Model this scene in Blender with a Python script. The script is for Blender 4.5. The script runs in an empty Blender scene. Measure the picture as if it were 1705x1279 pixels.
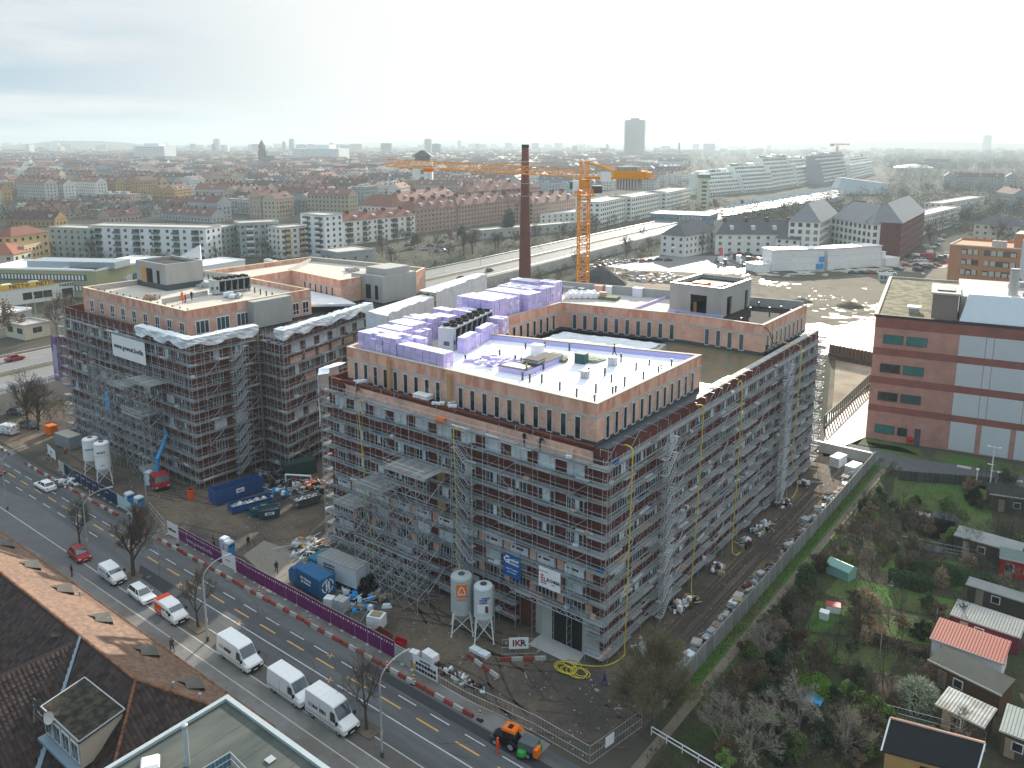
import bpy, math, random
import numpy as np
from mathutils import Vector, Matrix
R=math.radians
scene=bpy.context.scene
COL=scene.collection
# ------------------------------------------------------------ camera
F=1342.0; CX=852.5; CY=494.0; PITCH=math.atan(257/1342); YAW=R(127.87); CH=57.0
CAM=Vector((40.9,-69.0,57.0))
_f=Vector((math.cos(YAW)*math.cos(PITCH),math.sin(YAW)*math.cos(PITCH),-math.sin(PITCH)))
_r=Vector((math.sin(YAW),-math.cos(YAW),0)); _u=_r.cross(_f)
cd=bpy.data.cameras.new('camera'); cam=bpy.data.objects.new('camera',cd); COL.objects.link(cam)
cd.sensor_width=36; cd.lens=36*F/1705; cd.shift_x=0; cd.shift_y=-(639.5-CY)/1705
cd.clip_start=1; cd.clip_end=60000
cam.location=CAM; cam.rotation_euler=(math.pi/2-PITCH,0,YAW-math.pi/2)
scene.camera=cam
def at(px,py,z=0.0):
    "point of the place at height z that the surveyed photo pixel shows"
    d=_f+_r*((px-CX)/F)+_u*((CY-py)/F)
    p=CAM+d*((z-CAM.z)/d.z); return p
# ------------------------------------------------------------ sun, sky, exposure
SUN_EL=R(19); SUN_AZ=R(111)     # math angle of direction towards the sun
sd=bpy.data.lights.new('sun','SUN'); sun=bpy.data.objects.new('sun',sd); COL.objects.link(sun)
sd.energy=5.0; sd.angle=R(0.6); sd.color=(1.0,0.90,0.76)
sv=Vector((math.cos(SUN_AZ)*math.cos(SUN_EL),math.sin(SUN_AZ)*math.cos(SUN_EL),math.sin(SUN_EL)))
sun.rotation_euler=sv.to_track_quat('Z','Y').to_euler()
w=bpy.data.worlds.new('World'); scene.world=w; w.use_nodes=True
nt=w.node_tree; nt.nodes.clear(); N=nt.nodes.new; L=nt.links.new
out=N('ShaderNodeOutputWorld'); bg=N('ShaderNodeBackground'); bc=N('ShaderNodeBackground'); mx=N('ShaderNodeMixShader')
sky=N('ShaderNodeTexSky'); sky.sky_type='NISHITA'; sky.sun_disc=False; sky.sun_elevation=SUN_EL
sky.sun_rotation=math.pi/2-SUN_AZ; sky.air_density=1.0; sky.dust_density=3.0
bg.inputs[1].default_value=0.09; L(sky.outputs[0],bg.inputs[0])
tc=N('ShaderNodeTexCoord'); 
# thin overcast: cloud cover projected on a flat layer (direction / height)
sep=N('ShaderNodeSeparateXYZ'); L(tc.outputs['Generated'],sep.inputs[0])
def M(op,a,b=None,c=None,clamp=False):
    n=N('ShaderNodeMath'); n.operation=op; n.use_clamp=clamp
    for i,v in enumerate((a,b,c)):
        if v is None: continue
        if isinstance(v,(int,float)): n.inputs[i].default_value=v
        else: L(v,n.inputs[i])
    return n.outputs[0]
hz=M('ADD',M('MAXIMUM',sep.outputs[2],0.0),0.06)
cmb=N('ShaderNodeCombineXYZ'); L(M('DIVIDE',sep.outputs[0],hz),cmb.inputs[0]); L(M('DIVIDE',sep.outputs[1],hz),cmb.inputs[1])
n1=N('ShaderNodeTexNoise'); n1.inputs['Scale'].default_value=0.42; n1.inputs['Detail'].default_value=7; n1.inputs['Roughness'].default_value=.55
L(cmb.outputs[0],n1.inputs['Vector'])
n2=N('ShaderNodeTexNoise'); n2.inputs['Scale'].default_value=0.13; n2.inputs['Detail'].default_value=3
L(cmb.outputs[0],n2.inputs['Vector'])
dot=N('ShaderNodeVectorMath'); dot.operation='DOT_PRODUCT'; L(tc.outputs['Generated'],dot.inputs[0]); dot.inputs[1].default_value=sv
away=M('SUBTRACT',1.0,M('MULTIPLY',M('ADD',dot.outputs['Value'],1.0),0.5))   # 0 near sun, 1 opposite
thin=M('MULTIPLY',M('SUBTRACT',M('ADD',M('MULTIPLY',n1.outputs[0],.75),M('MULTIPLY',n2.outputs[0],.75)),.70),6.0,clamp=True)
thin=M('MULTIPLY',thin,M('MULTIPLY',M('SUBTRACT',away,.075),10,clamp=True),clamp=True)
glow=M('POWER',M('MAXIMUM',dot.outputs['Value'],0.0),9.0)
cr=N('ShaderNodeMix'); cr.data_type='RGBA'; cr.inputs[6].default_value=(0.468,0.482,0.494,1); cr.inputs[7].default_value=(0.55,0.55,0.55,1)
L(glow,cr.inputs[0])
cr2=N('ShaderNodeMix'); cr2.data_type='RGBA'; L(thin,cr2.inputs[0]); L(cr.outputs[2],cr2.inputs[6]); cr2.inputs[7].default_value=(0.22,0.31,0.39,1)
L(cr2.outputs[2],bc.inputs[0]); L(M('ADD',1.0,M('MULTIPLY',M('MULTIPLY',sep.outputs[2],sep.outputs[2]),0.9)),bc.inputs[1])   # overhead sky brightened, like overcast, to lift the shade below
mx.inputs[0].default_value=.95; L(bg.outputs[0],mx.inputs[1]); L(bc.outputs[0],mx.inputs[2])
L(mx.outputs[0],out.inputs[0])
scene.view_settings.view_transform='Standard'; scene.view_settings.look='None'
scene.view_settings.exposure=0.8; scene.view_settings.gamma=1.0; scene.view_settings.use_curve_mapping=False
scene.render.engine='CYCLES'
scene.cycles.volume_bounces=0; scene.cycles.max_bounces=6; scene.cycles.transparent_max_bounces=8
# ------------------------------------------------------------ materials
MATS={}
def mat(name,col,rough=.85,var=.18,scale=.6,bump=0.0,metal=0.0,rand=.0,island=0.0,fine=0.0,emit=0,alpha=None,col2=None,mix_scale=.15,spec=.28,stretch=None):
    if name in MATS: return MATS[name]
    m=bpy.data.materials.new(name); m.use_nodes=True; t=m.node_tree; nn=t.nodes.new; ln=t.links.new
    b=t.nodes['Principled BSDF']; b.inputs['Roughness'].default_value=rough; b.inputs['Metallic'].default_value=metal
    b.inputs['Specular IOR Level'].default_value=spec
    geo=nn('ShaderNodeNewGeometry')
    pos=geo.outputs['Position']
    if stretch:
        mp=nn('ShaderNodeMapping'); mp.inputs['Scale'].default_value=stretch; ln(pos,mp.inputs[0]); pos=mp.outputs[0]
    no=nn('ShaderNodeTexNoise'); no.inputs['Scale'].default_value=scale; no.inputs['Detail'].default_value=6; no.inputs['Roughness'].default_value=.65; ln(pos,no.inputs['Vector'])
    def mth(op,a,b2):
        n=nn('ShaderNodeMath'); n.operation=op
        for i,v in enumerate((a,b2)):
            if isinstance(v,(int,float)): n.inputs[i].default_value=v
            else: ln(v,n.inputs[i])
        return n.outputs[0]
    val=mth('ADD',mth('MULTIPLY',mth('SUBTRACT',no.outputs[0],.5),var*3.2),1.0)
    if rand:
        oi=nn('ShaderNodeObjectInfo'); val=mth('MULTIPLY',val,mth('ADD',mth('MULTIPLY',mth('SUBTRACT',oi.outputs['Random'],.5),rand*2),1.0))
    if island:
        val=mth('MULTIPLY',val,mth('ADD',mth('MULTIPLY',mth('SUBTRACT',geo.outputs['Random Per Island'],.5),island*2),1.0))
    if fine:
        nf=nn('ShaderNodeTexNoise'); nf.inputs['Scale'].default_value=scale*14; nf.inputs['Detail'].default_value=3; ln(pos,nf.inputs['Vector'])
        val=mth('MULTIPLY',val,mth('ADD',mth('MULTIPLY',mth('SUBTRACT',nf.outputs[0],.5),fine*3),1.0))
    src=None
    if col2:
        cm=nn('ShaderNodeMix'); cm.data_type='RGBA'; cm.inputs[6].default_value=(*col,1); cm.inputs[7].default_value=(*col2,1)
        n3=nn('ShaderNodeTexNoise'); n3.inputs['Scale'].default_value=mix_scale; n3.inputs['Detail'].default_value=5; n3.inputs['Roughness'].default_value=.6
        ln(pos,n3.inputs['Vector'])
        rp=nn('ShaderNodeMapRange'); rp.inputs[1].default_value=.42; rp.inputs[2].default_value=.6; ln(n3.outputs[0],rp.inputs[0]); ln(rp.outputs[0],cm.inputs[0]); src=cm.outputs[2]
    vm=nn('ShaderNodeVectorMath'); vm.operation='SCALE'
    if src: ln(src,vm.inputs[0])
    else: vm.inputs[0].default_value=col
    ln(val,vm.inputs['Scale']); ln(vm.outputs[0],b.inputs['Base Color'])
    if bump:
        bp=nn('ShaderNodeBump'); bp.inputs['Strength'].default_value=.6; bp.inputs['Distance'].default_value=bump
        nb=nn('ShaderNodeTexNoise'); nb.inputs['Scale'].default_value=scale*6; nb.inputs['Detail'].default_value=5; ln(pos,nb.inputs['Vector']); ln(nb.outputs[0],bp.inputs['Height']); ln(bp.outputs[0],b.inputs['Normal'])
    if alpha is not None: b.inputs['Alpha'].default_value=alpha
    if emit: b.inputs['Emission Color'].default_value=(*col,1); b.inputs['Emission Strength'].default_value=emit
    MATS[name]=m; return m
def facade_mat(name,c1,c2,mortar,bw=.6,bh=.18,var=.2,rough=.9,msize=.012,band=None):
    "brick or block masonry on upright walls, drawn along (x+y, z)"
    m=mat(name,c1,rough=rough,var=var,scale=.5); t=m.node_tree; nn=t.nodes.new; ln=t.links.new; b=t.nodes['Principled BSDF']
    geo=nn('ShaderNodeNewGeometry'); s=nn('ShaderNodeSeparateXYZ'); ln(geo.outputs['Position'],s.inputs[0])
    a=nn('ShaderNodeMath'); ln(s.outputs[0],a.inputs[0]); ln(s.outputs[1],a.inputs[1])
    cb=nn('ShaderNodeCombineXYZ'); ln(a.outputs[0],cb.inputs[0]); ln(s.outputs[2],cb.inputs[1])
    br=nn('ShaderNodeTexBrick'); br.inputs['Scale'].default_value=1; br.inputs['Brick Width'].default_value=bw; br.inputs['Row Height'].default_value=bh
    br.inputs['Mortar Size'].default_value=msize; br.inputs['Mortar Smooth'].default_value=.3
    for k,c in (('Color1',c1),('Color2',c2),('Mortar',mortar)): br.inputs[k].default_value=(*c,1)
    ln(cb.outputs[0],br.inputs['Vector'])
    no=nn('ShaderNodeTexNoise'); no.inputs['Scale'].default_value=.35; no.inputs['Detail'].default_value=7; no.inputs['Roughness'].default_value=.7; ln(geo.outputs['Position'],no.inputs['Vector'])
    mr=nn('ShaderNodeMapRange'); mr.inputs[1].default_value=.25; mr.inputs[2].default_value=.75; mr.inputs[3].default_value=1-var*1.6; mr.inputs[4].default_value=1+var*1.6; ln(no.outputs[0],mr.inputs[0])
    vm=nn('ShaderNodeVectorMath'); vm.operation='SCALE'; ln(br.outputs[0],vm.inputs[0]); ln(mr.outputs[0],vm.inputs['Scale'])
    ln(vm.outputs[0],b.inputs['Base Color']); return m
# ------------------------------------------------------------ mesh helper
class MB:
    def __init__(s): s.v=[]; s.f=[]; s.m=[]; s.mats=[]
    def mi(s,m):
        if m is None: return 0
        if m not in s.mats: s.mats.append(m)
        return s.mats.index(m)
    def poly(s,pts,m=None):
        n=len(s.v); s.v+= [tuple(p) for p in pts]; s.f.append(tuple(range(n,n+len(pts)))); s.m.append(s.mi(m))
    def hexa(s,p,m=None):
        n=len(s.v); s.v+=[tuple(q) for q in p]; k=s.mi(m)
        for f in ((0,3,2,1),(4,5,6,7),(0,1,5,4),(1,2,6,5),(2,3,7,6),(3,0,4,7)):
            s.f.append(tuple(n+i for i in f)); s.m.append(k)
    def box(s,x0,y0,z0,x1,y1,z1,m=None):
        if x0>x1:x0,x1=x1,x0
        if y0>y1:y0,y1=y1,y0
        s.hexa([(x0,y0,z0),(x1,y0,z0),(x1,y1,z0),(x0,y1,z0),(x0,y0,z1),(x1,y0,z1),(x1,y1,z1),(x0,y1,z1)],m)
    def ob(s,c,sx,sy,z0,z1,a,m=None,top=1.0):
        "box centred c(x,y) rotated a, tapered top"
        ca,sa=math.cos(a),math.sin(a); P=[]
        for z,k in ((z0,1),(z1,top)):
            for ux,uy in ((-1,-1),(1,-1),(1,1),(-1,1)):
                dx,dy=ux*sx/2*k,uy*sy/2*k; P.append((c[0]+dx*ca-dy*sa,c[1]+dx*sa+dy*ca,z))
        s.hexa(P,m)
    def tube(s,p,q,r,n=4,m=None,r2=None,cap=False):
        p=Vector(p);q=Vector(q);d=(q-p)
        if d.length<1e-6:return
        d.normalize(); a=d.orthogonal().normalized(); b=d.cross(a); r2=r if r2 is None else r2; n0=len(s.v); k=s.mi(m)
        for c,rr in ((p,r),(q,r2)):
            for i in range(n):
                t=2*math.pi*i/n+.4; s.v.append(tuple(c+a*(rr*math.cos(t))+b*(rr*math.sin(t))))
        for i in range(n):
            j=(i+1)%n; s.f.append((n0+i,n0+j,n0+n+j,n0+n+i)); s.m.append(k)
        if cap:
            s.f.append(tuple(n0+n+i for i in range(n))); s.m.append(k); s.f.append(tuple(n0+n-1-i for i in range(n))); s.m.append(k)
    def lathe(s,c,prof,n=20,m=None,a0=0):
        n0=len(s.v);k=s.mi(m)
        for r,z in prof:
            for i in range(n):
                t=a0+2*math.pi*i/n; s.v.append((c[0]+r*math.cos(t),c[1]+r*math.sin(t),c[2]+z))
        for a in range(len(prof)-1):
            for i in range(n):
                j=(i+1)%n; s.f.append((n0+a*n+i,n0+a*n+j,n0+(a+1)*n+j,n0+(a+1)*n+i)); s.m.append(k)
        s.f.append(tuple(n0+(len(prof)-1)*n+i for i in range(n))); s.m.append(k)
    def prism(s,pl,z0,z1,m=None,mt=None):
        ar=sum(pl[i][0]*pl[(i+1)%len(pl)][1]-pl[(i+1)%len(pl)][0]*pl[i][1] for i in range(len(pl)))
        if ar<0: pl=pl[::-1]
        n=len(pl);n0=len(s.v);k=s.mi(m)
        s.v+=[(p[0],p[1],z0) for p in pl]+[(p[0],p[1],z1) for p in pl]
        for i in range(n):
            j=(i+1)%n; s.f.append((n0+i,n0+j,n0+n+j,n0+n+i)); s.m.append(k)
        s.f.append(tuple(n0+n+i for i in range(n))); s.m.append(s.mi(mt) if mt else k)
        s.f.append(tuple(n0+n-1-i for i in range(n))); s.m.append(k)
    def wall(s,p,q,z0,z1,t,m=None):
        "upright wall strip from p to q, thickness t to the left side"
        p=Vector(p[:2]);q=Vector(q[:2]);d=(q-p).normalized();nn_=Vector((-d.y,d.x))*t
        P=[p,q,q+nn_,p+nn_]; s.hexa([(a.x,a.y,z0) for a in P]+[(a.x,a.y,z1) for a in P],m)
    def mesh(s,name,smooth=False):
        me=bpy.data.meshes.new(name); me.from_pydata(s.v,[],s.f)
        for m in s.mats: me.materials.append(m)
        if len(s.mats)>1: me.polygons.foreach_set('material_index',s.m)
        if smooth: me.polygons.foreach_set('use_smooth',[True]*len(me.polygons))
        me.update(); return me
    def build(s,name,parent=None,loc=None,rz=0,mats=None,smooth=False,**k):
        me=s.mesh(name,smooth)
        if mats: 
            for m in (mats if isinstance(mats,(list,tuple)) else [mats]): me.materials.append(m)
        return place(name,me,parent,loc,rz,**k)
def place(name,me,parent=None,loc=None,rz=0,label=None,cat=None,group=None,kind=None,scale=None,rot=None):
    o=bpy.data.objects.new(name,me); COL.objects.link(o)
    if parent is not None: o.parent=parent
    if loc is not None: o.location=loc
    if rz: o.rotation_euler=(0,0,rz)
    if rot: o.rotation_euler=rot
    if scale: o.scale=scale if isinstance(scale,(tuple,list)) else (scale,)*3
    if label: o['label']=label
    if cat: o['category']=cat
    if group: o['group']=group
    if kind: o['kind']=kind
    return o
def thing(name,label,cat,loc=(0,0,0),rz=0,group=None,scale=None):
    return place(name,None,None,loc,rz,label,cat,group,scale=scale)
KIDS={}
def kids(o):
    return KIDS.get(o.name,[])
def index_children():
    KIDS.clear()
    for o in bpy.data.objects:
        if o.parent: KIDS.setdefault(o.parent.name,[]).append(o)
def dup(root,loc,rz=0,label=None,group=None,scale=None,tree=None):
    def cp(o,par):
        c=o.copy(); COL.objects.link(c)
        if par is not None: c.parent=par
        for ch in (tree or TREE).get(o.name,[]): cp(ch,c)
        return c
    r=cp(root,None); r.location=loc; r.rotation_euler=(0,0,rz)
    if label: r['label']=label
    if group: r['group']=group
    if scale: r.scale=scale if isinstance(scale,(tuple,list)) else (scale,)*3
    return r
TREE={}
def proto(root,hide=False):
    "remember a thing's children so that dup() can copy it"
    def rec(o):
        ch=[c for c in bpy.data.objects if c.parent==o]
        if ch: TREE[o.name]=ch
        for c in ch: rec(c)
    rec(root); return root
def remove_tree(o):
    for c in TREE.get(o.name,[]): remove_tree(c)
    bpy.data.objects.remove(o)
def text_mesh(s,size,m,font_ext=.02,bold=False):
    cu=bpy.data.curves.new('lettering','FONT'); cu.body=s; cu.size=size; cu.extrude=font_ext; cu.align_x='CENTER'; cu.align_y='CENTER'; cu.resolution_u=1
    if bold: cu.offset=size*.02
    o=bpy.data.objects.new('lettering',cu); me=bpy.data.meshes.new_from_object(o); bpy.data.objects.remove(o); me.materials.clear(); me.materials.append(m); return me
def text_on(s,size,m,parent,loc,rot,bold=True):
    return place('lettering',text_mesh(s,size,m,bold=bold),parent,loc,rot=rot)
rnd=random.Random(7)
C=dict(
 steel=mat('galvanised_steel',(.42,.45,.47),.45,.2,2,metal=.3,rand=.15),
 steel_d=mat('dark_steel',(.09,.10,.11),.5,.1,2,metal=.3),
 deck=mat('deck_planks',(.28,.30,.30),.75,.32,1.3,rand=.28,fine=.15),
 deck2=mat('wooden_planks',(.34,.27,.19),.85,.2,1.5,rand=.25),
 brick=facade_mat('dark_red_brick',(.17,.038,.028),(.115,.028,.022),(.06,.04,.034),.25,.09,.22),
 clay=facade_mat('clay_block',(.74,.47,.36),(.68,.38,.27),(.55,.40,.33),.5,.25,.2,msize=.02),
 clay_band=mat('clay_rim',(.72,.44,.33),.9,.18,.8,col2=(.60,.27,.18),mix_scale=.9,stretch=(1,1,.3)),
 concrete=mat('raw_concrete',(.38,.385,.37),.85,.16,.5,fine=.06,stretch=(1,1,.35)),
 concrete_l=mat('pale_concrete',(.46,.45,.42),.85,.14,.5,fine=.08),
 bitumen=mat('bitumen',(.03,.032,.035),.75,.2,.6),
 base_d=mat('dark_membrane',(.07,.085,.095),.6,.2,.8),
 coping=mat('parapet_coping',(.52,.46,.38),.8,.15,.8),
 glass=mat('dark_glass',(.015,.022,.028),.12,.1,.3,rand=.3,spec=.8),
 glass_b=mat('sky_glass',(.05,.09,.11),.08,.1,.3,spec=1),
 teal=mat('teal_glass',(.02,.17,.16),.15,.15,1.2,spec=.8),
 frame=mat('pale_frame',(.52,.55,.56),.6,.1,1),
 white=mat('white_paint',(.82,.83,.83),.45,.06,.8),
 film=mat('white_film',(.72,.78,.82),.4,.2,.7,bump=.12),
 xps=mat('lilac_insulation',(.58,.50,.80),.8,.08,1.2,rand=.12),
 xps_t=mat('lilac_wrap_lit_top',(.80,.79,.90),.6,.06,1.2,rand=.06),
 xps_roof=mat('insulated_roof',(.86,.87,.93),.5,.04,.5),
 xps_edge=mat('insulated_edge',(.52,.50,.82),.8,.08,.5),
 wood=mat('plywood',(.50,.29,.11),.8,.15,1),
 yellow=mat('yellow_hose',(.62,.50,.06),.5,.1,2),
 crane=mat('crane_yellow',(.75,.33,.03),.5,.08,1),
 red=mat('red_paint',(.42,.015,.02),.35,.08,1),
 blue=mat('blue_paint',(.02,.09,.26),.45,.15,1),
 blue2=mat('bright_blue',(.03,.30,.62),.4,.1,1),
 orange=mat('orange_paint',(.85,.17,.01),.45,.08,1),
 green=mat('green_paint',(.03,.30,.05),.4,.1,1),
 purple=mat('purple_panel',(.15,.012,.12),.45,.15,.6),
 navy=mat('navy_panel',(.008,.022,.075),.5,.2,.8),
 black=mat('black_rubber',(.012,.012,.013),.8,.1,1),
 asphalt=mat('asphalt',(.12,.126,.13),.88,.2,.16,fine=.12,col2=(.082,.087,.094),mix_scale=.3,stretch=(.12,1.6,1)),
 pave=mat('paving',(.20,.20,.195),.9,.16,.5,fine=.12,col2=(.15,.14,.125),mix_scale=.2),
 dirt=mat('site_dirt',(.155,.12,.088),.9,.28,.14,bump=.08,fine=.3,col2=(.06,.053,.048),mix_scale=.075),
 sand=mat('sand',(.34,.29,.22),.95,.2,.2,fine=.15,col2=(.22,.18,.13),mix_scale=.08),
 grass=mat('grass_lawn',(.055,.125,.02),.95,.3,.35,fine=.4,col2=(.085,.10,.035),mix_scale=.16),
 line_w=mat('white_marking',(.55,.57,.57),.7,.2,2),
 line_y=mat('yellow_marking',(.62,.36,.09),.7,.2,2),
 bark=mat('bark',(.07,.06,.045),.95,.2,3),
 twig=mat('twigs',(.14,.115,.09),.95,.2,.5,rand=.3),
 twig_y=mat('budding_twigs',(.21,.18,.09),.95,.2,.5,rand=.2),
 rust=mat('russet_leaves',(.17,.115,.065),.95,.25,1,island=.35,rand=.3),
 leaf=mat('evergreen_leaves',(.03,.068,.024),.9,.25,1,island=.4,rand=.3),
 leaf_l=mat('fresh_leaves',(.15,.22,.05),.9,.25,1,island=.4,rand=.2),
 leaf_p=mat('silver_leaves',(.30,.33,.24),.9,.2,1,island=.3),
 reed=mat('dry_reed',(.36,.27,.17),.95,.2,1,island=.3),
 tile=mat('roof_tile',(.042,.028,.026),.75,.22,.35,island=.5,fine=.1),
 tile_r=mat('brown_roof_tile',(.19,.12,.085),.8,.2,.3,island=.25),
 skin=mat('skin',(.45,.28,.2),.6,.05,1),
 dark=mat('dark_cloth',(.02,.022,.03),.9,.1,1),
 hivis=mat('orange_workwear',(.9,.16,.02),.7,.1,1),
 navyc=mat('blue_workwear',(.02,.05,.2),.8,.1,1),
)
HAZE=0.0002
# ============================================================ THE SETTING
def sheet(name,pts,z,m,thick=0.0):
    b=MB()
    if thick: b.prism(pts,z-thick,z,m)
    else: b.poly([(p[0],p[1],z) for p in pts],m)
    return b.build(name,kind='structure')
def px(*a,z=0): return [tuple(at(a[i],a[i+1],z)[:2]) for i in range(0,len(a),2)]
far=mat('distant_ground',(.075,.08,.06),1.0,.25,.01,col2=(.08,.072,.058),mix_scale=.006,spec=.05)
b=MB(); b.poly([(-16000,-3000,-.06),(3000,-3000,-.06),(9000,16000,-.06),(-16000,16000,-.06)],far); b.build('ground',kind='structure')
sheet('site_ground',[(-150,-12.9),(-4,-12.9),(-2,-13.2),(8.2,-9),(8.2,95),(-20,95),(-150,70)],0.0,C['dirt'])
b=MB(); rr=random.Random(77); mm=[C['concrete'],C['concrete'],C['brick'],C['deck2'],C['dirt'],C['steel'],C['bark'],C['dirt']]
for i in range(1700):
    x,y=(rr.uniform(-118,-48),rr.uniform(-12,0)) if i%3==0 else ((rr.uniform(-47,7.5),rr.uniform(-12.5,-.5)) if i%3==1 else (rr.uniform(1.3,7.8),rr.uniform(-6,78)))
    s_=rr.uniform(.03,.11)*(1 if rr.random()<.93 else 2.2); b.ob((x,y),s_*rr.uniform(1,3),s_,.0,s_*.6,rr.random()*3,rr.choice(mm),.7)
b.build('scattered_chips',kind='stuff',label='small chips and crumbs of material littering the site ground',cat='debris')
yard=sheet('concrete_slab',px(405,925,440,900,520,930,470,985),.012,mat('pale_site_slab',(.24,.22,.18),.9,.15,.4,fine=.1))
road=sheet('road',[(-260,-13.6),(60,-13.6),(60,-22.6),(-260,-22.6)],.008,C['asphalt'])
sheet('pavement_far',[(-76,-12.9),(2,-12.9),(2,-15.0),(-76,-15.0)],.014,C['pave'])
sheet('parking_strip',[(-260,-22.7),(60,-22.7),(60,-24.6),(-260,-24.6)],.05,mat('cobbled_strip',(.115,.108,.1),.95,.2,.9,fine=.2),.2)
pn=sheet('pavement',[(-260,-24.7),(60,-24.7),(60,-33),(-260,-33)],.11,C['pave'],.3)
b=MB()
b.box(-260,-24.72,.0,60,-24.58,.13,C['concrete_l']); b.box(-260,-22.7,0,60,-22.58,.09,C['concrete_l']); b.box(-260,-26.42,.1,60,-26.3,.118,C['concrete_l'])
b.build('kerb_stones',parent=pn)
# yellow and white lane markings, each a part of the road
b=MB(); b.box(0,-.06,0,2.6,.06,.004,C['line_w']); dash_me=b.mesh('lane_dash')
b=MB(); b.box(0,-.09,0,3.0,.09,.004,C['line_y']); ydash_me=b.mesh('lane_dash_yellow')
for i in range(28): place('lane_dash',dash_me,road,(-125+i*4.6+rnd.uniform(-.1,.1),-16.95,.012))
for i in range(24): place('lane_dash',ydash_me,road,(-121+i*5.25,-18.25,.012))
for i in range(10): place('lane_dash',dash_me,road,(-124+i*5.2,-19.8,.012))
b=MB(); 
for x0,x1 in ((-50,-38.6),(-38.2,-22.6),(-21,60)): b.box(x0,-19.9,.012,x1,-19.78,.016,C['line_w'])
b.build('lane_line',parent=road)
b=MB(); b.tube((-110,-24,.02),(-84,-21.8,.02),.07,4,C['line_w']); b.build('lane_line',parent=road)
b=MB()
for cx,cy in ((-53,-19.4),(-39.2,-19.7),(-25.5,-17),(-22.3,-19.8)):
    for a in (0.5,2.1): b.ob((cx,cy),.9,.1,.012,.0165+a*.0003,a,C['line_y'])
b.build('yellow_marker',parent=road)
b=MB(); rr=random.Random(6)
for x,y in ((-58,-20.9),(-33,-18.9),(-12,-17.6),(-80,-18.9),(-27,-21.3),(-47,-15.9)): b.lathe((x,y,.0125),[(.33,0),(.33,.004)],14,C['steel_d'])
b.build('manhole_cover',parent=road)
b=MB()
for i in range(70):
    x,y=rr.uniform(-120,20),rr.uniform(-22,-15.2); p=Vector((x,y,.0165)); a=rr.choice((0,0,1.57))+rr.gauss(0,.25)
    for k in range(rr.randint(3,8)):
        q=p+Vector((math.cos(a),math.sin(a),0))*rr.uniform(.4,1.2); n_=Vector((-math.sin(a),math.cos(a),0))*.025; b.poly([p-n_,q-n_,q+n_,p+n_],C['bitumen']); p=q; a+=rr.gauss(0,.35)
b.build('asphalt_crack',parent=road,kind='stuff')
b=MB()
for i in range(26):
    x,y=rr.uniform(-112,-46) if i%2 else rr.uniform(-44,4),rr.uniform(-11.5,-1.5); p=Vector((x,y,.006)); a=rr.uniform(-.5,.5)
    for k in range(9):
        q=p+Vector((math.cos(a),math.sin(a),0))*1.3; n_=Vector((-math.sin(a),math.cos(a),0))
        for s_ in (-.85,.85): c=n_*s_; w_=n_*.14; b.poly([p+c-w_,q+c-w_,q+c+w_,p+c+w_],mat('wet_mud',(.06,.05,.042),.85,.3,1,fine=.3))
        p=q; a+=rr.gauss(0,.09)
for i in range(10):
    x=rr.uniform(2.4,5.6); 
    for k in range(26): y=-2+k*3; b.poly([(x-.14,y,.006+i*.0004),(x+.14,y,.006+i*.0004),(x+.16,y+3,.006+i*.0004),(x-.12,y+3,.006+i*.0004)],MATS['wet_mud']); x+=rr.gauss(0,.05)
b.build('tyre_ruts',kind='structure')
patchm=mat('fresh_asphalt',(.04,.044,.05),.9,.15,.5)
sheet('road_repair',[(-62,-19.95),(-50,-19.95),(-50,-22.5),(-58,-22.5)],.0125,patchm)
sheet('road_repair',[(-21,-15.2),(20,-15.2),(20,-16.3),(-21,-16.4)],.0125,patchm)
sheet('side_street',px(0,890,0,812,60,840,300,1010,262,1042,120,950),.125,mat('grey_paving',(.13,.135,.14),.9,.15,.4,fine=.1))
# allotment side
gr=sheet('grass_verge',[(8.2,0),(11.2,0),(11.2,84),(8.2,84)],.02,C['grass'])
sheet('garden_path',[(9.5,-30),(10.5,-30),(10.9,78),(9.9,78)],.03,mat('gravel_path',(.19,.165,.125),.95,.2,.6,fine=.2))
soil=mat('garden_soil',(.048,.04,.027),.97,.3,.5,col2=(.035,.055,.016),mix_scale=.22,fine=.3)
sheet('garden_ground',[(11.0,-30),(75,-30),(75,88),(11.0,88)],.01,soil)
for q in (px(1490,795,1640,800,1660,905,1560,900,1480,880),px(1500,850,1600,880,1610,905,1500,895),px(1360,1000,1560,1040,1550,1075,1340,1050),px(1400,960,1590,1000,1580,1030,1370,990),px(1345,1055,1500,1085,1480,1125,1330,1090),px(1490,920,1620,940,1600,985,1470,950)):
    sheet('lawn',q,.03,C['grass'])
sheet('lawn',px(1440,735,1500,745,1540,762,1600,775,1530,765,1470,752),.04,C['grass'])
sheet('lawn',[(3.2,87.5),(14.5,88.8),(13.5,92.3),(3.4,92.3)],.04,C['grass'])
sheet('lawn',[(16,88),(34,90),(34,95),(16,93.2)],.04,C['grass'])
lot=sheet('paved_lot',[(2,78.5),(60,80),(60,96),(16,93.2),(16,88.3),(2,87)],.03,mat('dark_setts',(.11,.115,.12),.9,.2,.8,fine=.2))
b=MB()
for p in ((1605,778),(1660,786),(1595,800),(1690,800)):
    g=at(*p); b.ob((g.x,g.y),2.2,1.1,.035,.05,.1,C['concrete_l'])
b.build('pale_setts',parent=lot)
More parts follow.
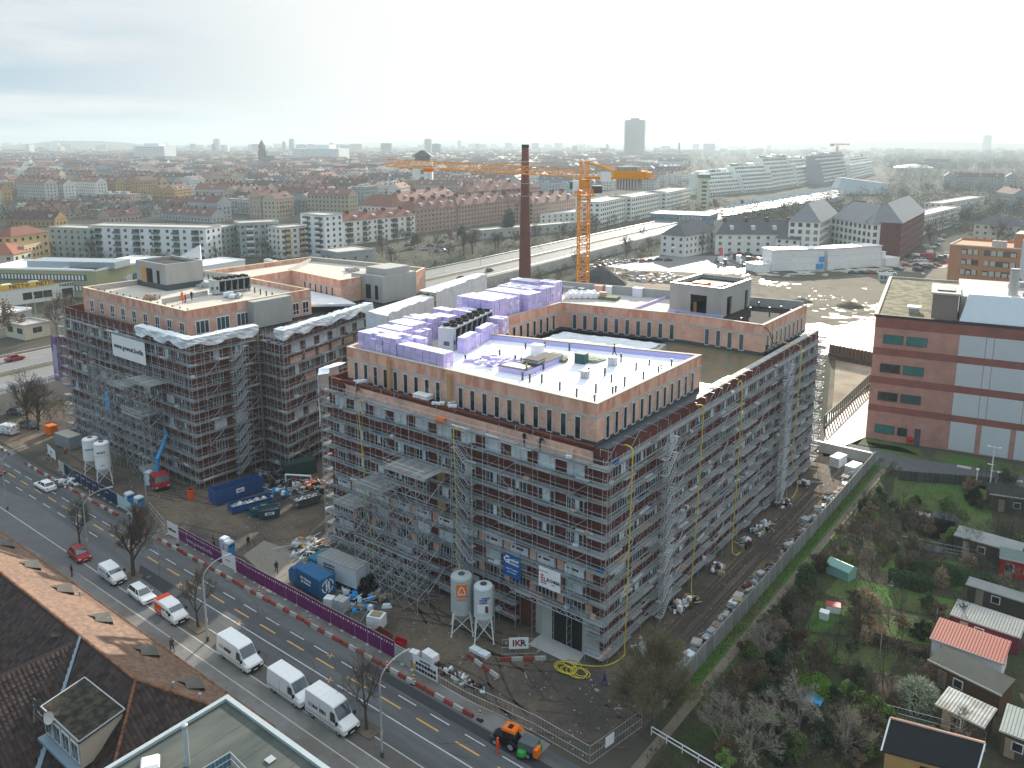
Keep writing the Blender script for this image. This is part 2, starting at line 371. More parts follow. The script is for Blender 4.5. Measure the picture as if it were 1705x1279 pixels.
# ground north of the site
plaza=mat('wet_plaza',(.30,.28,.24),.42,.3,.05,col2=(.13,.115,.08),mix_scale=.05,fine=.2,bump=.05)
sheet('sandy_field',px(1140,480,1100,430,1330,470,1705,420,1705,520,1560,560,1450,760,1370,760,1385,590,1340,545,1240,500),.0,mat('rough_field',(.115,.098,.068),.95,.3,.06,col2=(.07,.062,.04),mix_scale=.07,fine=.25,bump=.06))
wet=mat('wet_puddled_ground',(.46,.42,.36),.34,.35,.12,col2=(.30,.26,.2),mix_scale=.1,fine=.15)
for i,q in enumerate((px(1372,745,1378,690,1450,650,1441,728,1400,745),)):
    sheet('wet_track',q,.02+i*.004,wet)
def puddles(name,lines,m,seed,z):
    rr=random.Random(seed); b=MB()
    for x0,y0,x1,y1,wd,n,sz in lines:
        for i in range(n):
            u=rr.random(); c=at(x0+(x1-x0)*u+rr.gauss(0,wd),y0+(y1-y0)*u+rr.gauss(0,wd*.28),0); k=rr.randint(8,12); r0=sz*rr.uniform(.3,1); a0=rr.random()*6; P_=[]
            for j in range(k):
                a=2*math.pi*j/k; r_=r0*rr.uniform(.45,1.25); P_.append((c.x+r_*math.cos(a)*2.6*math.cos(a0)-r_*math.sin(a)*math.sin(a0),c.y+r_*math.cos(a)*2.6*math.sin(a0)+r_*math.sin(a)*math.cos(a0),z+rr.random()*.012))
            b.poly(P_,m)
    b.build(name,kind='structure')
puddles('puddles',[(1275,468,1360,486,7,60,1.6),(1360,486,1560,545,9,190,1.5),(1380,560,1540,540,34,340,2.4),(1350,500,1480,510,30,90,1.5),(1400,590,1470,560,20,90,2.4),(1250,447,1560,440,26,200,2.6),(1200,462,1130,500,10,60,1.3),(1480,560,1550,525,20,80,2.0)],wet,3,.03)
puddles('dark_scrub_patches',[(1300,478,1540,506,16,260,2.4),(1260,490,1400,505,14,120,2.0),(1400,515,1520,520,20,80,1.6),(1180,470,1250,466,12,50,1.6)],mat('dry_weeds',(.10,.09,.055),.95,.3,.3,fine=.4),5,.05)
sheet('sand_pit',px(1392,600,1455,612,1440,655,1385,690),.045,C['sand'])
sheet('parking_lot',px(980,440,1110,425,1330,428,1340,445,1190,455,1060,450),.012,mat('car_park',(.17,.17,.165),.6,.2,.1,fine=.2))
sheet('rubble_ground',px(930,500,1000,455,1090,450,1200,470,1130,500),.016,mat('rubble_sand',(.27,.22,.15),.95,.25,.15,col2=(.15,.135,.11),mix_scale=.15,fine=.25))
# motorway on its embankment: deck, sides, median
HWL=[(-138,-60),(-147,8),(-157,130),(-162,197),(-171,283),(-181,385),(-205,640)]
def offs(pl,d): return [(x-d,y+d*.08) for x,y in pl]
def ribbon(name,a,bb,z,m,thick=None,parent=None):
    q=MB()
    for i in range(len(a)-1):
        P=[a[i],a[i+1],bb[i+1],bb[i]]
        if thick: q.prism([tuple(p) for p in P],z-thick,z,m)
        else: q.poly([(p[0],p[1],z) for p in P][::-1],m)
    return q.build(name,parent,kind='structure' if parent is None else None)
hwm=mat('pale_motorway',(.21,.215,.21),.7,.14,.05,spec=.12,stretch=(1,.1,1))
hwy=ribbon('motorway',offs(HWL,0),offs(HWL,31),4.5,C['concrete_l'],4.5)
ribbon('carriageway',offs(HWL,.5),offs(HWL,13.5),4.52,hwm,parent=hwy)
ribbon('carriageway',offs(HWL,17),offs(HWL,30.5),4.52,hwm,parent=hwy)
ribbon('median_strip',offs(HWL,13.5),offs(HWL,17),4.53,mat('median_grass',(.10,.095,.06),.95,.3,.5),parent=hwy)
b=MB(); 
for d in (.25,15.2,30.6):
    q=offs(HWL,d)
    for i in range(len(q)-1):
        b.tube((*q[i],5.2),(*q[i+1],5.2),.12,4,C['steel'])
b.build('crash_barrier',parent=hwy)
b=MB()
for y in np.arange(-50,12,3.0):
    x=-138.6-(y+60)*.132; b.box(x,y,4.5,x+.1,y+2.7,5.9,C['film'])
b.build('noise_panel',parent=hwy)
b=MB()
for d in (7,24):
    for k in range(90):
        y=-50+k*7.5; 
        for j in range(len(HWL)-1):
            if HWL[j][1]<=y<HWL[j+1][1]:
                t=(y-HWL[j][1])/(HWL[j+1][1]-HWL[j][1]); x=HWL[j][0]+(HWL[j+1][0]-HWL[j][0])*t-d; b.box(x-.08,y,4.53,x+.08,y+3.2,4.535,C['line_w'])
b.build('lane_line',parent=hwy)
hb=MB(); q=px(30,347,320,330,420,318,420,312,320,321,30,338,z=5); hb.poly([(p[0],p[1],5.0) for p in q],hwm); hb.build('distant_motorway',kind='structure')
wood_far=mat('far_wood',(.05,.055,.04),.95,.3,.004)
def terrain(name,cx,cy,rx,ry,h,seed):
    rr=random.Random(seed); n=36; q=MB(); q.v.append((cx,cy,h))
    rings=6
    for k in range(1,rings+1):
        t=k/rings
        for i in range(n):
            a=2*math.pi*i/n; j=1+.08*rr.uniform(-1,1)
            q.v.append((cx+rx*t*j*math.cos(a),cy+ry*t*j*math.sin(a),h*(math.cos(t*math.pi)+1)/2*(1+.12*rr.uniform(-1,1)) -(.5 if k==rings else 0)))
    q.mats=[wood_far]
    for i in range(n): q.f.append((0,1+i,1+(i+1)%n)); q.m.append(0)
    for k in range(rings-1):
        for i in range(n):
            a=1+k*n+i; b2=1+k*n+(i+1)%n; q.f.append((a,a+n,b2+n,b2)); q.m.append(0)
    return q.build(name,kind='structure',smooth=True)
g=at(130,250); terrain('hill',g.x,g.y,1500,700,66,3)
g=at(1500,250); terrain('hill',g.x,g.y,2000,800,60,4)
g=at(750,245.5); terrain('hill',g.x,g.y,4200,1300,62,5)
# ============================================================ BUILDINGS UNDER CONSTRUCTION
def window_mesh(w,h,fr=.09,div=2,depth=.10,mf=None,mg=None,blind=False,trans=None):
    "window in the plane y=0 facing -y, origin at bottom centre"
    b=MB(); mf=mf or C['frame']; mg=mg or C['glass']
    b.box(-w/2,-depth,0,-w/2+fr,0,h,mf); b.box(w/2-fr,-depth,0,w/2,0,h,mf); b.box(-w/2+fr,-depth,0,w/2-fr,0,fr,mf); b.box(-w/2+fr,-depth,h-fr,w/2-fr,0,h,mf)
    for i in range(1,div):
        x=-w/2+w*i/div; b.box(x-fr*.4,-depth*.9,fr,x+fr*.4,0,h-fr,mf)
    if trans: b.box(-w/2+fr,-depth*.85,trans-fr*.4,w/2-fr,-.005,trans+fr*.4,mf)
    b.box(-w/2+fr,-depth*.35,fr,w/2-fr,-.01,h-fr,mg)
    if blind: b.box(-w/2+fr*1.3,-depth*.75,fr,w/2-fr*1.3,-depth*.5,h-fr,blind)
    return b.mesh('window')
MASK=mat('masked_pane',(.64,.71,.75),.6,.15,1.2,rand=.15)
W_mask=window_mesh(2.3,1.9,.07,3,.14,MASK,MASK,blind=MASK)
W_low=window_mesh(2.2,2.0,.09,4,.14,C['frame'],C['glass'])
W_half=[]
for k in range(3):
    b=MB(); b.box(-1.15,-.12,0,1.15,0,2.0,C['glass'])
    for x in (-1.15,-.55,-.02,.5,1.05): b.box(x,-.16,0,x+.1,-.02,2.0,C['frame'])
    b.box(-1.15,-.15,1.9,1.15,-.02,2.0,C['frame']); b.box(-1.15,-.15,0,1.15,-.02,.1,C['frame'])
    b.box((-.45,-.4,.1)[k],-.155,.1+(0,.8,.2)[k],(.45,.0,.5)[k],-.13,1.9,MASK); W_half.append(b.mesh('window'))
b=MB(); b.box(-1.3,-.12,0,1.3,0,1.35,MASK)
for x in (-1.0,-.35,.3): b.box(x,-.15,.85,x+(.3 if x!=-.35 else .6),-.12,1.1,C['glass'])
b.box(-1.3,-.16,.62,1.3,-.12,.68,C['white']); W_box=b.mesh('window')
W_up=window_mesh(.85,2.75,.09,1,.12,mat('thin_white_frame',(.6,.63,.63),.5,.05,1),C['glass'])
W_up2=window_mesh(.85,2.75,.09,1,.12,MATS['thin_white_frame'],C['glass_b'])
W_lbu=window_mesh(1.5,2.3,.1,2,.12,C['white'],C['glass'],trans=.8)
W_lbe=window_mesh(2.6,2.4,.12,3,.12,C['white'],C['glass_b'])
FACES=dict(front=(0.0,(0,-1)),)
def face_place(me,par,p,q,t,z,off=0.0,name='window'):
    "put a part on the wall p->q (outside is to the right of p->q) at fraction t"
    p=Vector(p);q=Vector(q);d=(q-p); a=math.atan2(d.y,d.x); c=p+d*t; n=Vector((d.y,-d.x)).normalized()*off
    return place(name,me,par,(c.x+n.x,c.y+n.y,z),a)
def rows(par,p,q,first,step,n,items):
    L_=(Vector(q)-Vector(p)).length; c=0
    for i in range(n):
        for z,fn in items:
            me=fn(i)
            if me: face_place(me,par,p,q,(first+i*step)/L_,z,.0); c+=1
    return c
def parapet(par,pl,z0,z1,t,m,mc,closed=True,name='parapet',over=.06):
    "ring of parapet walls with a coping, inside the outline"
    n=len(pl); b=MB(); b2=MB()
    for i in range(n if closed else n-1):
        p=Vector(pl[i]);q=Vector(pl[(i+1)%n]); d=(q-p).normalized(); nn_=Vector((-d.y,d.x))
        a=p+nn_*.0; 
        b.wall(p+d*(t if i%2 else 0),q-d*(t if not i%2 else 0) if n==4 else q,z0,z1-.08,t,m)
        pc=p-nn_*over; qc=q-nn_*over
        e=(i%3)*.004
        b2.wall(pc,qc,z1-.08+e,z1+e,t+over*2,mc)
    b.build(name,par); b2.build('coping',par)
def ring(b,pl,z0,z1,t,m,over=0.0,mf=None,dz=0):
    "closed run of wall strips inside a counter-clockwise outline, butted at the corners"
    n=len(pl)
    for i in range(n):
        o,p,q,r=[Vector(pl[(i+k)%n]) for k in (-1,0,1,2)]; d=(q-p).normalized(); e=(r-q).normalized(); f=(p-o).normalized(); nn_=Vector((-d.y,d.x))
        cv=d.x*e.y-d.y*e.x; cp=f.x*d.y-f.y*d.x
        q2=q-d*((t-over+.002) if cv>0 else 0)+d*(over if cv<0 else 0); p2=p-d*(over if cp>0 else 0)+d*(0 if cp>0 else 0)
        b.wall(p2-nn_*over,q2-nn_*over,z0,z1+dz*(i%2),t,mf(i) if mf else m)
# ---- main block
main=thing('office_block','unfinished four-wing brick office block with orange clay top storey and lilac insulation on its roof','building')
BODY=[(-46.3,1.2),(-1.2,1.2),(-1.2,73),(-58,62.5),(-50,30)]
TOPB=[(-44.4,3.1),(-3.4,3.1),(-3.4,29.4),(-38.6,20.0),(-38.6,47.6),(-16.6,51.95),(-3.4,51.95),(-3.4,72.4),(-57.5,61.8),(-49.5,30)]
# lower brick body: piers and spandrels as one skin, floor slabs
b=MB(); b.prism(BODY,0,23.55,C['brick'],C['bitumen']); b.build('wall',main)
b=MB()
b.wall((-46.3,1.2),(-1.2,1.2),23.55,24.7,.35,C['brick']); b.wall((-1.2,1.55),(-1.2,73),23.55,24.7,.35,C['brick']); b.wall((-50,30),(-46.3,1.2),23.55,24.7,.35,C['brick'])
b.build('parapet',main)
b=MB(); b.box(-43,1.10,22.95,-2.6,1.196,24.3,C['clay']); b.build('unfaced_clay_strip',main)
b=MB(); b.box(-43.3,1.04,24.7,-2.5,1.6,24.86,C['brick']); b.box(-1.8,28.6,24.7,-.9,72,24.86,C['concrete_l']); b.box(-1.75,1.6,24.705,-1.0,28.5,24.8,C['base_d']); b.build('coping',main)
b=MB(); b.box(-3.35,3,24.0,-1.6,29.3,24.06,C['base_d']); b.box(-44,1.6,24.0,-3.4,3.05,24.05,C['base_d']); b.build('gutter_roof',main)
wetroof=mat('wet_brown_membrane',(.16,.12,.07),.25,.3,.25,col2=(.11,.13,.08),mix_scale=.2)
b=MB(); b.poly([(-3.5,29.5,24.02),(-1.6,29.5,24.02),(-1.6,51.9,24.02),(-16.7,51.9,24.02),(-20,50.9,24.02),(-10,28,24.02)],wetroof); b.build('terrace_roof',main)
b=MB(); b.prism([(-35,26),(-14,33),(-17,46),(-34,43)],24.02,25.0,C['concrete']); b.build('courtyard_roof',main)
b=MB()
rr=random.Random(4); G_=[[(-34.5+i*.95+rr.uniform(-.15,.15),25.8+i*.32+j*(1.35-i*.012)+rr.uniform(-.15,.15),25.1+rr.uniform(0,.22)) for j in range(13)] for i in range(19)]
for i in range(18):
    for j in range(12): b.poly([G_[i][j],G_[i+1][j],G_[i+1][j+1],G_[i][j+1]],C['film'])
b.build('tarpaulin',main)
# top storey: skin, dark base, clay rim
b=MB()
ring(b,TOPB,24.0,24.55,.4,C['base_d']); ring(b,TOPB,24.55,27.2,.4,C['clay']); b.build('top_storey_wall',main)
b=MB(); ring(b,TOPB,27.2,27.5,.45,C['concrete_l'],.05); b.build('ring_beam',main); b=MB(); ring(b,TOPB,27.5,28.9,.4,C['clay_band']); b.build('parapet',main); b=MB(); ring(b,TOPB,28.9,29.0,.52,C['coping'],.05); b.build('coping',main)
# roof decks (block 1 white, left wing pale, rear dark)
B1=[(-44.0,3.5),(-3.8,3.5),(-3.8,28.9),(-38.9,19.6),(-38.9,47.9),(-17,52.4),(-3.8,52.4),(-3.8,72),(-57,61.4),(-49,30)]
b=MB(); b.prism(B1,27.6,27.95,C['concrete_l'],C['concrete_l']); b.build('roof_slab',main)
b=MB(); b.poly([(-31.3,3.52,28.22),(-3.82,3.52,28.22),(-3.82,28.85,28.22),(-38.6,19.7,28.22),(-33.5,14,28.22)],C['xps_roof']); b.build('roof_insulation',main)
b=MB(); b.poly([(-20,53.0,28.0),(-3.82,53,28.0),(-3.82,71.9,28.0),(-24,68,28.0)],mat('black_gravel_roof',(.022,.02,.02),.95,.3,1,fine=.3)); b.build('roof_covering',main)
b=MB()
e=[(-3.82,3.55),(-3.82,28.8),(-38.6,19.6)]
b.wall(e[0],e[1],28.22,28.85,.12,C['xps_edge']); b.wall(e[1],e[2],28.22,28.85,.12,C['xps_edge'])
b.wall((-39,8),(-32,8.2),27.95,28.3,.1,C['xps_edge']); b.build('edge_insulation',main)
b=MB(); rr=random.Random(9); sm_=mat('sheet_seam',(.50,.50,.60),.8,.1,1)
for i in range(22):
    x=-30.5+i*1.25; y1=28.2+(x+3.8)*.262-.5; b.box(x-.012,4.0,28.222,x+.012,y1,28.226,sm_)
for i in range(150):
    x=rr.uniform(-30,-5); y=rr.uniform(4,26+(x+3.8)*.26); b.ob((x,y),rr.uniform(.08,.5),rr.uniform(.05,.25),28.224,28.24+rr.random()*.05,rr.random()*3,rr.choice([C['xps'],C['steel'],C['deck2'],C['xps_edge'],C['concrete']]))
b.build('roof_scraps',main,kind='stuff')
# concrete lift overrun box on the rear wing
b=MB(); m_=C['concrete']
b.box(-22.3,57.2,27.95,-12.6,57.5,33.0,m_)
b=MB()
b.box(-22.3,57.2,27.95,-18.4,57.5,33,m_); b.box(-15.4,57.2,27.95,-12.6,57.5,33,m_); b.box(-18.4,57.2,31.4,-15.4,57.5,33,m_)
b.box(-12.9,57.5,27.95,-12.6,59.2,33,m_); b.box(-12.9,61.3,27.95,-12.6,67,33,m_); b.box(-12.9,59.2,31.2,-12.6,61.3,33,m_); b.box(-12.9,68.4,27.95,-12.6,69.6,33,m_); b.box(-12.9,67,31.2,-12.6,68.4,33,m_)
b.box(-22.3,69.3,27.95,-12.9,69.6,33,m_); b.box(-22.3,57.5,27.95,-22.0,69.3,33,m_); b.box(-22,57.5,32.0,-12.9,69.3,32.3,C['bitumen'])
lift=b.build('lift_overrun',main)
b=MB(); b.box(-22.36,57.12,33.0,-12.54,57.6,33.06,C['steel']); b.box(-12.98,57.6,33.0,-12.54,69.66,33.06,C['steel']); b.box(-22.36,57.6,33,-21.9,69.66,33.06,C['steel']); b.build('coping',lift)
b=MB(); b.box(-19,59,32.3,-16.5,61,33.2,C['orange']); b.box(-21,58,32.3,-19.5,60,32.8,C['white']); b.box(-15.5,60,32.3,-14.3,63,32.9,C['steel']); b.build('rooftop_unit',lift)
b=MB(); b.box(-22.4,56.9,27.96,-12.3,57.18,28.35,C['xps_edge']); b.build('edge_insulation',lift)
b=MB(); b.box(-18.3,58.2,27.96,-17.7,58.35,29.9,C['wood']); b.build('leaning_board',lift)
# rear parapet of the back wing (concrete, faces the court yard side)
b=MB(); b.wall((-3.9,72.1),(-57.2,61.6),27.95,29.6,.3,C['concrete']); b.wall((-57.2,61.2),(-52,44),27.95,29.3,.3,C['concrete']); b.build('parapet',main)
b=MB(); b.prism([(-54,55.5),(-49,56.8),(-51.5,62),(-56,61)],27.96,29.3,C['concrete'],C['bitumen']); b.build('roof_hatch',main)
# windows
mixlow=lambda i:[W_mask,W_mask,W_low][(i*7)%3]
n=rows(main,(-46.3,1.2),(-1.2,1.2),2.55,3.9,11,[(20.65,lambda i:W_mask),(16.4,lambda i:W_half[(i*2)%3]),(12.3,lambda i:W_half[(i+1)%3] if i%4 else W_low),(8.75,lambda i:W_box),(6.4,lambda i:W_mask if i%3 else None),(4.45,lambda i:W_low)])
rows(main,(-1.2,1.2),(-1.2,73),3.9,3.9,18,[(20.55,lambda i:W_half[(i*5)%3]),(16.4,lambda i:W_low),(12.3,lambda i:W_half[i%3]),(8.4,lambda i:W_low if i%2 else W_mask),(4.4,lambda i:W_half[(i+2)%3])])
rows(main,(-44.4,3.1),(-3.4,3.1),1.9,1.93,20,[(24.35,lambda i:W_up)])
rows(main,(-3.4,3.1),(-3.4,29.4),2.2,1.95,12,[(24.35,lambda i:W_up)])
rows(main,(-38.6,47.6),(-16.6,51.95),2.6,1.95,10,[(24.35,lambda i:W_up2)])
rows(main,(-16.6,51.95),(-3.4,51.95),3.9,1.95,4,[(24.35,lambda i:W_up2)])
rows(main,(-3.4,51.95),(-3.4,72.4),1.9,2.0,9,[(24.35,lambda i:W_up)])
rows(main,(-38.6,20),(-38.6,47.6),8,1.9,10,[(24.35,lambda i:W_up)])
# clay infill piers between the lower windows
b=MB(); b.box(-.45,-.05,0,.45,0,1.5,C['clay']); pier=b.mesh('clay_pier')
rows(main,(-46.3,1.2),(-1.2,1.2),4.55,3.9,11,[(8.7,lambda i:pier),(4.6,lambda i:pier),(6.6,lambda i:pier if i%2 else None)])
b=MB(); b.box(-1.5,-.03,0,1.5,0,1.6,MASK); sp=b.mesh('grey_panel'); 
rows(main,(-46.3,1.2),(-1.2,1.2),2.55,3.9,11,[(2.2,lambda i:sp if i%3==0 and i<9 else None)])
b=MB(); b.box(-.7,-.04,0,.7,0,2.2,C['wood']); ply=b.mesh('plywood_panel')
rows(main,(-46.3,1.2),(-1.2,1.2),21.3,1,1,[(20.6,lambda i:ply),(14.2,lambda i:ply),(10.4,lambda i:ply)])
# drive-through at the corner
b=MB(); b.box(-9.15,.98,0,-7.6,1.19,4.3,C['concrete_l']); b.box(-7.6,.97,0,-3.4,1.192,4.3,C['black'])  # black sheet stands in for the shade inside the open passage
b.box(-9.9,.9,0,-9.15,1.19,5.2,C['concrete']); b.box(-3.4,.9,0,-1.3,1.19,4.8,C['concrete']); b.box(-9.15,.9,4.3,-3.4,1.19,4.9,C['concrete'])
b.build('gateway',main)
b=MB(); b.poly([(-9.15,-1.6,.03),(-2.6,-1.6,.03),(-3.0,.95,.03),(-9.15,.95,.03)],C['concrete_l']); b.build('gateway_slab',main)
# ---- left block
lb=thing('office_block','smaller unfinished brick block on the left with white web address banner and grey lift tower','building',group=None)
LBB=[(-124.5,-.4),(-78.6,-.4),(-78.6,12.6),(-71.6,12.6),(-77.6,37),(-83,60),(-126,48)]
b=MB(); b.prism(LBB,0,23.8,C['brick'],C['bitumen']); b.build('wall',lb)
b=MB(); 
for p,q in ((LBB[0],LBB[1]),(LBB[1],LBB[2]),(LBB[3],LBB[4]),(LBB[6],LBB[0])): b.wall(p,q,23.8,25.2,.35,C['brick'])
b.build('parapet',lb)
T2=[(-121.9,2.4),(-84.6,2.4),(-84.6,28.6),(-106.2,29.2),(-107,41),(-88,39),(-88,46),(-82.5,55),(-86,62),(-121,57.3)]
b=MB(); b2=MB(); b3=MB(); b4=MB()
clf=lambda i:C['concrete'] if i==8 else C['clay']
ring(b,T2,24.0,27.2,.4,None,mf=clf); ring(b2,T2,27.2,27.45,.44,C['concrete_l'],.04); ring(b3,T2,27.45,28.9,.4,None,mf=lambda i:C['concrete'] if i==8 else C['clay_band']); ring(b4,T2,28.9,29.02,.5,mat('timber_coping',(.70,.58,.42),.8,.1,1),.05)
b.box(-84.55,14.3,24.0,-82.6,22.5,28.85,C['concrete']); 
b.build('top_storey_wall',lb); b2.build('ring_beam',lb); b3.build('parapet',lb); b4.build('coping',lb)
b=MB(); b.prism([(-121.5,2.8),(-85,2.8),(-85,28.2),(-106.4,28.9),(-107.4,41.3),(-88.4,39.4),(-88.4,46),(-83,55),(-86.4,61.6),(-120.6,57)],27.7,28.0,mat('pale_roof_deck',(.55,.51,.44),.8,.15,.3,fine=.1)); b.build('roof_slab',lb)
b=MB(); b.prism([(-104.5,30),(-86,30),(-80,36),(-87,38.4),(-105,40)],25.05,25.5,C['film'],C['film']); b.build('tarpaulin',lb)
rows(lb,T2[0],T2[1],3.6,4.05,9,[(24.5,lambda i:W_lbu)])
rows(lb,T2[1],T2[2],2.9,4.0,3,[(24.5,lambda i:W_lbe)])
rows(lb,T2[1],T2[2],22.5,2.3,2,[(24.5,lambda i:W_lbu)])
rows(lb,(-107,41),(-88,39),5.5,2.1,6,[(24.4,lambda i:W_up)])
rows(lb,(-124.5,-.4),(-78.6,-.4),3,3.9,11,[(20.9,lambda i:W_half[i%3]),(17.0,lambda i:W_low),(13.0,lambda i:W_mask if i%2 else W_half[1]),(9.2,lambda i:W_half[(i*2)%3]),(5.2,lambda i:W_low),(1.4,lambda i:W_half[i%3] if i%2 else None)])
rows(lb,(-78.6,-.4),(-78.6,12.6),4.2,4.1,2,[(20.9,lambda i:W_half[i%3]),(17.0,lambda i:W_low),(13.0,lambda i:W_low),(9.2,lambda i:W_mask),(5.2,lambda i:W_low)])
rows(lb,LBB[3],LBB[4],2.6,3.9,6,[(21.1,lambda i:W_mask),(17.0,lambda i:W_half[i%3]),(13.0,lambda i:W_low),(9.2,lambda i:W_mask),(5.2,lambda i:W_low)])
b=MB(); b.box(-1.5,-.03,0,1.5,0,1.2,C['clay']); cs=b.mesh('clay_panel')
rows(lb,LBB[3],LBB[4],2.6,3.9,6,[(19.3,lambda i:cs),(15.4,lambda i:cs if i%2 else None)])
b=MB(); m_=C['concrete']; x0,x1,y0,y1=-121,-109.6,13.1,21.2
b.box(x0,y0,29.2,x1,y1,32.7,m_); b.box(x0+.02,y0+.02,28.0,x1-.02,y1-.02,29.2,C['base_d']); lt=b.build('lift_overrun',lb)
b=MB(); b.box(x0,y0,32.7,x1,y0+.35,33.3,m_); b.box(x0,y1-.35,32.7,x1,y1,33.3,m_); b.box(x0,y0+.35,32.7,x0+.35,y1-.35,33.3,m_); b.box(x1-.35,y0+.35,32.7,x1,y1-.35,33.3,m_); b.box(x0+.4,y0+.4,32.7,x1-.4,y1-.4,32.75,C['bitumen']); b.build('parapet',lt)
b=MB(); b.box(x0+2,y0-.06,29.0,x0+3.9,y0-.01,32.2,C['wood']); b.build('plywood_panel',lt)
b=MB(); b.box(x0+4.1,y0-.05,29.2,x0+6.3,y0-.01,32,C['black']); b.box(x0+8,y0-.05,29.2,x0+9,y0-.01,31.8,C['black']); b.build('doorway',lt)
# second grey stair tower at the back of the left block
g=(-85.5,50)
b=MB(); b.box(-91,44.5,24,-81.5,54.5,29.6,C['concrete']); b.box(-88,46,29.6,-82,53,31.0,C['concrete']); st=b.build('stair_tower',lb)
b=MB(); b.box(-89.5,44.42,24.6,-87.6,44.48,28.0,C['wood']); b.build('plywood_panel',st)
b=MB(); b.box(-86.5,44.43,24.6,-85,44.48,27.6,C['black']); b.box(-83.7,44.43,24.6,-82.8,44.48,27.6,C['black']); b.build('doorway',st)
w0=at(271,506,28);w1=at(346,491,28); b=MB(); b.wall((w0.x,w0.y),(w1.x,w1.y),28.0,28.9,.25,C['concrete_l']); b.build('upstand',lb)
for p_,q_,h_ in (((-121.4,27.5),(-109,29.5),29.2),((-121.3,3.4),(-121.3,27),28.8),((-109,42),(-119,56),29.0)): b=MB(); b.wall(p_,q_,28.0,h_,.25,C['concrete_l']); b.build('upstand',lb)
# ============================================================ SCAFFOLDING
b=MB()
for i,y in enumerate((-.98,-.65,-.32)): b.box(.02,y,0,.98,y+.31,.06,C['deck'])
DK=b.mesh('deck')
b=MB()
for i,y in enumerate((-1.3,-.98,-.65,-.32)): b.box(.02,y,0,.98,y+.31,.06,C['deck'])
DKW=b.mesh('deck')
b=MB()
for i,y in enumerate((-.98,-.65,-.32)): b.box(.02,y,0,.98,y+.31,.06,C['deck2'])
DK2=b.mesh('deck')
def tube_me(r,m,n=4):
    b=MB(); b.tube((0,0,0),(1,0,0),r,n,m); return b.mesh('tube')
T_rail=tube_me(.023,C['steel'],3); T_std=tube_me(.038,C['steel']); T_br=tube_me(.036,C['steel'],3)
def between(name,me,par,p,q):
    p=Vector(p);q=Vector(q);d=q-p
    o=place(name,me,par,tuple(p)); o.rotation_euler=(0,-math.atan2(d.z,math.hypot(d.x,d.y)),math.atan2(d.y,d.x)); o.scale=(d.length,1,1); return o
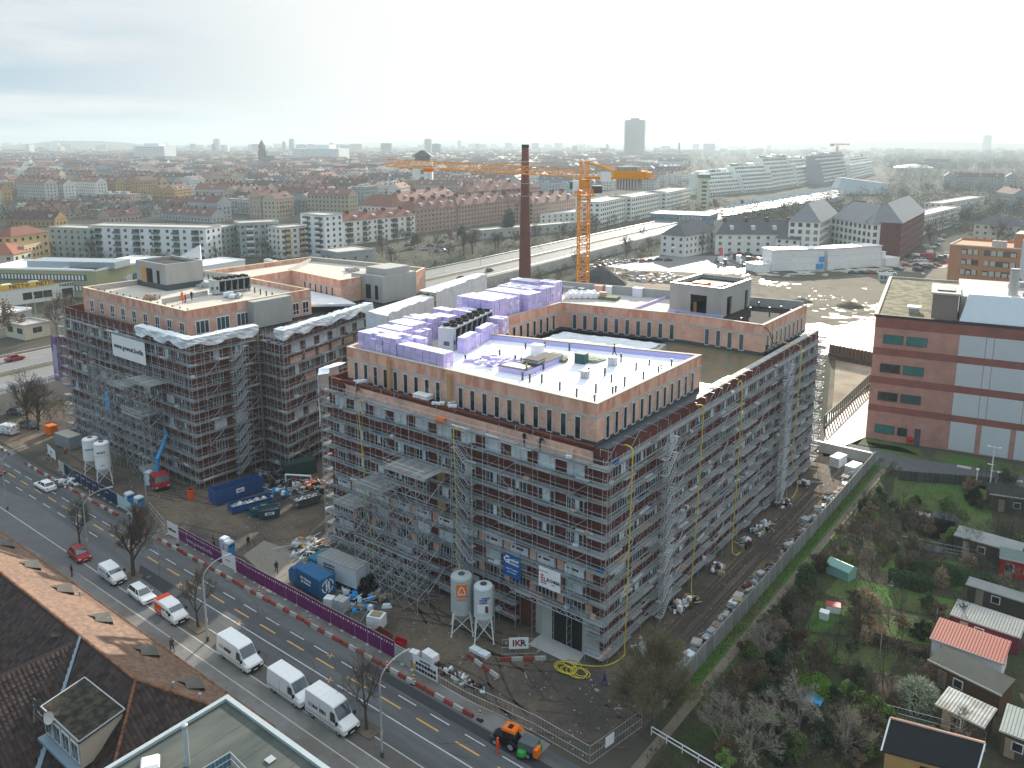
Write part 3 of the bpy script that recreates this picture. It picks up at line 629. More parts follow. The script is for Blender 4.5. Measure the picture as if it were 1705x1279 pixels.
def scaffold(label,p,q,nb,levels,top=None,bay=None,braces=4,gaps=(),skip=lambda i,k:False,wide=0.0,stairs=(),seed=1,consoles=False,limit=300,deep=1.0):
    """p->q is the outer line of standards, outside to the right of p->q; decks reach 1 m towards the wall"""
    rr=random.Random(seed)
    p=Vector(p);q=Vector(q);d=(q-p);Ln=d.length;a=math.atan2(d.y,d.x); bay=Ln/nb
    t=thing('scaffolding',label,'scaffolding',(p.x,p.y,0),a,'scaffolding around the two blocks')
    zt=top or levels[-1]+1.1; nd=0; stuff=MB(); tr=MB()
    for i in range(nb+1):
        x=i*bay; e=rr.uniform(-.02,.02)
        between('standard',T_std,t,(x,0,0),(x+e,0,zt+rr.choice((0,0,.9,1.3)))); between('standard',T_std,t,(x,.95,0),(x,.95,zt-.1))
        for k,z in enumerate(levels):
            tr.tube((x,-.02,z-.06),(x,1.12,z-.06),.035,3,C['steel'])
            if not consoles or k<len(levels)-1: tr.tube((x,0,z+1),(x,.95,z+1),.02,3,C['steel'])
        if consoles:
            tr.tube((x,0,levels[-1]+2.0),(x,1.35,levels[-1]+2.05),.035,3,C['steel']); tr.tube((x,1.35,levels[-1]+2.05),(x,1.35,levels[-1]+1.2),.03,3,C['steel'])
    for k,z in enumerate(levels):
        for i in range(nb):
            if rr.random()<.25 and not skip(i,k): tr.tube((i*bay,.92,z),((i+1)*bay,.92,z+1.9),.02,3,C['steel'])
            if skip(i,k): continue
            u=rr.random(); me=DK2 if u<.05 else (DKW if wide and u>.5 else DK)
            if u>.985: continue
            loc=(i*bay,1.0+rr.uniform(-.03,.03),z+rr.uniform(-.015,.015)); nd+=1
            if nd<=limit:
                o=place('deck',me,t,loc); o.scale=(bay,1,1)
            else:
                stuff.box(i*bay+.03,.02,z,(i+1)*bay-.03,.98,z+.06,C['deck'])
        # runs of rails, broken where bays are left out
        i=0
        while i<nb:
            if skip(i,k): i+=1; continue
            j=i
            while j<nb and not skip(j,k): j+=1
            for h in (.52,1.02): between('guard_rail',T_rail,t,(i*bay,-.05,z+h),(j*bay,-.05,z+h+rr.uniform(-.01,.01)))
            o=MB(); o.box(i*bay,-.0,z+.06,j*bay,.03,z+.17,C['deck']); o.build('toe_board',t)
            i=j
    # diagonal braces, one bay in "braces", zigzag
    for i in range(1,nb,braces):
        fl=0
        for k in range(len(levels)-1):
            if skip(i,k): continue
            x0,x1=(i*bay,(i+1)*bay) if (k%2) else ((i+1)*bay,i*bay)
            between('brace',T_br,t,(x0,-.09,levels[k]),(x1,-.09,levels[k+1]))
    # odds and ends lying on the decks
    for _ in range(int(nb*len(levels)*.30)):
        i=rr.randrange(nb);k=rr.randrange(len(levels))
        if skip(i,k):continue
        x=i*bay+rr.random()*bay; z=levels[k]+.07; mm=rr.choice([C['brick'],C['brick'],C['deck2'],C['white'],C['film'],C['blue'],C['clay'],C['film']])
        if rr.random()<.45: stuff.ob((x,.45),rr.uniform(1.2,2.6),rr.uniform(.15,.3),z,z+.12,rr.uniform(-.1,.1),mm)
        else: stuff.ob((x,.5),rr.uniform(.4,.9),rr.uniform(.3,.5),z,z+rr.uniform(.2,.5),rr.uniform(-.4,.4),mm)
    tr.build('transoms',t,kind='stuff')
    if stuff.v: stuff.build('loose_material',t,kind='stuff')
    for (x,z0,z1,dr) in stairs:
        k=z0
        while k+2<=z1+.01:
            s=MB()
            for yy in (-1.25,-.55):
                s.tube((x,yy,k),(x+2.2*dr,yy,k+2),.05,3,C['steel']); s.tube((x,yy,k+1),(x+2.2*dr,yy,k+3),.03,3,C['steel'])
                s.tube((x,yy,k+.5),(x+2.2*dr,yy,k+2.5),.02,3,C['steel'])
            for u in range(9): 
                xx=x+2.2*dr*(u+.5)/9; s.box(xx-.12,-1.25,k+2*(u+.5)/9,xx+.12,-.55,k+2*(u+.5)/9+.03,C['deck'])
            s.box(x+2.2*dr,-1.3,k+2,x+2.2*dr+.6*dr,-.5,k+2.05,C['deck']); s.box(x-.6*dr,-1.3,k,x,-.5,k+.05,C['deck'])
            s.build('stair_flight',t); k+=2
        for xx in (x-.6*dr,x+2.8*dr):
            for yy in (-1.3,): between('standard',T_std,t,(xx,yy,0),(xx,yy,z1+1))
    return t
LV=[1+2*k for k in range(12)]
gate=lambda i,k:(14<=i<=17 and k<2)
sc1=scaffold('scaffolding along the street front of the big block with loading platforms',(-46.6,0),(0,0),19,LV,24.2,skip=gate,stairs=((28.2,3,22,-1),),seed=3,wide=1)
sc2=scaffold('scaffolding along the long right side of the big block with yellow hoses',(0,0.6),(0,73),28,LV,24.1,skip=lambda i,k:False,stairs=((10.8,1,23,1),(50.5,1,23,1)),seed=5,consoles=True,wide=1,braces=5)
sc3=scaffold('scaffolding on the left end of the big block with white tarpaulin draped over its top',(-49.9,22),(-46.9,0),9,LV[:11],24,seed=8)
sc3b=scaffold('short scaffolding on the far right end of the big block, bright in the sun',(-.2,74.6),(-7.6,74.6),3,LV,24.2,seed=9)
sc4=scaffold('scaffolding on the street front of the left block behind the white banner',(-126,-1.6),(-77.4,-1.6),20,[1.2+2*k for k in range(12)],25,seed=11,stairs=((14,9,23,1),))
sc5=scaffold('scaffolding on the short right side of the left block with the steel stair',(-77.4,-1.6),(-77.4,11.2),5,[1.2+2*k for k in range(12)],25,seed=12,stairs=((7.2,1,23,1),),braces=3)
sc5b=scaffold('narrow scaffolding across the inner corner of the left block',(-77.2,11.3),(-70.6,11.3),3,[1.2+2*k for k in range(12)],25,seed=14)
sc6=scaffold('scaffolding on the inner side of the left block facing the courtyard',(-70.4,11.4),(-76.3,37.2),10,[1.2+2*k for k in range(12)],25,seed=13)
# corner link decks where two runs meet
# raking loading towers in front of the big block
def trussed_tower(label,x0,x1,y0,z1,nx,group=None,par=None):
    t=par
    dx=(x1-x0)/nx; zs=list(np.arange(0,z1+.1,2.0))
    for i in range(nx+1):
        x=x0+i*dx
        between('standard',T_std,t,(x,y0,0),(x,y0,z1+1))
        for k in range(len(zs)-1):
            between('brace',T_br,t,(x,y0,zs[k]) if k%2 else (x,-.1,zs[k]),(x,-.1,zs[k+1]) if k%2 else (x,y0,zs[k+1]))
    for i in range(nx):
        for k in range(len(zs)-1):
            a,c=(x0+i*dx,x0+(i+1)*dx)
            between('brace',T_br,t,(a,y0-.03,zs[k]),(c,y0-.03,zs[k+1]))
            between('brace',T_br,t,(c,y0-.06,zs[k]),(a,y0-.06,zs[k+1]))
    for k in range(1,len(zs)):
        between('ledger',T_rail,t,(x0,y0,zs[k]),(x1,y0,zs[k]))
        if k%2: between('ledger',T_rail,t,(x0,y0,zs[k]+1),(x1,y0,zs[k]+1))
def platform(par,x0,x1,y0,z):
    n=max(2,int((x1-x0)/.33)); w=(x1-x0)/n
    for i in range(n):
        b=MB(); b.box(x0+i*w,y0,z,x0+(i+1)*w-.03,0,z+.07,C['deck2'] if (i*7)%9==0 else C['deck']); b.build('platform_plank',par)
    b=MB()
    for yy in (y0,-.1):
        b.box(x0,yy-.03,z-.3,x1,yy+.03,z-.02,C['steel'])
    for h in (.5,1.0): b.tube((x0,y0,z+h),(x1,y0,z+h),.03,3,C['steel']); b.tube((x0,y0,z+h),(x0,0,z+h),.03,3,C['steel']); b.tube((x1,y0,z+h),(x1,0,z+h),.03,3,C['steel'])
    b.build('platform_frame',par)
# (local frame of sc1: x measured from the left end, y=0 outer line, -y towards the street)
trussed_tower('',16,23.2,-3.2,16,4,par=sc1); platform(sc1,16,23.2,-3.4,17.0)
trussed_tower('',9.8,15.6,-3.2,12,3,par=sc1); platform(sc1,9.8,15.6,-3.4,13.0)
platform(sc1,5.2,9.6,-3.0,9.0); trussed_tower('',5.2,9.6,-3.0,8,2,par=sc1)
trussed_tower('',12,23.2,-5.2,6,5,par=sc1)
trussed_tower('',20,28,-3.0,19,4,par=sc4); platform(sc4,26,32,-3.0,15.2); platform(sc4,33,41,-3.0,17.2); platform(sc4,31,38,-3.4,11.2); trussed_tower('',31,40,-3.2,16,4,par=sc4); trussed_tower('',8,20,-2.6,8,5,par=sc4)
# lattice bridge above the gateway
b=MB()
for y in (-.1,.9):
    for z in (4.55,5.1): b.tube((33.5,y,z),(46.4,y,z),.05,4,C['steel'])
    for i in range(20):
        x=33.6+i*.64; b.tube((x,y,4.55 if i%2 else 5.1),(x+.64,y,5.1 if i%2 else 4.55),.035,3,C['steel'])
b.build('lattice_girder',sc1)
# tarpaulins, banners, hoses hung on the scaffolds (things of their own)
def cloth(name,label,cat,pts,h,m,t=.05,sag=.35,seed=0,top_over=.0,group=None):
    "strip of sheet hanging from a line, wrinkled"
    rr=random.Random(seed); b=MB(); n=0; V=[];
    P=[]
    for i in range(len(pts)-1):
        p,q=Vector(pts[i]),Vector(pts[i+1]); k=max(2,int((q-p).length/.7))
        for j in range(k): P.append(p.lerp(q,j/k))
    P.append(Vector(pts[-1])); rowsn=5
    for i,p in enumerate(P):
        a=P[max(0,i-1)];c=P[min(len(P)-1,i+1)];d=(c-a).normalized();nn_=Vector((d.y,-d.x,0))
        for r in range(rowsn+1):
            f=r/rowsn; o=nn_*(rr.uniform(-.12,.12)+ .1*math.sin(i*.9+r))
            hh=h*(1+(.25*math.sin(i*.7)+rr.uniform(-.1,.1))*f)
            V.append(tuple(p+o+Vector((0,0,-hh*f))))
    b.v=V; b.mats=[m]
    for i in range(len(P)-1):
        for r in range(rowsn):
            a=i*(rowsn+1)+r; b.f.append((a,a+rowsn+1,a+rowsn+2,a+1)); b.m.append(0)
    if top_over:
        n0=len(b.v)
        for i,p in enumerate(P):
            a=P[max(0,i-1)];c=P[min(len(P)-1,i+1)];d=(c-a).normalized();nn_=Vector((d.y,-d.x,0)); b.v.append(tuple(p-nn_*top_over+Vector((0,0,rr.uniform(0,.25)))))
        for i in range(len(P)-1):
            b.f.append((i*(rowsn+1),n0+i,n0+i+1,(i+1)*(rowsn+1))); b.m.append(0)
    return b.build(name,label=label,cat=cat,group=group,smooth=False)
cloth('tarpaulin','white tarpaulin strip along the top of the left block from banner to inner corner','tarpaulin',[(-94,-1.8,25.9),(-77.3,-1.8,25.9),(-77.2,11.4,25.9)],1.5,C['film'],seed=1,top_over=1.3)
cloth('tarpaulin','white tarpaulin strip along the top of the courtyard side of the left block','tarpaulin',[(-72.5,11.2,26.0),(-70.1,11.4,26.0),(-76.1,37.0,26.0)],1.4,C['film'],seed=2,top_over=1.4)
cloth('tarpaulin','torn white tarpaulin hanging over the left top corner of the big block','tarpaulin',[(-48.6,5,25.6),(-48.2,1.0,25.6),(-46.8,-.3,25.2)],3.2,C['film'],seed=3,top_over=1.6)
cloth('tarpaulin','narrow white tarpaulin rag hanging below the torn sheet at the left corner','tarpaulin',[(-47.6,.4,23),(-46.9,-.2,23)],4.5,C['film'],seed=4)
b=MB()
pl=[(-68.5,30),(-63.5,31.5),(-63.5,47),(-66,47),(-66,35),(-68.5,35)]
def wrap_wall(p,q,z0,z1,seed):
    rr=random.Random(seed);p=Vector(p);q=Vector(q);k=int((q-p).length/1.3);n0=len(b.v);d=(q-p).normalized();nn_=Vector((d.y,-d.x))
    for i in range(k+1):
        c=p.lerp(q,i/k)
        for r in range(7):
            o=nn_*rr.uniform(-.14,.14); b.v.append((c.x+o.x,c.y+o.y,z0+(z1-z0)*r/6+(rr.uniform(-.2,.2) if r==6 else 0)))
    if C['film'] not in b.mats: b.mats.append(C['film'])
    for i in range(k):
        for r in range(6):
            a=n0+i*7+r; b.f.append((a,a+7,a+8,a+1)); b.m.append(0)
wrap_wall((-70,29.5),(-64,29.5),0,26.3,1); wrap_wall((-64,29.5),(-69,47),0,26.6,2); wrap_wall((-69,47.6),(-76,72),0,27.4,3)
b.poly([(-70,29.5,26.2),(-64,29.5,26.2),(-69,47,26.5),(-73,47,26.5)],C['film']); b.poly([(-74,47.6,27.2),(-69,47.6,27.2),(-76,72,27.2),(-79,72,27.2)],C['film'])
b.build('wrapped_scaffolding',label='scaffold run fully wrapped in white sheeting between the two blocks',cat='scaffolding')
def banner(label,p,q,z0,z1,m,frame=True,name='banner',off=.15):
    p=Vector(p);q=Vector(q);a=math.atan2(q.y-p.y,q.x-p.x); L_=(q-p).length
    t=thing(name,label,'banner',(p.x,p.y,z0),a); b=MB(); b.box(0,-off-.03,0,L_,-off,z1-z0,m); b.build('sheet',t); return t,L_,z1-z0
t,w_,h_=banner('white banner with a web address high on the left block scaffold',(-102.8,-1.6),(-91.2,-1.6),19.2,23.2,C['white'])
dk=mat('print_dark',(.03,.03,.04),.7,.05,1)
text_on('www.gowest.berlin',1.32,dk,t,(w_/2,-.2,h_/2),(math.pi/2,0,0),True)
t,w_,h_=banner('purple banner on the far left end of the left block',(-126.3,3.2),(-126.2,-1.8),10.5,19,mat('violet_print',(.17,.08,.22),.7,.25,.4,col2=(.42,.36,.48),mix_scale=.35))
t2=thing('banner','purple banner facing the street at the left edge of the left block','banner',(-129.6,-1.4,9.5)); b=MB(); b.box(0,0,0,3.3,.05,9.5,MATS['violet_print']); b.box(.9,-.02,2.6,2.3,-.005,7.6,mat('violet_motif',(.40,.36,.5),.7,.3,1)); b.build('sheet',t2)
text_on('gowest',.62,C['white'],t2,(1.65,-.03,1.4),(math.pi/2,0,0)); 
t,w_,h_=banner('blue company sign on the scaffold above the silos',(-13.9,-.05),(-11.3,-.05),6.6,9.4,mat('blue_sign',(.01,.10,.32),.5,.1,1))
text_on('G',1.3,C['white'],t,(.5,-.2,2.1),(math.pi/2,0,0)); text_on('ottlieb',.55,C['white'],t,(1.6,-.2,2.2),(math.pi/2,0,0)); text_on('Gerüstbau',.36,C['white'],t,(1.55,-.2,1.75),(math.pi/2,0,0)); text_on('Malerei  Trockenbau',.2,C['white'],t,(1.3,-.2,1.0),(math.pi/2,0,0)); text_on('030 / 6 61 20 20',.2,C['white'],t,(1.3,-.2,.6),(math.pi/2,0,0))
t,w_,h_=banner('white company sign with red building emblem near the right corner of the scaffold',(-8.7,-.05),(-5.7,-.05),7.0,9.5,C['white'])
text_on('KOMA',.62,dk,t,(2.05,-.2,1.1),(math.pi/2,0,0)); 
b=MB()
for i in range(4): b.box(.3+i*.22,-.21,.5,.44+i*.22,-.19,1.3+.35*math.sin(1+i),C['red'])
for i in range(3): b.box(.28,-.23,.7+i*.3,1.2,-.2,.76+i*.3,C['white'])
b.build('emblem',t); text_on('B A U',.16,dk,t,(2.0,-.2,.66),(math.pi/2,0,0))
t,w_,h_=banner('small white three-letter sign on the courtyard scaffold of the left block',(-73.2,22.6),(-73.7,24.6),6.4,8.2,C['white']); text_on('BSP',.8,dk,t,(w_/2,-.2,.9),(math.pi/2,0,0))
t,w_,h_=banner('bright blue sheet on the lower street scaffold of the left block',(-107.6,-1.7),(-106.0,-1.7),8.0,11,C['blue2'])
# yellow hoses hanging from the top deck
def hose(label,pts,r=.075,m=None,coil=None):
    b=MB(); P=[Vector(p) for p in pts]
    Q=[]
    for i in range(len(P)-1):
        p0=P[max(0,i-1)];p1=P[i];p2=P[i+1];p3=P[min(len(P)-1,i+2)]
        for j in range(6):
            t=j/6; Q.append(.5*((2*p1)+(p2-p0)*t+(2*p0-5*p1+4*p2-p3)*t*t+(3*p1-p0-3*p2+p3)*t**3))
    Q.append(P[-1])
    for i in range(len(Q)-1): b.tube(Q[i],Q[i+1],r,6,m or C['yellow'])
    if coil:
        cx,cy,n,rad=coil; rr=random.Random(4)
        for k in range(n):
            a0=rr.uniform(0,6.28); R0=rad*rr.uniform(.5,1.2); ox,oy=rr.uniform(-rad,rad)*.9,rr.uniform(-rad,rad)*.5; last=None
            for s_ in range(13):
                a=a0+s_*.5; c=(cx+ox+R0*math.cos(a),cy+oy+R0*.7*math.sin(a),.08+.05*rr.random()+k*.015)
                if last: b.tube(last,c,r*.75,4,m or C['yellow'])
                last=c
    return b.build('hose',label=label,cat='hose',smooth=True)
hose('yellow hose hanging at the right front corner with its end coiled on the ground',[(.0,3.4,25.0),(.9,3.2,24.9),(1.1,3.2,23.5),(.9,3.3,12),(.8,3.2,2.0),(.9,2.6,.4),(-.2,.2,.1),(-3.2,-1.6,.1)],coil=(-2.6,-2.3,9,1.3))
hose('yellow hose on the long side, second from the front corner',[(.2,20.5,25.0),(.9,20.9,24.9),(1.0,21,23.5),(.9,20.6,10),(.8,20.2,1.5),(1.2,19.6,.2)],coil=(1.5,19.2,3,.6))
hose('thin yellow hose on the middle of the long side',[(.2,33.4,24.4),(.9,33.5,24.2),(.95,33.4,12),(.9,33.0,1.5),(1.6,32.4,.2),(1.9,33.6,.15)])
hose('yellow hose at the rear of the long side, swinging out at its foot',[(-3.0,55,28.4),(-3.0,56,26),(-1,57,25.4),(.4,57.5,25.2),(.9,57.6,23.5),(.9,57,12),(.9,56.3,7),(1.8,57.4,2),(1.6,55.3,.3),(.3,54,.2)])
hose('yellow hose hanging down the street front above the silos',[(-20.2,.2,22.6),(-20.9,-.6,23.3),(-21.1,-.7,22.3),(-20.9,-.6,14),(-20.9,-.5,8.2),(-20.4,-1,6.5),(-18.2,-3,6.7)])
hose('yellow hose down the left part of the street front',[(-37.6,.2,22.9),(-38.2,-.4,23.3),(-38.3,-.5,22),(-37.8,-.4,14),(-37.5,-.4,8),(-36,-.8,3),(-35.2,-1.6,.6)])
hose('black hose lying over the parapet of the rear wing',[(-4,51.5,29.1),(-3.0,53,28),(-2.8,55,25.6),(-2.9,57.5,25.2)],m=C['black'],r=.06)
# ============================================================ ROOFTOP OBJECTS
PILES=[]
# lilac insulation: every stack a thing of bundles
b=MB(); b.box(-.58,-.29,0,.58,.29,.60,C['xps']); b.box(-.585,-.295,.60,.585,.295,.615,C['xps_t']);  # bundle tops get a whiter colour, sunlight painted on
for z in (.0,.3): b.box(-.588,-.298,z,.588,.298,z+.03,C['xps_edge'])
BUN=b.mesh('insulation_bundle')
b=MB(); b.box(-.58,-.29,0,.58,.29,.60,C['xps_t']); b.box(-.4,-.292,.1,.4,-.29,.5,C['xps']); BUN2=b.mesh('insulation_bundle')
def stack(x,y,nx,ny,nz,a=0,z=27.96,label='',group='stacks of lilac insulation on the left wing roof',seed=0):
    rr=random.Random(seed); t=thing('insulation_stack',label,'insulation stack',(x,y,z),a,group)
    for i in range(nx):
        for j in range(ny):
            top=nz-(1 if rr.random()<.08 else 0)
            for k in range(top):
                # only bundles that show on the outside of the pile
                if 0<i<nx-1 and 0<j<ny-1 and k<top-1: continue
                place('insulation_bundle',BUN2 if rr.random()<.06 else BUN,t,(i*1.24+rr.uniform(-.04,.04),j*.65+rr.uniform(-.03,.03),k*.635))
    return t
S=[((-43.3,4.2),4,5,4,'lilac insulation stack at the front left roof corner, nearest the parapet edge'),
((-38.2,4.2),2,5,4,'lilac insulation stack beside the front left corner stack, with bluish bundles'),
((-35.6,4.3),3,3,3,'lower lilac insulation stack third from the left along the front parapet'),
((-32.0,4.2),4,3,3,'lilac insulation stack nearest the white roof on the front parapet'),
((-43.6,8.0),4,4,4,'flat topped lilac stack behind the front left corner stack'),
((-38.6,7.6),3,3,3,'low lilac stack in front of the chiller end'),
((-44.6,11.2),4,5,4,'lilac stack in the middle of the left roof edge'),
((-40.4,11),2,4,3,'narrow lilac stack beside the chiller, low'),
((-45.4,15),4,4,4,'lilac stack on the left roof edge opposite the chiller'),
((-46.4,18.6),3,5,3,'lilac stack next to the white wrapped scaffolding'),
((-43,18),3,4,4,'lilac stack behind the chiller on its left'),
((-43,23.6),3,4,4,'small upright lilac stack in the dip behind the chiller'),
((-45.6,27.6),6,6,6,'tallest broad lilac stack in the middle of the left wing'),
((-48.2,24.5),3,3,3,'small lilac stack left of the tallest one'),
((-46.8,32.4),6,6,5,'broad lilac stack behind the tallest one'),
((-47.8,37.4),6,6,5,'lilac stack further back with sun on its tops'),
((-41.2,38),2,6,5,'tall leaning lilac stack beside the inner parapet'),
((-49,42.2),6,6,5,'lilac stack second from the back of the wing'),
((-42.4,43.6),2,6,5,'squared tall lilac stack at the bend of the inner parapet'),
((-51,48.6),5,4,5,'last lilac stack at the back beside the grey hatch'),
((-45.8,50.4),3,4,5,'tall lilac stack at the back end nearest the courtyard'),
((-40.2,24.8),2,2,4,'single lilac pallet standing behind the chiller near the parapet'),
((-39.9,27.4),1,2,4,'half lilac pallet beside the single pallet')]
for i,(p,nx,ny,nz,lab) in enumerate(S): stack(p[0]+.6,p[1]+.3,nx,ny,nz+1,rnd.uniform(-.03,.03),27.96,lab,seed=i)
# row of wrapped bundles in front of the chiller, on the white roof edge
for i in range(6): stack(-31.2-i*.58,12.4+i*1.95,1,3,4-(i%3==2),.2,28.0,'upright bluish lilac stack in the row before the chiller, number %s from its near end'%(['first','second','third','fourth','fifth','sixth'][i]),group='row of upright stacks before the chiller',seed=50+i)
stack(-36.6,24.2,3,3,4,.2,28.1,'large upright lilac block standing alone at the corner of the white roof','single large block',seed=60)
# chillers
def chiller(label,x,y,nf,a,z=28.0,L_=None,H=2.6):
    L_=L_ or nf*1.45
    t=thing('chiller',label,'air cooler',(x,y,z),a)
    b=MB(); b.box(0,-1.15,.25,L_,1.15,.5,C['steel']); b.box(0,-1.15,H-.25,L_,1.15,H,C['steel']); b.box(0,-1.15,.5,.9,1.15,H-.25,mat('cooler_panel',(.45,.49,.5),.5,.06,1))
    for i in range(nf+1): xx=.9+(L_-.98)*i/nf; b.box(xx,-1.15,.5,xx+.08,1.15,H-.25,C['steel'])
    b.build('frame',t)
    for i in range(nf):
        xx=.98+(L_-.98)*i/nf; w_=(L_-.98)/nf-.1
        for s_ in (-1,1):
            q=MB(); q.poly([(xx,s_*1.1,H-.3),(xx+w_,s_*1.1,H-.3),(xx+w_,s_*.35,.55),(xx,s_*.35,.55)][::s_],C['black']); q.build('coil',t)
    for i in range(nf):
        for s_ in (-1,1):
            xx=.6+(L_-.6)*(i+.5)/nf
            q=MB(); q.lathe((xx,s_*.57,H),[(.52,0),(.52,.28),(.46,.28),(.46,.05)],12,C['black']); f=q.build('fan',t)
            q=MB()
            for k in range(4): q.ob((xx,s_*.57),.8,.14,H+.12,H+.14,k*.785,C['steel_d'])
            q.build('blades',f)
    b=MB(); b.box(.3,-1.17,1.1,.7,-1.15,1.7,C['navy']); b.box(-.01,-.6,1.0,-.001,.3,1.6,C['steel_d']); b.build('control_panel',t)
    return t
chiller('long grey air cooler with a double row of black fans amid lilac stacks',-33.8,11.9,7,R(105.5),H=3.5,L_=13.8)
chiller('grey air cooler on the left block roof behind the workers',-98.8,16.3,5,R(86),H=2.9,L_=7.6)
for i,(x_,y_,n_,m_,lab) in enumerate(((385,496,7,C['film'],'white film heap on the left block roof before the cooler'),(255,498,6,C['deck2'],'board pile at the foot of the left lift tower'),(340,478,6,C['steel'],'scrap and boards right of the left lift tower'),(585,452,7,C['concrete_l'],'white pieces on the rear wing roof of the left block'),(450,438,8,C['film'],'white covered pile on the far roof of the left block'))):
    g=at(x_,y_,28); PILES.append((lab,g.x,g.y,n_,m_,i))
# vent pipes on the white roof
b=MB(); b.lathe((0,0,0),[(.13,0),(.13,1.0),(.16,1.0),(.16,1.1)],8,C['steel_d']); PIPE=b.mesh('vent_pipe')
pp=[(775,595),(858,597),(870,627),(868,600),(895,600),(905,609),(882,630),(902,632),(932,644),(960,657),(990,664),(992,648),(1007,620),(1020,652),(1018,630),(1025,652),(1040,637),(1059,610),(1071,626),(1081,602),(1118,605),(1096,617),(1034,597),(948,578),(907,572),(875,575),(980,620),(800,600),(832,588)]
for i,(x,y) in enumerate(pp):
    g=at(x,y+6,28.24); place('vent_pipe',PIPE,None,(g.x,g.y,28.2),label='short dark vent pipe standing on the white insulated roof',cat='pipe',group='vent pipes on the white roof',scale=(1,1,rnd.uniform(.75,1.15)))
for i,(x,y) in enumerate([(1252,548),(1267,530),(1281,521),(1299,530),(1309,517),(1318,528),(1335,534),(1345,519),(1229,541),(1370,520)][:8]):
    g=at(x-18,y-8,28.0); place('vent_pipe',PIPE,None,(g.x,g.y,28.0),label='pale vent pipe standing on the black gravel roof of the rear wing',cat='pipe',group='vent pipes on the black roof')
for i in range(30):
    x=(-120+i*1.15); 
    place('guard_post',PIPE,None,(-121+i*1.22,3.4 if i%2 else 27-.2*i,28.0),label='short grey guard post standing on the left block roof',cat='post',group='guard posts on the left block roof')
# roof light shaft / hatch on white roof
b=MB(); b.prism([(-21.6,8.5),(-17.4,8.9),(-17.8,17.6),(-20.6,17.6),(-20.4,11),(-21.6,11)],28.22,28.95,C['xps_edge']); rc=b.build('roof_kerb',label='L-shaped insulated upstand with black edge in the middle of the white roof',cat='roof upstand')
b=MB(); b.prism([(-21.7,8.4),(-17.3,8.8),(-17.7,17.7),(-20.7,17.7),(-20.5,11.1),(-21.7,11.1)],28.95,29.02,C['bitumen']); b.prism([(-21.3,8.8),(-17.8,9.1),(-18,10.7),(-21.3,10.7)],29.02,29.05,C['xps_roof']); b.build('coping',rc)
def crate(label,x,y,z,sx,sy,h,m,cat='crate',name='crate',a=.1,lid=None,group=None):
    t=thing(name,label,cat,(x,y,z),a,group); b=MB(); b.box(-sx/2,-sy/2,0,sx/2,sy/2,h,m); b.build('body',t)
    b=MB(); b.box(-sx/2-.05,-sy/2-.05,h,sx/2+.05,sy/2+.05,h+.08,lid or m); b.build('lid',t); return t
def G28(px_,py_): return at(px_,py_,28.25)
for lab,p,sx,sy,h,m,n in (('dark green bin on the white roof beside the upstand',(968,604),1.5,1.2,1.3,mat('dark_green_bin',(.03,.10,.10),.5,.1,1),'bin'),('brick ventilation shaft with dark top on the white roof',(890,612),2.2,1.8,1.2,C['concrete'],'ventilation_shaft'),('small steel vent box on the white roof near the front',(974,629),.9,.9,.9,C['steel'],'vent_box'),('steel vent box on the white roof near the middle',(1020,608),1.0,1.0,1.1,C['steel'],'vent_box'),('white crumpled bag pile on the white roof near the back edge',(895,588),1.6,1.2,1.2,C['white'],'bag_pile')):
    g=G28(*p); crate(lab,g.x,g.y,28.22,sx,sy,h,m,cat=n.replace('_',' '),name=n,lid=C['bitumen'] if n=='ventilation_shaft' else None)
# offcuts of insulation scattered
def flat_pile(name,label,cat,cx,cy,z,n,r,ms,size=(1.1,.6,.1),seed=1,group=None,kind=None):
    rr=random.Random(seed); t=thing(name,label,cat,(cx,cy,z),0,group)
    for i in range(n):
        b=MB(); b.ob((0,0),size[0]*rr.uniform(.6,1.2),size[1]*rr.uniform(.6,1.2),0,size[2]*rr.uniform(.7,1.8),0,rr.choice(ms))
        b.build('piece',t,loc=(rr.uniform(-r,r),rr.uniform(-r*.6,r*.6),i*.012+rr.random()*.03),rz=rr.uniform(0,3))
    return t
g=G28(815,603); flat_pile('offcut_pile','scattered lilac insulation offcuts on the front of the white roof','insulation offcuts',g.x,g.y,28.24,22,3.6,[C['xps'],C['xps_t'],C['xps_edge']],(1.0,.6,.25),seed=2)
for lab,x_,y_,n_,m_,i in PILES: flat_pile('roof_pile',lab,'roof pile',x_,y_,28.02,n_*2,1.5,[m_,C['steel'],m_],(1.5,.6,.5),seed=60+i)
g=G28(915,596); flat_pile('board_pile','flat pile of olive boards on the white roof','boards',g.x,g.y,28.24,8,1.2,[C['leaf_p'],mat('olive_board',(.16,.19,.11),.9,.1,1)],(3.2,1.6,.2),seed=3)
g=G28(990,600); flat_pile('board_pile','olive boards behind the dark green bin on the white roof','boards',g.x,g.y,28.24,6,.8,[MATS['olive_board'],C['leaf_p']],(2.2,1.4,.2),seed=4)
g=at(850,595,28.25); flat_pile('board_pile','pale insulation sheets lying near the back of the white roof','boards',g.x,g.y,28.24,7,2.5,[C['white'],C['xps_t']],(1.6,.9,.12),seed=5)
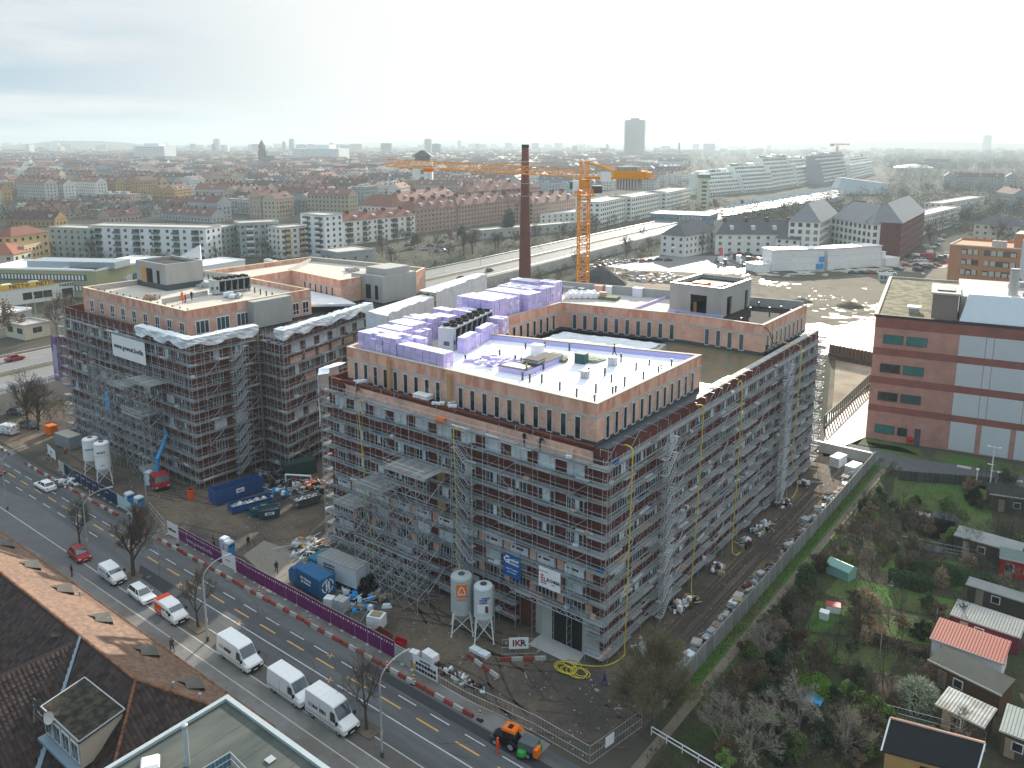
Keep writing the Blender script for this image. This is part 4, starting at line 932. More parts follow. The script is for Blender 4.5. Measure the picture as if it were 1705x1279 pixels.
# rear wing: white big bags, pallets, bins
BAG=[]
for s_ in range(3):
    rr=random.Random(s_); b=MB(); n0=0; prof=[(.35,0),(.52,.15),(.56,.5),(.5,.85),(.2,1.0),(.05,1.02)]
    b.lathe((0,0,0),prof,10,C['white']); b.v=[(v[0]*(1+rr.uniform(-.12,.12)),v[1]*(1+rr.uniform(-.12,.12)),v[2]*(1+rr.uniform(-.06,.06))) for v in b.v]; BAG.append(b.mesh('big_bag'))
for i in range(11):
    g=at(946+i*4.6,497-(i%2)*4,28.0); place('big_bag',BAG[i%3],None,(g.x,g.y,27.96),rnd.random()*6,'white big bag in the row on the back wing roof','big bag','white big bags on the back wing roof',scale=1.25)
for i,(x,y,m,sx,h,lab) in enumerate([(925,490,C['base_d'],2.4,1.7,'dark teal container box on the back wing roof'),(905,486,C['steel'],1.6,1.5,'grey cage on the back wing roof beside the teal box'),(997,488,C['clay'],1.6,1.5,'pallet of pinkish blocks behind the white bags'),(1004,496,C['clay'],1.4,1.1,'second lower pallet of pinkish blocks behind the white bags'),(1014,489,C['white'],1.2,1.5,'white wrapped pallet right of the pinkish blocks'),(1062,493,C['xps_t'],1.8,1.6,'leaning lilac bundle near the grey lift box'),(945,484,C['concrete_l'],3.0,.8,'pale slab stack by the rear parapet'),(968,492,C['steel_d'],1.2,1.4,'dark machine among the pallets on the back wing'),(1015,498,MATS['olive_board'],3.4,.5,'olive sheet pile in front of the pinkish pallets')]):
    g=at(x,y,28.0); crate(lab,g.x,g.y,27.96,sx,sx*.7,h,m,cat='pallet load',name='pallet_load',a=.2)
p1=at(1055,517,28); p2=at(1112,496,28)
b=MB(); b.wall((p1.x,p1.y),(p2.x,p2.y),27.96,28.4,.3,C['xps']); b.build('insulation_strip',label='long lilac insulation strip leading to the lift box',cat='insulation strip')
# things on the ledge in front of the top storey
for i,(x,lab) in enumerate(((-29.6,'left one of two white wrapped bundles on the front ledge'),(-28.3,'right one of two white wrapped bundles on the front ledge'))):
    crate(lab,x,2.2,24.75,1.1,1.3,.5,C['white'],cat='bundle',name='wrapped_bundle')
g=(-25,1.5); flat_pile('sack_pile','pale sacks on the front ledge right of the white bundles','sacks',-24.6,2.0,24.75,6,1.4,[mat('jute',(.48,.40,.27),.9,.1,1),C['film']],(1,.5,.25),seed=8)
flat_pile('sack_pile','white crumpled sheet on the left of the front ledge','sacks',-41,2.0,24.75,5,1.0,[C['film']],(1,.6,.2),seed=9)
crate('round orange tub on the scaffold beside the plywood panel',-24.4,.5,22.98+.1,1.2,.6,.4,C['orange'],cat='tub',name='tub')
for x in (-35.6,-24.8):
    t=thing('timber_prop','tall timber prop board leaning on the top storey at the %s'%('left' if x<-30 else 'right'),'timber prop',(x,2.6,24.1)); b=MB(); b.ob((0,0),.65,.08,0,4.6,0,C['wood'],.9); b.build('board',t); b=MB(); b.box(-.4,-.1,4.2,.4,-.02,4.35,C['wood']); b.build('cleat',t)
# ============================================================ CRANE
cr_=thing('tower_crane','orange-yellow tower crane with a long jib behind the big block','crane',(-106,160,0))
def lattice(b,p,q,w,n,m,r=.12,tri=False,r2=.07):
    p=Vector(p);q=Vector(q);d=(q-p).normalized(); u=d.orthogonal().normalized() if abs(d.z)>.9 else Vector((0,0,1)).cross(d).normalized(); v=d.cross(u).normalized()
    cs=[u*w/2+v*w/2,-u*w/2+v*w/2,-u*w/2-v*w/2,u*w/2-v*w/2] if not tri else [-u*w/2,u*w/2,Vector((0,0,1))*w*1.1]
    for c in cs: b.tube(p+c,q+c,r,4,m)
    k=len(cs); L_=(q-p).length
    for i in range(n):
        a=p+d*(L_*i/n);e=p+d*(L_*(i+1)/n); 
        for j in range(k):
            c0,c1=cs[j],cs[(j+1)%k]
            if i%2: c0,c1=c1,c0
            b.tube(a+c0,e+c1,r2,3,m); b.tube(e+cs[j],e+cs[(j+1)%k],r2,3,m)
cr_.location=tuple((CAM+_f.normalized()*0+Vector((_f.x,_f.y,0)).normalized()*190+_r*(115/1342*197)).to_2d())+(0,)
b=MB(); lattice(b,(0,0,0),(0,0,45.6),2.4,24,C['crane'],.2,r2=.11); b.build('mast',cr_)
jd=Vector((_r.x,_r.y,0)).normalized(); back=jd.copy(); tilt=Vector((_f.x,_f.y,0)).normalized()
# jib points to the left of the picture and slightly away, counter jib to the right
jv=(-jd*1.0+tilt*.635).normalized(); cv=-jv
b=MB(); lattice(b,(0,0,46.8),(0,0,48.4),3.4,1,C['crane'],.2); b.box(-1.9,-1.9,46.6,1.9,1.9,46.9,C['crane']); b.box(-1,-1,48.2,1,1,50.5,C['crane']); b.build('slewing_ring',cr_)
b=MB(); c=-jd*2.0+Vector((0,0,47.2)); b.ob((c.x,c.y),1.5,1.8,48.0,50.2,math.atan2(jd.y,jd.x),C['white']); cab=b.build('cab',cr_)
c2=-jd*2.95; b=MB(); b.ob((c2.x,c2.y),.9,1.5,48.3,49.9,math.atan2(jd.y,jd.x),C['teal']); b.build('cab_window',cab)
b=MB(); c=jd*3.0; b.ob((c.x,c.y),2.2,2.0,47.3,49.0,math.atan2(jd.y,jd.x),C['steel_d']); b.build('winch',cr_)
b=MB(); lattice(b,jv*1.0+Vector((0,0,51)),jv*60+Vector((0,0,52.6)),1.7,30,C['crane'],.13,tri=True,r2=.08); b.build('jib',cr_)
b=MB(); lattice(b,Vector((0,0,50)),Vector((0,0,54.6)),1.6,3,C['crane'],.16); b.build('tower_head',cr_)
b=MB()
e=cv*14.5+Vector((0,0,50.8)); nrm=Vector((-cv.y,cv.x,0))
for s_ in (-.9,.9):
    b.tube(cv*.8+nrm*s_+Vector((0,0,51)),cv*14.5+nrm*s_+Vector((0,0,51.3)),.38,4,C['crane'])
for i in range(8): b.tube(cv*(1+i*1.9)-nrm*.9+Vector((0,0,51)),cv*(1+i*1.9)+nrm*.9+Vector((0,0,51)),.12,3,C['crane'])
a_=math.atan2(cv.y,cv.x)
m_=cv*11.6; b.ob((m_.x,m_.y),8,2.4,50.9,52.7,a_,C['crane'],.93); m_=cv*16.2; b.ob((m_.x,m_.y),1.5,2.2,51.2,52.5,a_,C['crane'],.7)
b.build('counter_jib',cr_)
b=MB()
for i in range(8):
    m_=cv*(8.8+i*.7); b.ob((m_.x,m_.y),.5,2.2,48.3,53.6,a_,C['concrete_l'])
b.build('counterweight',cr_)
b=MB(); b.tube(Vector((0,0,54.5)),cv*9+Vector((0,0,52.6)),.3,4,C['crane']); b.tube(Vector((0,0,54.5)),jv*30+Vector((0,0,54.0)),.05,3,C['crane']); b.build('tie_bar',cr_)
b=MB(); m_=jv*46; b.ob((m_.x,m_.y),2.2,1.6,51.4,52.2,a_,C['orange']); b.tube(m_+Vector((0,0,51.4)),m_+Vector((0,0,50)),.06,3,C['black']); b.build('trolley',cr_)
b=MB(); m_=cv*6.2; b.ob((m_.x+nrm.x*-1.5,m_.y+nrm.y*-1.5),2.6,.1,50.2,52.4,a_,C['white']); sg=b.build('sign_board',cr_)
m_=-tilt*1.5; b=MB(); b.ob((m_.x,m_.y),1.2,.1,16.5,19.5,math.atan2(jd.y,jd.x),C['white']); b.build('sign_board',cr_)
for c in [o for o in bpy.data.objects if o.parent==cr_ and o.name.split('.')[0]!='mast']: c.location=(0,0,-2.0)
# brick chimney
g=at(874,470,12)
b=MB(); bk=facade_mat('chimney_brick',(.20,.062,.045),(.15,.05,.04),(.16,.09,.07),.4,.2,.12)
b.lathe((0,0,0),[(2.15,0),(1.9,20),(1.45,40),(1.12,56.2)],20,bk); ch=thing('chimney','tall round brick factory chimney with dark rim standing beside the crane','chimney',(g.x,g.y,0)); b.build('shaft',ch,smooth=True)
b=MB(); b.lathe((0,0,55.3),[(1.15,0),(1.22,.2),(1.2,1.0),(.9,1.0),(.8,.5)],20,C['bitumen']); b.build('rim',ch)
b=MB()
for z in (40,44,48,51): b.lathe((0,0,z),[(1.45-(z-40)*.0205+.04,0),(1.45-(z-40)*.0205+.04,.15)],20,C['steel'])
for i in range(60): b.box(1.0,-.2,2+i*.85,2.35-i*.0185,.2,2.06+i*.85,C['steel_d'])
b.build('iron_bands',ch)
NTH='first second third fourth fifth sixth seventh eighth ninth'.split()
# ============================================================ VEHICLES
def loft(b,secs,m,close=True):
    "closed cross-sections joined lengthwise"
    n=len(secs[0]); n0=len(b.v); k=b.mi(m)
    for s in secs: b.v+= [tuple(p) for p in s]
    for a in range(len(secs)-1):
        for i in range(n):
            j=(i+1)%n; b.f.append((n0+a*n+i,n0+(a+1)*n+i,n0+(a+1)*n+j,n0+a*n+j)); b.m.append(k)
    b.f.append(tuple(n0+i for i in range(n))); b.m.append(k); b.f.append(tuple(n0+(len(secs)-1)*n+n-1-i for i in range(n))); b.m.append(k)
def wheel(par,x,y,r,w=.22):
    b=MB(); b.v=[];n=14
    b.tube((x,y-w/2,r),(x,y+w/2,r),r,n,C['black'],cap=True); o=b.build('wheel',par)
    b=MB(); s=1 if y>0 else -1; b.tube((x,y+s*w/2,r),(x,y+s*(w/2+.01),r),r*.58,10,C['steel'],cap=True); b.build('rim',o)
headl=mat('headlight',(.6,.62,.62),.15,.05,1); tail=mat('tail_light',(.35,.01,.01),.3,.05,1)
def sec(x,hw,z0,z1,zm,hwt):
    "body section: sill z0, waist zm half width hw, top z1 half width hwt"
    return [(x,-hw*.94,z0),(x,-hw,z0+.18),(x,-hw,zm),(x,-hwt,z1-.05),(x,-hwt*.9,z1),(x,hwt*.9,z1),(x,hwt,z1-.05),(x,hw,zm),(x,hw,z0+.18),(x,hw*.94,z0)]
def van(label,loc,rz,m,L_=5.9,H=2.55,W=2.0,long=True,group=None,panelwin=False,stripe=None,text=None,rear=None):
    t=thing('van',label,'van',loc,rz,group); hw=W/2; b=MB(); z0=.32
    hood=1.15 if H>2.1 else 1.0
    X=[-L_/2,-L_/2+.08,L_/2-2.3,L_/2-1.75,L_/2-1.0,L_/2-.35,L_/2-.05,L_/2]
    Z=[H-.12,H,H-.0,H-.12,1.42,1.18,.98,.8]
    WT=[hw*.86,hw*.9,hw*.9,hw*.86,hw*.86,hw*.84,hw*.8,hw*.75]
    secs=[sec(x,hw*(1 if i<6 else .96),z0,z,min(1.15,z-.1) if i<4 else min(.95,z-.15),wt) for i,(x,z,wt) in enumerate(zip(X,Z,WT))]
    loft(b,secs,m); b.build('body',t,smooth=False)
    # windscreen, on the slope between sections 3 and 4
    b=MB(); x3,x4=X[3],X[4]; z3,z4=Z[3],Z[4]
    def sl(u,s,off=.02): return (x3+(x4-x3)*u+off,s*hw*.80,z3+(z4-z3)*u+off)
    b.poly([sl(.1,-1),sl(.95,-1),sl(.95,1),sl(.1,1)],C['glass_b']); b.build('windscreen',t)
    for s in (-1,1):
        b=MB(); y=s*(hw-.01)
        P=[(x3-.35,y*.985+s*.02,1.2),(x4-.25,y*.985+s*.02,1.2),(x3+.25,y*.93+s*.02,H*.78),(x3-.35,y*.93+s*.02,H*.78)]
        b.poly(P if s<0 else P[::-1],C['glass']); b.build('side_window',t)
        if panelwin:
            b=MB(); P=[(-L_/2+.4,y*.985+s*.02,1.25),(x3-.5,y*.985+s*.02,1.25),(x3-.5,y*.93+s*.02,H*.8),(-L_/2+.4,y*.93+s*.02,H*.8)]; b.poly(P if s<0 else P[::-1],C['glass']); b.build('side_window',t)
        b=MB(); b.box(X[4]-.05,s*hw,1.25,X[4]+.12,s*(hw+.22),1.55,C['black']); b.build('mirror',t)
        b=MB(); b.box(L_/2-.18,s*hw*.62,.72,L_/2+.02,s*hw*.93,.95,headl); b.build('headlight',t)
        b=MB(); b.box(-L_/2-.02,s*hw*.86,.9,-L_/2+.03,s*hw*.97,1.5,tail); b.build('tail_light',t)
        for x in (-L_/2+1.1,L_/2-.95): wheel(t,x,s*(hw-.12),.35)
        b=MB(); b.box(-.6,s*hw,.35,-.58+.02,s*(hw+.008),H*.85,C['steel']); b.box(x3-.45,s*hw,.35,x3-.43,s*(hw+.008),H*.7,C['steel']); b.box(-L_/2+.2,s*hw,.75,L_/2-1.3,s*(hw+.012),.85,C['steel']); b.build('door_gap',t)
    b=MB(); b.box(L_/2-.04,-hw*.55,.5,L_/2+.03,hw*.55,.75,C['black']); b.box(L_/2-.3,-hw*.93,.3,L_/2+.05,hw*.93,.47,C['black']); b.build('bumper',t)
    b=MB(); b.box(L_/2+.051,-.26,.36,L_/2+.06,.26,.46,C['white']); b.build('number_plate',t); b=MB(); b.box(-L_/2-.03,-.26,.6,-L_/2-.01,.26,.7,C['white']); b.build('number_plate',t)
    if H>2.1:
        b=MB()
        for i in range(4): b.box(-L_/2+.5+i*.85,-hw*.75,H,-L_/2+.6+i*.85,hw*.75,H+.02,m)
        b.build('roof_rib',t)
    if rear:
        b=MB(); b.box(-L_/2-.015,-hw*1.005,.34,-L_/2+1.7,hw*1.005,H*.8,rear); b.box(-L_/2-.01,-hw*.88,H*.8,-L_/2+.9,hw*.88,H+.01,rear); b.build('coloured_rear',t)
    if text:
        for s in (-1,):
            text_on(text,.5,dk,t,(-.7,s*(hw+.02),1.55),(math.pi/2,0,0))
            q=MB()
            for i in range(3): q.box(-2.5,-hw-.012,1.7-i*.16,-1.5+.1*i,-hw-.002,1.74-i*.16,C['steel_d'])
            q.build('print_lines',t)
    return t
def car(label,loc,rz,m,L_=4.4,H=1.5,W=1.8,estate=False,group=None,roofm=None):
    t=thing('car',label,'car',loc,rz,group); hw=W/2; b=MB()
    X=[-L_/2,-L_/2+.12,-L_/2+.8,L_/2-1.2,L_/2-.3,L_/2-.03,L_/2]; Z=[.7,.92,.95,.93,.78,.66,.5]
    loft(b,[sec(x,hw*(.93 if i in (0,6) else 1),.25,z,min(.72,z-.08),hw*.88) for i,(x,z) in enumerate(zip(X,Z))],m); b.build('body',t)
    # cabin: dark glasshouse with roof panel
    b=MB(); xr=-L_/2+(.15 if estate else .55); loft(b,[[(xr-.1,-hw*.84,.9),(xr-.1,hw*.84,.9),(xr+.35,hw*.66,H-.06),(xr+.35,-hw*.66,H-.06)],[(L_/2-1.15,-hw*.84,.9),(L_/2-1.15,hw*.84,.9),(L_/2-1.95,hw*.66,H-.06),(L_/2-1.95,-hw*.66,H-.06)]],C['glass']); b.build('windows',t)
    b=MB(); loft(b,[[(xr+.3,-hw*.67,H-.06),(xr+.3,hw*.67,H-.06),(xr+.38,hw*.6,H),(xr+.38,-hw*.6,H)],[(L_/2-1.9,-hw*.67,H-.06),(L_/2-1.9,hw*.67,H-.06),(L_/2-2.0,hw*.6,H),(L_/2-2.0,-hw*.6,H)]],roofm or m)
    for s in (-1,1):
        for xx,x2 in ((xr-.1,xr+.33),(L_/2-1.15,L_/2-1.92),(L_/2-2.35,L_/2-2.35)): b.tube((xx,s*hw*.85,.9),(x2,s*hw*.67,H-.05),.045,4,m)
    b.build('roof',t)
    b=MB(); b.poly([(L_/2-1.16,-hw*.76,.95),(L_/2-1.16,hw*.76,.95),(L_/2-1.90,hw*.6,H-.07),(L_/2-1.90,-hw*.6,H-.07)],C['glass_b']); 
    b.v=[(v[0]+.015,v[1],v[2]+.012) for v in b.v]; b.build('windscreen',t)
    for s in (-1,1):
        for x in (-L_/2+.85,L_/2-.85): wheel(t,x,s*(hw-.1),.31,.2)
        b=MB(); b.box(L_/2-.22,s*hw*.6,.58,L_/2-.02,s*hw*.9,.72,headl); b.build('headlight',t)
        b=MB(); b.box(-L_/2-.0,s*hw*.6,.68,-L_/2+.08,s*hw*.92,.82,tail); b.build('tail_light',t)
        b=MB(); b.box(L_/2-1.5,s*hw,.9,L_/2-1.35,s*(hw+.16),1.02,m); b.build('mirror',t)
    b=MB(); b.box(L_/2-.02,-.26,.4,L_/2+.015,.26,.5,C['white']); b.box(L_/2-.05,-hw*.5,.5,L_/2+.005,hw*.5,.62,C['black']); b.build('number_plate',t)
    return t
wcar=mat('white_car_paint',(.86,.87,.87),.3,.03,1); rcar=mat('red_car_paint',(.33,.012,.02),.3,.05,1)
def on(px_,py_): 
    g=at(px_,py_,0); return g
car('red hatchback parked under the bare tree',(-70.2,-24.3,.12),R(-3),rcar,4.1,1.55)
v=van('white small van with windows parked beside the large bare tree',(-60.9,-24.2,.1),R(-2),wcar,4.5,1.85,1.85,panelwin=True)
car('white estate car parked between the small van and the orange-white van',(-53.6,-24.1,.1),R(-3),wcar,4.5,1.48,estate=True)
van('white van with an orange-red rear parked at the sunlit tree',(-46.6,-24.0,.1),R(-2),wcar,4.9,1.98,1.9,panelwin=True,rear=mat('orange_red_wrap',(.75,.07,.02),.4,.05,1))
van('white high-roof van with dark and red lettering behind the lamp post',(-32.6,-23.9,.1),R(-1),wcar,6.0,2.65,2.05,text='ENLIP')
van('plain white high-roof van, middle of the last three',(-23.4,-23.9,.1),R(-1),wcar,5.7,2.55,2.05)
van('white high-roof van with round black prints, nearest the flat roof',(-17.0,-23.8,.1),R(-1),wcar,6.1,2.8,2.05,text='OO  iTEC')
car('cream white taxi driving away on the street',(-98.6,-17.0,0.01),R(181),wcar,4.6,1.45)
car('red car cut by the left edge of the picture on the street',(-112.3,-19.6,0.01),R(0),rcar,4.4,1.4)
car('white car at the bottom edge of the picture',(3.5,-24.0,.1),R(0),wcar,4.4,1.5)
for p,m,lab in (((10,722),wcar,'white van standing under the motorway at the left edge'),):
    g=on(*p); van(lab,(g.x,g.y,0),R(200),m,5.2,2.1,1.9)
for p,m,lab in (((48,712),C['steel_d'],'dark car behind the bushes left of the container'),((30,690),C['steel_d'],'grey car in the shade under the motorway'),):
    g=on(*p); car(lab,(g.x,g.y,0),R(20),m)
# trucks
def truck(label,loc,rz,cabm,box=None,L_=7.5,W=2.45,H=3.3,boxm=None,flat=False,roofm=None,open_door=False):
    t=thing('truck',label,'truck',loc,rz); hw=W/2; b=MB(); xc=L_/2-2.0
    loft(b,[[(x,-hw*.96,.6),(x,hw*.96,.6),(x,hw*.96,zt),(x,hw*.85,zt+.15),(x,-hw*.85,zt+.15),(x,-hw*.96,zt)] for x,zt in ((xc,2.75),(L_/2-.35,2.75),(L_/2-.05,1.6),(L_/2,1.2))],cabm); cabo=b.build('cab',t)
    b=MB(); b.poly([(L_/2-.30,-hw*.85,2.68),(L_/2-.30,hw*.85,2.68),(L_/2-.03,hw*.85,1.65),(L_/2-.03,-hw*.85,1.65)][::-1],C['glass_b']); b.v=[(v[0]+.02,v[1],v[2]) for v in b.v]; b.build('windscreen',cabo)
    for s in (-1,1):
        b=MB(); y=s*hw*.965; P=[(xc+.5,y,1.7),(L_/2-.25,y,1.7),(L_/2-.45,y,2.5),(xc+.5,y,2.5)]; b.poly(P if s<0 else P[::-1],C['glass']); b.build('side_window',cabo)
        for x in (-L_/2+1.3,-L_/2+2.5,L_/2-1.2): wheel(t,x,s*(hw-.18),.48,.3)
        b=MB(); b.box(L_/2-.1,s*hw*.6,.75,L_/2+.03,s*hw*.9,.95,headl); b.build('headlight',t)
    b=MB(); b.box(-L_/2,-.45,.75,L_/2-.3,.45,1.0,C['steel_d']); b.box(L_/2-.2,-hw*.9,.4,L_/2+.03,hw*.9,.75,C['black']); b.build('chassis',t)
    if box:
        b=MB(); b.box(-L_/2,-hw,1.05,xc-.15,hw,H,boxm); bx=b.build('box_body',t)
        b=MB(); b.box(-L_/2-.03,-hw-.03,H,xc-.12,hw+.03,H+.05,roofm or boxm)
        for i in range(9): b.box(-L_/2+.2+i*(L_-2.6)/9,-hw,H+.05,-L_/2+.26+i*(L_-2.6)/9,hw,H+.08,C['steel'])
        b.build('box_roof',bx)
    if open_door:
        b=MB(); b.box(xc+.2,-hw*.96-1.1,.9,xc+.28,-hw*.96,2.6,C['black']); b.box(xc+.18,-hw*.96-1.0,1.7,xc+.30,-hw*.96-.1,2.5,C['glass']); b.build('open_door',cabo)
    return t,hw,xc
tealc=mat('teal_cab',(.01,.16,.24),.35,.08,1)
t,hw,xc=truck('box lorry with white side, grey roof and open teal cab beside the scaffold',(-37.0,-6.2,0),R(184),tealc,True,9.2,2.5,3.6,boxm=mat('pale_box_side',(.50,.55,.58),.6,.08,1),roofm=mat('grey_lorry_roof',(.27,.275,.26),.85,.15,1),open_door=True)
for i,s_ in enumerate(('Baustoffe &','Trockenbau','Lieferung frei','Baustelle')): text_on(s_,.42,dk,t,(.2,hw+.02,2.95-i*.42),(math.pi/2,0,math.pi))
b=MB()
rr=random.Random(3)
for i in range(16): b.tube((-4.6-rr.random()*1.4,rr.uniform(-1.2,1.2),rr.uniform(.5,2.6)),(-4.6-rr.random()*1.4,rr.uniform(-1.2,1.2),rr.uniform(.5,2.6)),.16,5,C['black'])
b.box(-6.1,-1.2,.5,-4.7,1.2,.9,C['black']); b.build('rear_loader',t)
t,hw,xc=truck('red-cab lorry with a blue loading crane at the left block',(-86.3,-4.6,0),R(-12),C['red'],False,9)
b=MB(); b.box(-4.4,-1.2,1.0,1.8,1.2,1.25,C['steel_d']); b.box(-4.4,-1.2,1.25,-1.5,1.2,1.9,C['steel']); b.build('load_bed',t)
b=MB(); b.tube((1.9,0,1),(1.7,.2,4.6),.32,6,C['blue2'],cap=True); b.tube((1.7,.2,4.6),(-.8,2.8,7.6),.35,6,C['blue2'],r2=.28); b.tube((-.8,2.8,7.6),(-4.0,3.5,7.9),.30,6,C['blue2']); b.build('crane_arm',t)
b=MB(); b.tube((-4.0,3.5,7.9),(-14,5.5,12),.16,5,C['steel_d']); b.tube((-1.0,2.5,7.0),(-3,3.2,7.5),.12,5,C['steel']); b.build('crane_extension',t)
# blue box container with round emblem next to the box lorry
def container(name,label,cat,x,y,rz,L_,W,H,m,z=0,roof=None,ribs=True,group=None,fork=False):
    t=thing(name,label,cat,(x,y,z),rz,group); b=MB(); b.box(-L_/2,-W/2,.12,L_/2,W/2,H,m)
    if ribs:
        n=int(L_/.35)
        for i in range(n):
            xx=-L_/2+.15+i*L_/n
            for s in (-1,1): b.box(xx,s*W/2,.25,xx+.14,s*(W/2+.04),H-.15,m)
    b.build('walls',t)
    b=MB(); 
    for sx in (-1,1):
        for sy in (-1,1): b.box(sx*(L_/2-.12),sy*(W/2-.1),0,sx*(L_/2+.03),sy*(W/2+.06),H+.03,m)
    b.build('corner_post',t)
    b=MB(); b.box(-L_/2+.02,-W/2+.02,H,L_/2-.02,W/2-.02,H+.04,roof or m)
    for i in range(6): b.box(-L_/2+.3+i*L_/6,-W/2+.1,H+.04,-L_/2+.4+i*L_/6,W/2-.1,H+.06,roof or m)
    b.build('roof',t); return t
bb=mat('ocean_blue',(.015,.12,.27),.45,.08,1)
t=container('box_container','blue swap-body box with white lettering and round emblem behind the purple fence','container',-37.3,-9.6,R(-2),5.0,2.3,2.5,bb,z=.5)
b=MB(); b.box(-4.4,-1,0,-2.5,1,1.6,bb); b.box(-4.2,-.9,1.6,-2.5,.9,1.9,C['blue']); b.build('front_unit',t)
text_on('IBC Heizung',.42,C['white'],t,(-.4,-1.21,1.7),(math.pi/2,0,0)); text_on('für Neubau',.42,C['white'],t,(-.4,-1.21,1.2),(math.pi/2,0,0))
b=MB()
for i in range(20):
    a=i*2*math.pi/20; 
    if i%5==4: continue
    b.hexa([(2.54,(r_)*math.cos(a+e),1.35+r_*math.sin(a+e)) if k<1 else (2.58,(r_)*math.cos(a+e),1.35+r_*math.sin(a+e)) for k in (0,1) for r_,e in ((.78,0),(.92,0),(.92,.26),(.78,.26))],C['white'])
b.box(2.54,-.3,.75,2.58,-.08,1.95,C['white']); b.box(2.54,.08,.75,2.58,.3,1.95,C['white']); b.box(2.54,-.1,1.3,2.58,.1,1.45,C['white']); b.build('emblem',t)
# open skips
def skip_box(label,x,y,rz,L_,W,H,m,fill=None,slant=.0,text=None,group=None,name='skip'):
    t=thing(name,label,'skip',(x,y,0),rz,group); th=.09; b=MB(); zz=.15
    def wl(p0,p1,p2,p3): b.hexa([*p0,*p1] if 0 else [],m)
    s=slant
    out=[(-L_/2+s,-W/2+s*.4,zz),(L_/2-s,-W/2+s*.4,zz),(L_/2-s,W/2-s*.4,zz),(-L_/2+s,W/2-s*.4,zz)]; top=[(-L_/2,-W/2,H),(L_/2,-W/2,H),(L_/2,W/2,H),(-L_/2,W/2,H)]
    ins=[(x_*.96,y_*.92,zz+.1) for x_,y_,_ in out]; it=[(x_*.965,y_*.93,H) for x_,y_,_ in top]
    n0=len(b.v); b.v+=out+top+ins+it; k=b.mi(m)
    for i in range(4):
        j=(i+1)%4
        for f in ((i,j,4+j,4+i),(4+i,4+j,12+j,12+i),(8+j,8+i,12+i,12+j)): b.f.append(tuple(n0+q for q in f)); b.m.append(k)
    b.f.append((n0+8,n0+9,n0+10,n0+11)); b.m.append(k); b.build('shell',t)
    b=MB(); nr=max(3,int(L_/.8))
    for i in range(nr+1):
        xx=-L_/2+s+(L_-2*s)*i/nr
        for sy in (-1,1): b.hexa([(xx-.05,sy*(W/2-s*.4),zz),(xx+.05,sy*(W/2-s*.4),zz),(xx+.05,sy*(W/2-s*.4+.07),zz),(xx-.05,sy*(W/2-s*.4+.07),zz),(xx-.05,sy*W/2,H-.05),(xx+.05,sy*W/2,H-.05),(xx+.05,sy*(W/2+.07),H-.05),(xx-.05,sy*(W/2+.07),H-.05)],m)
    for sy in (-1,1): b.box(-L_/2-.05,sy*W/2-.05,H-.08,L_/2+.05,sy*W/2+.08,H+.04,m)
    b.build('rib',t)
    if fill:
        rr=random.Random(int(x*7)); q=MB()
        for i in range(60): q.ob((rr.uniform(-L_*.42,L_*.42),rr.uniform(-W*.36,W*.36)),rr.uniform(.2,.7),rr.uniform(.1,.4),H*.5,H*rr.uniform(.68,.93),rr.uniform(0,3),rr.choice(fill))
        q.box(-L_*.45,-W*.4,zz,L_*.45,W*.4,H*.65,fill[0]); q.build('fill',t,kind='stuff')
    if text: 
        q=MB(); q.box(-.7,-W/2-.1,H*.5,.7,-W/2-.08,H*.8,C['white']); q.build('sign_plate',t); text_on(text,.36,C['blue'],t,(0,-W/2-.12,H*.64),(math.pi/2,0,0))
    return t
skb=mat('skip_blue',(.015,.075,.24),.5,.15,1); skt=mat('skip_teal',(.01,.10,.15),.5,.15,1)
a_s=R(64)
P=lambda x,y:on(x,y)
def ctr(a,b_): 
    a=on(*a);b_=on(*b_); return ((a.x+b_.x)/2,(a.y+b_.y)/2,math.atan2(b_.y-a.y,b_.x-a.x),(b_-a).length)
x,y,a,l=ctr((352,846),(432,820)); skip_box('long deep blue open skip at the left of the group',x-1.0,y+.9,a,l,2.4,2.4,skb,text='BEHR')
x,y,a,l=ctr((382,855),(448,838)); skip_box('low blue skip filled with pale rubble in the middle of the group',x-.2,y+.3,a,l,2.2,1.2,skb,fill=[C['concrete_l'],C['white'],C['sand']])
x,y,a,l=ctr((410,860),(455,848)); skip_box('low blue skip with sand behind the teal skip',x+.3,y+.6,a,l,1.9,1.1,skt,fill=[C['sand'],C['dirt']])
x,y,a,l=ctr((430,862),(468,856)); skip_box('teal trapezoid skip of dark soil in front of the group',x+.2,y-.2,a,l,2.0,1.5,skt,fill=[C['dirt'],mat('red_soil',(.08,.04,.03),.9,.2,1)],slant=.5,text='BEHR')
x,y,a,l=ctr((486,848),(520,838)); skip_box('grey trapezoid skip of rubble at the left corner of the big block',x,y+.8,a,l+1,2.0,1.4,mat('grey_skip',(.12,.14,.15),.6,.2,1),fill=[C['sand'],C['white'],C['concrete_l']],slant=.5)
x,y,a,l=ctr((635,1062),(668,1078)); skip_box('small rust-red open trough behind the fence end',-23.2,-11.2,R(-3),2.2,1.0,.9,mat('rust_red',(.22,.05,.03),.8,.2,1))
skip_box('second red trough right of the rust-red one',-20.6,-11.0,R(10),1.3,.9,.8,C['red'])
container('site_container','grey two-door storage container at the far left of the site','container',-115.4,-5.8,R(5),5.2,2.4,2.5,mat('grey_container',(.27,.30,.31),.7,.12,1),roof=mat('pale_container_roof',(.52,.47,.40),.8,.15,1))
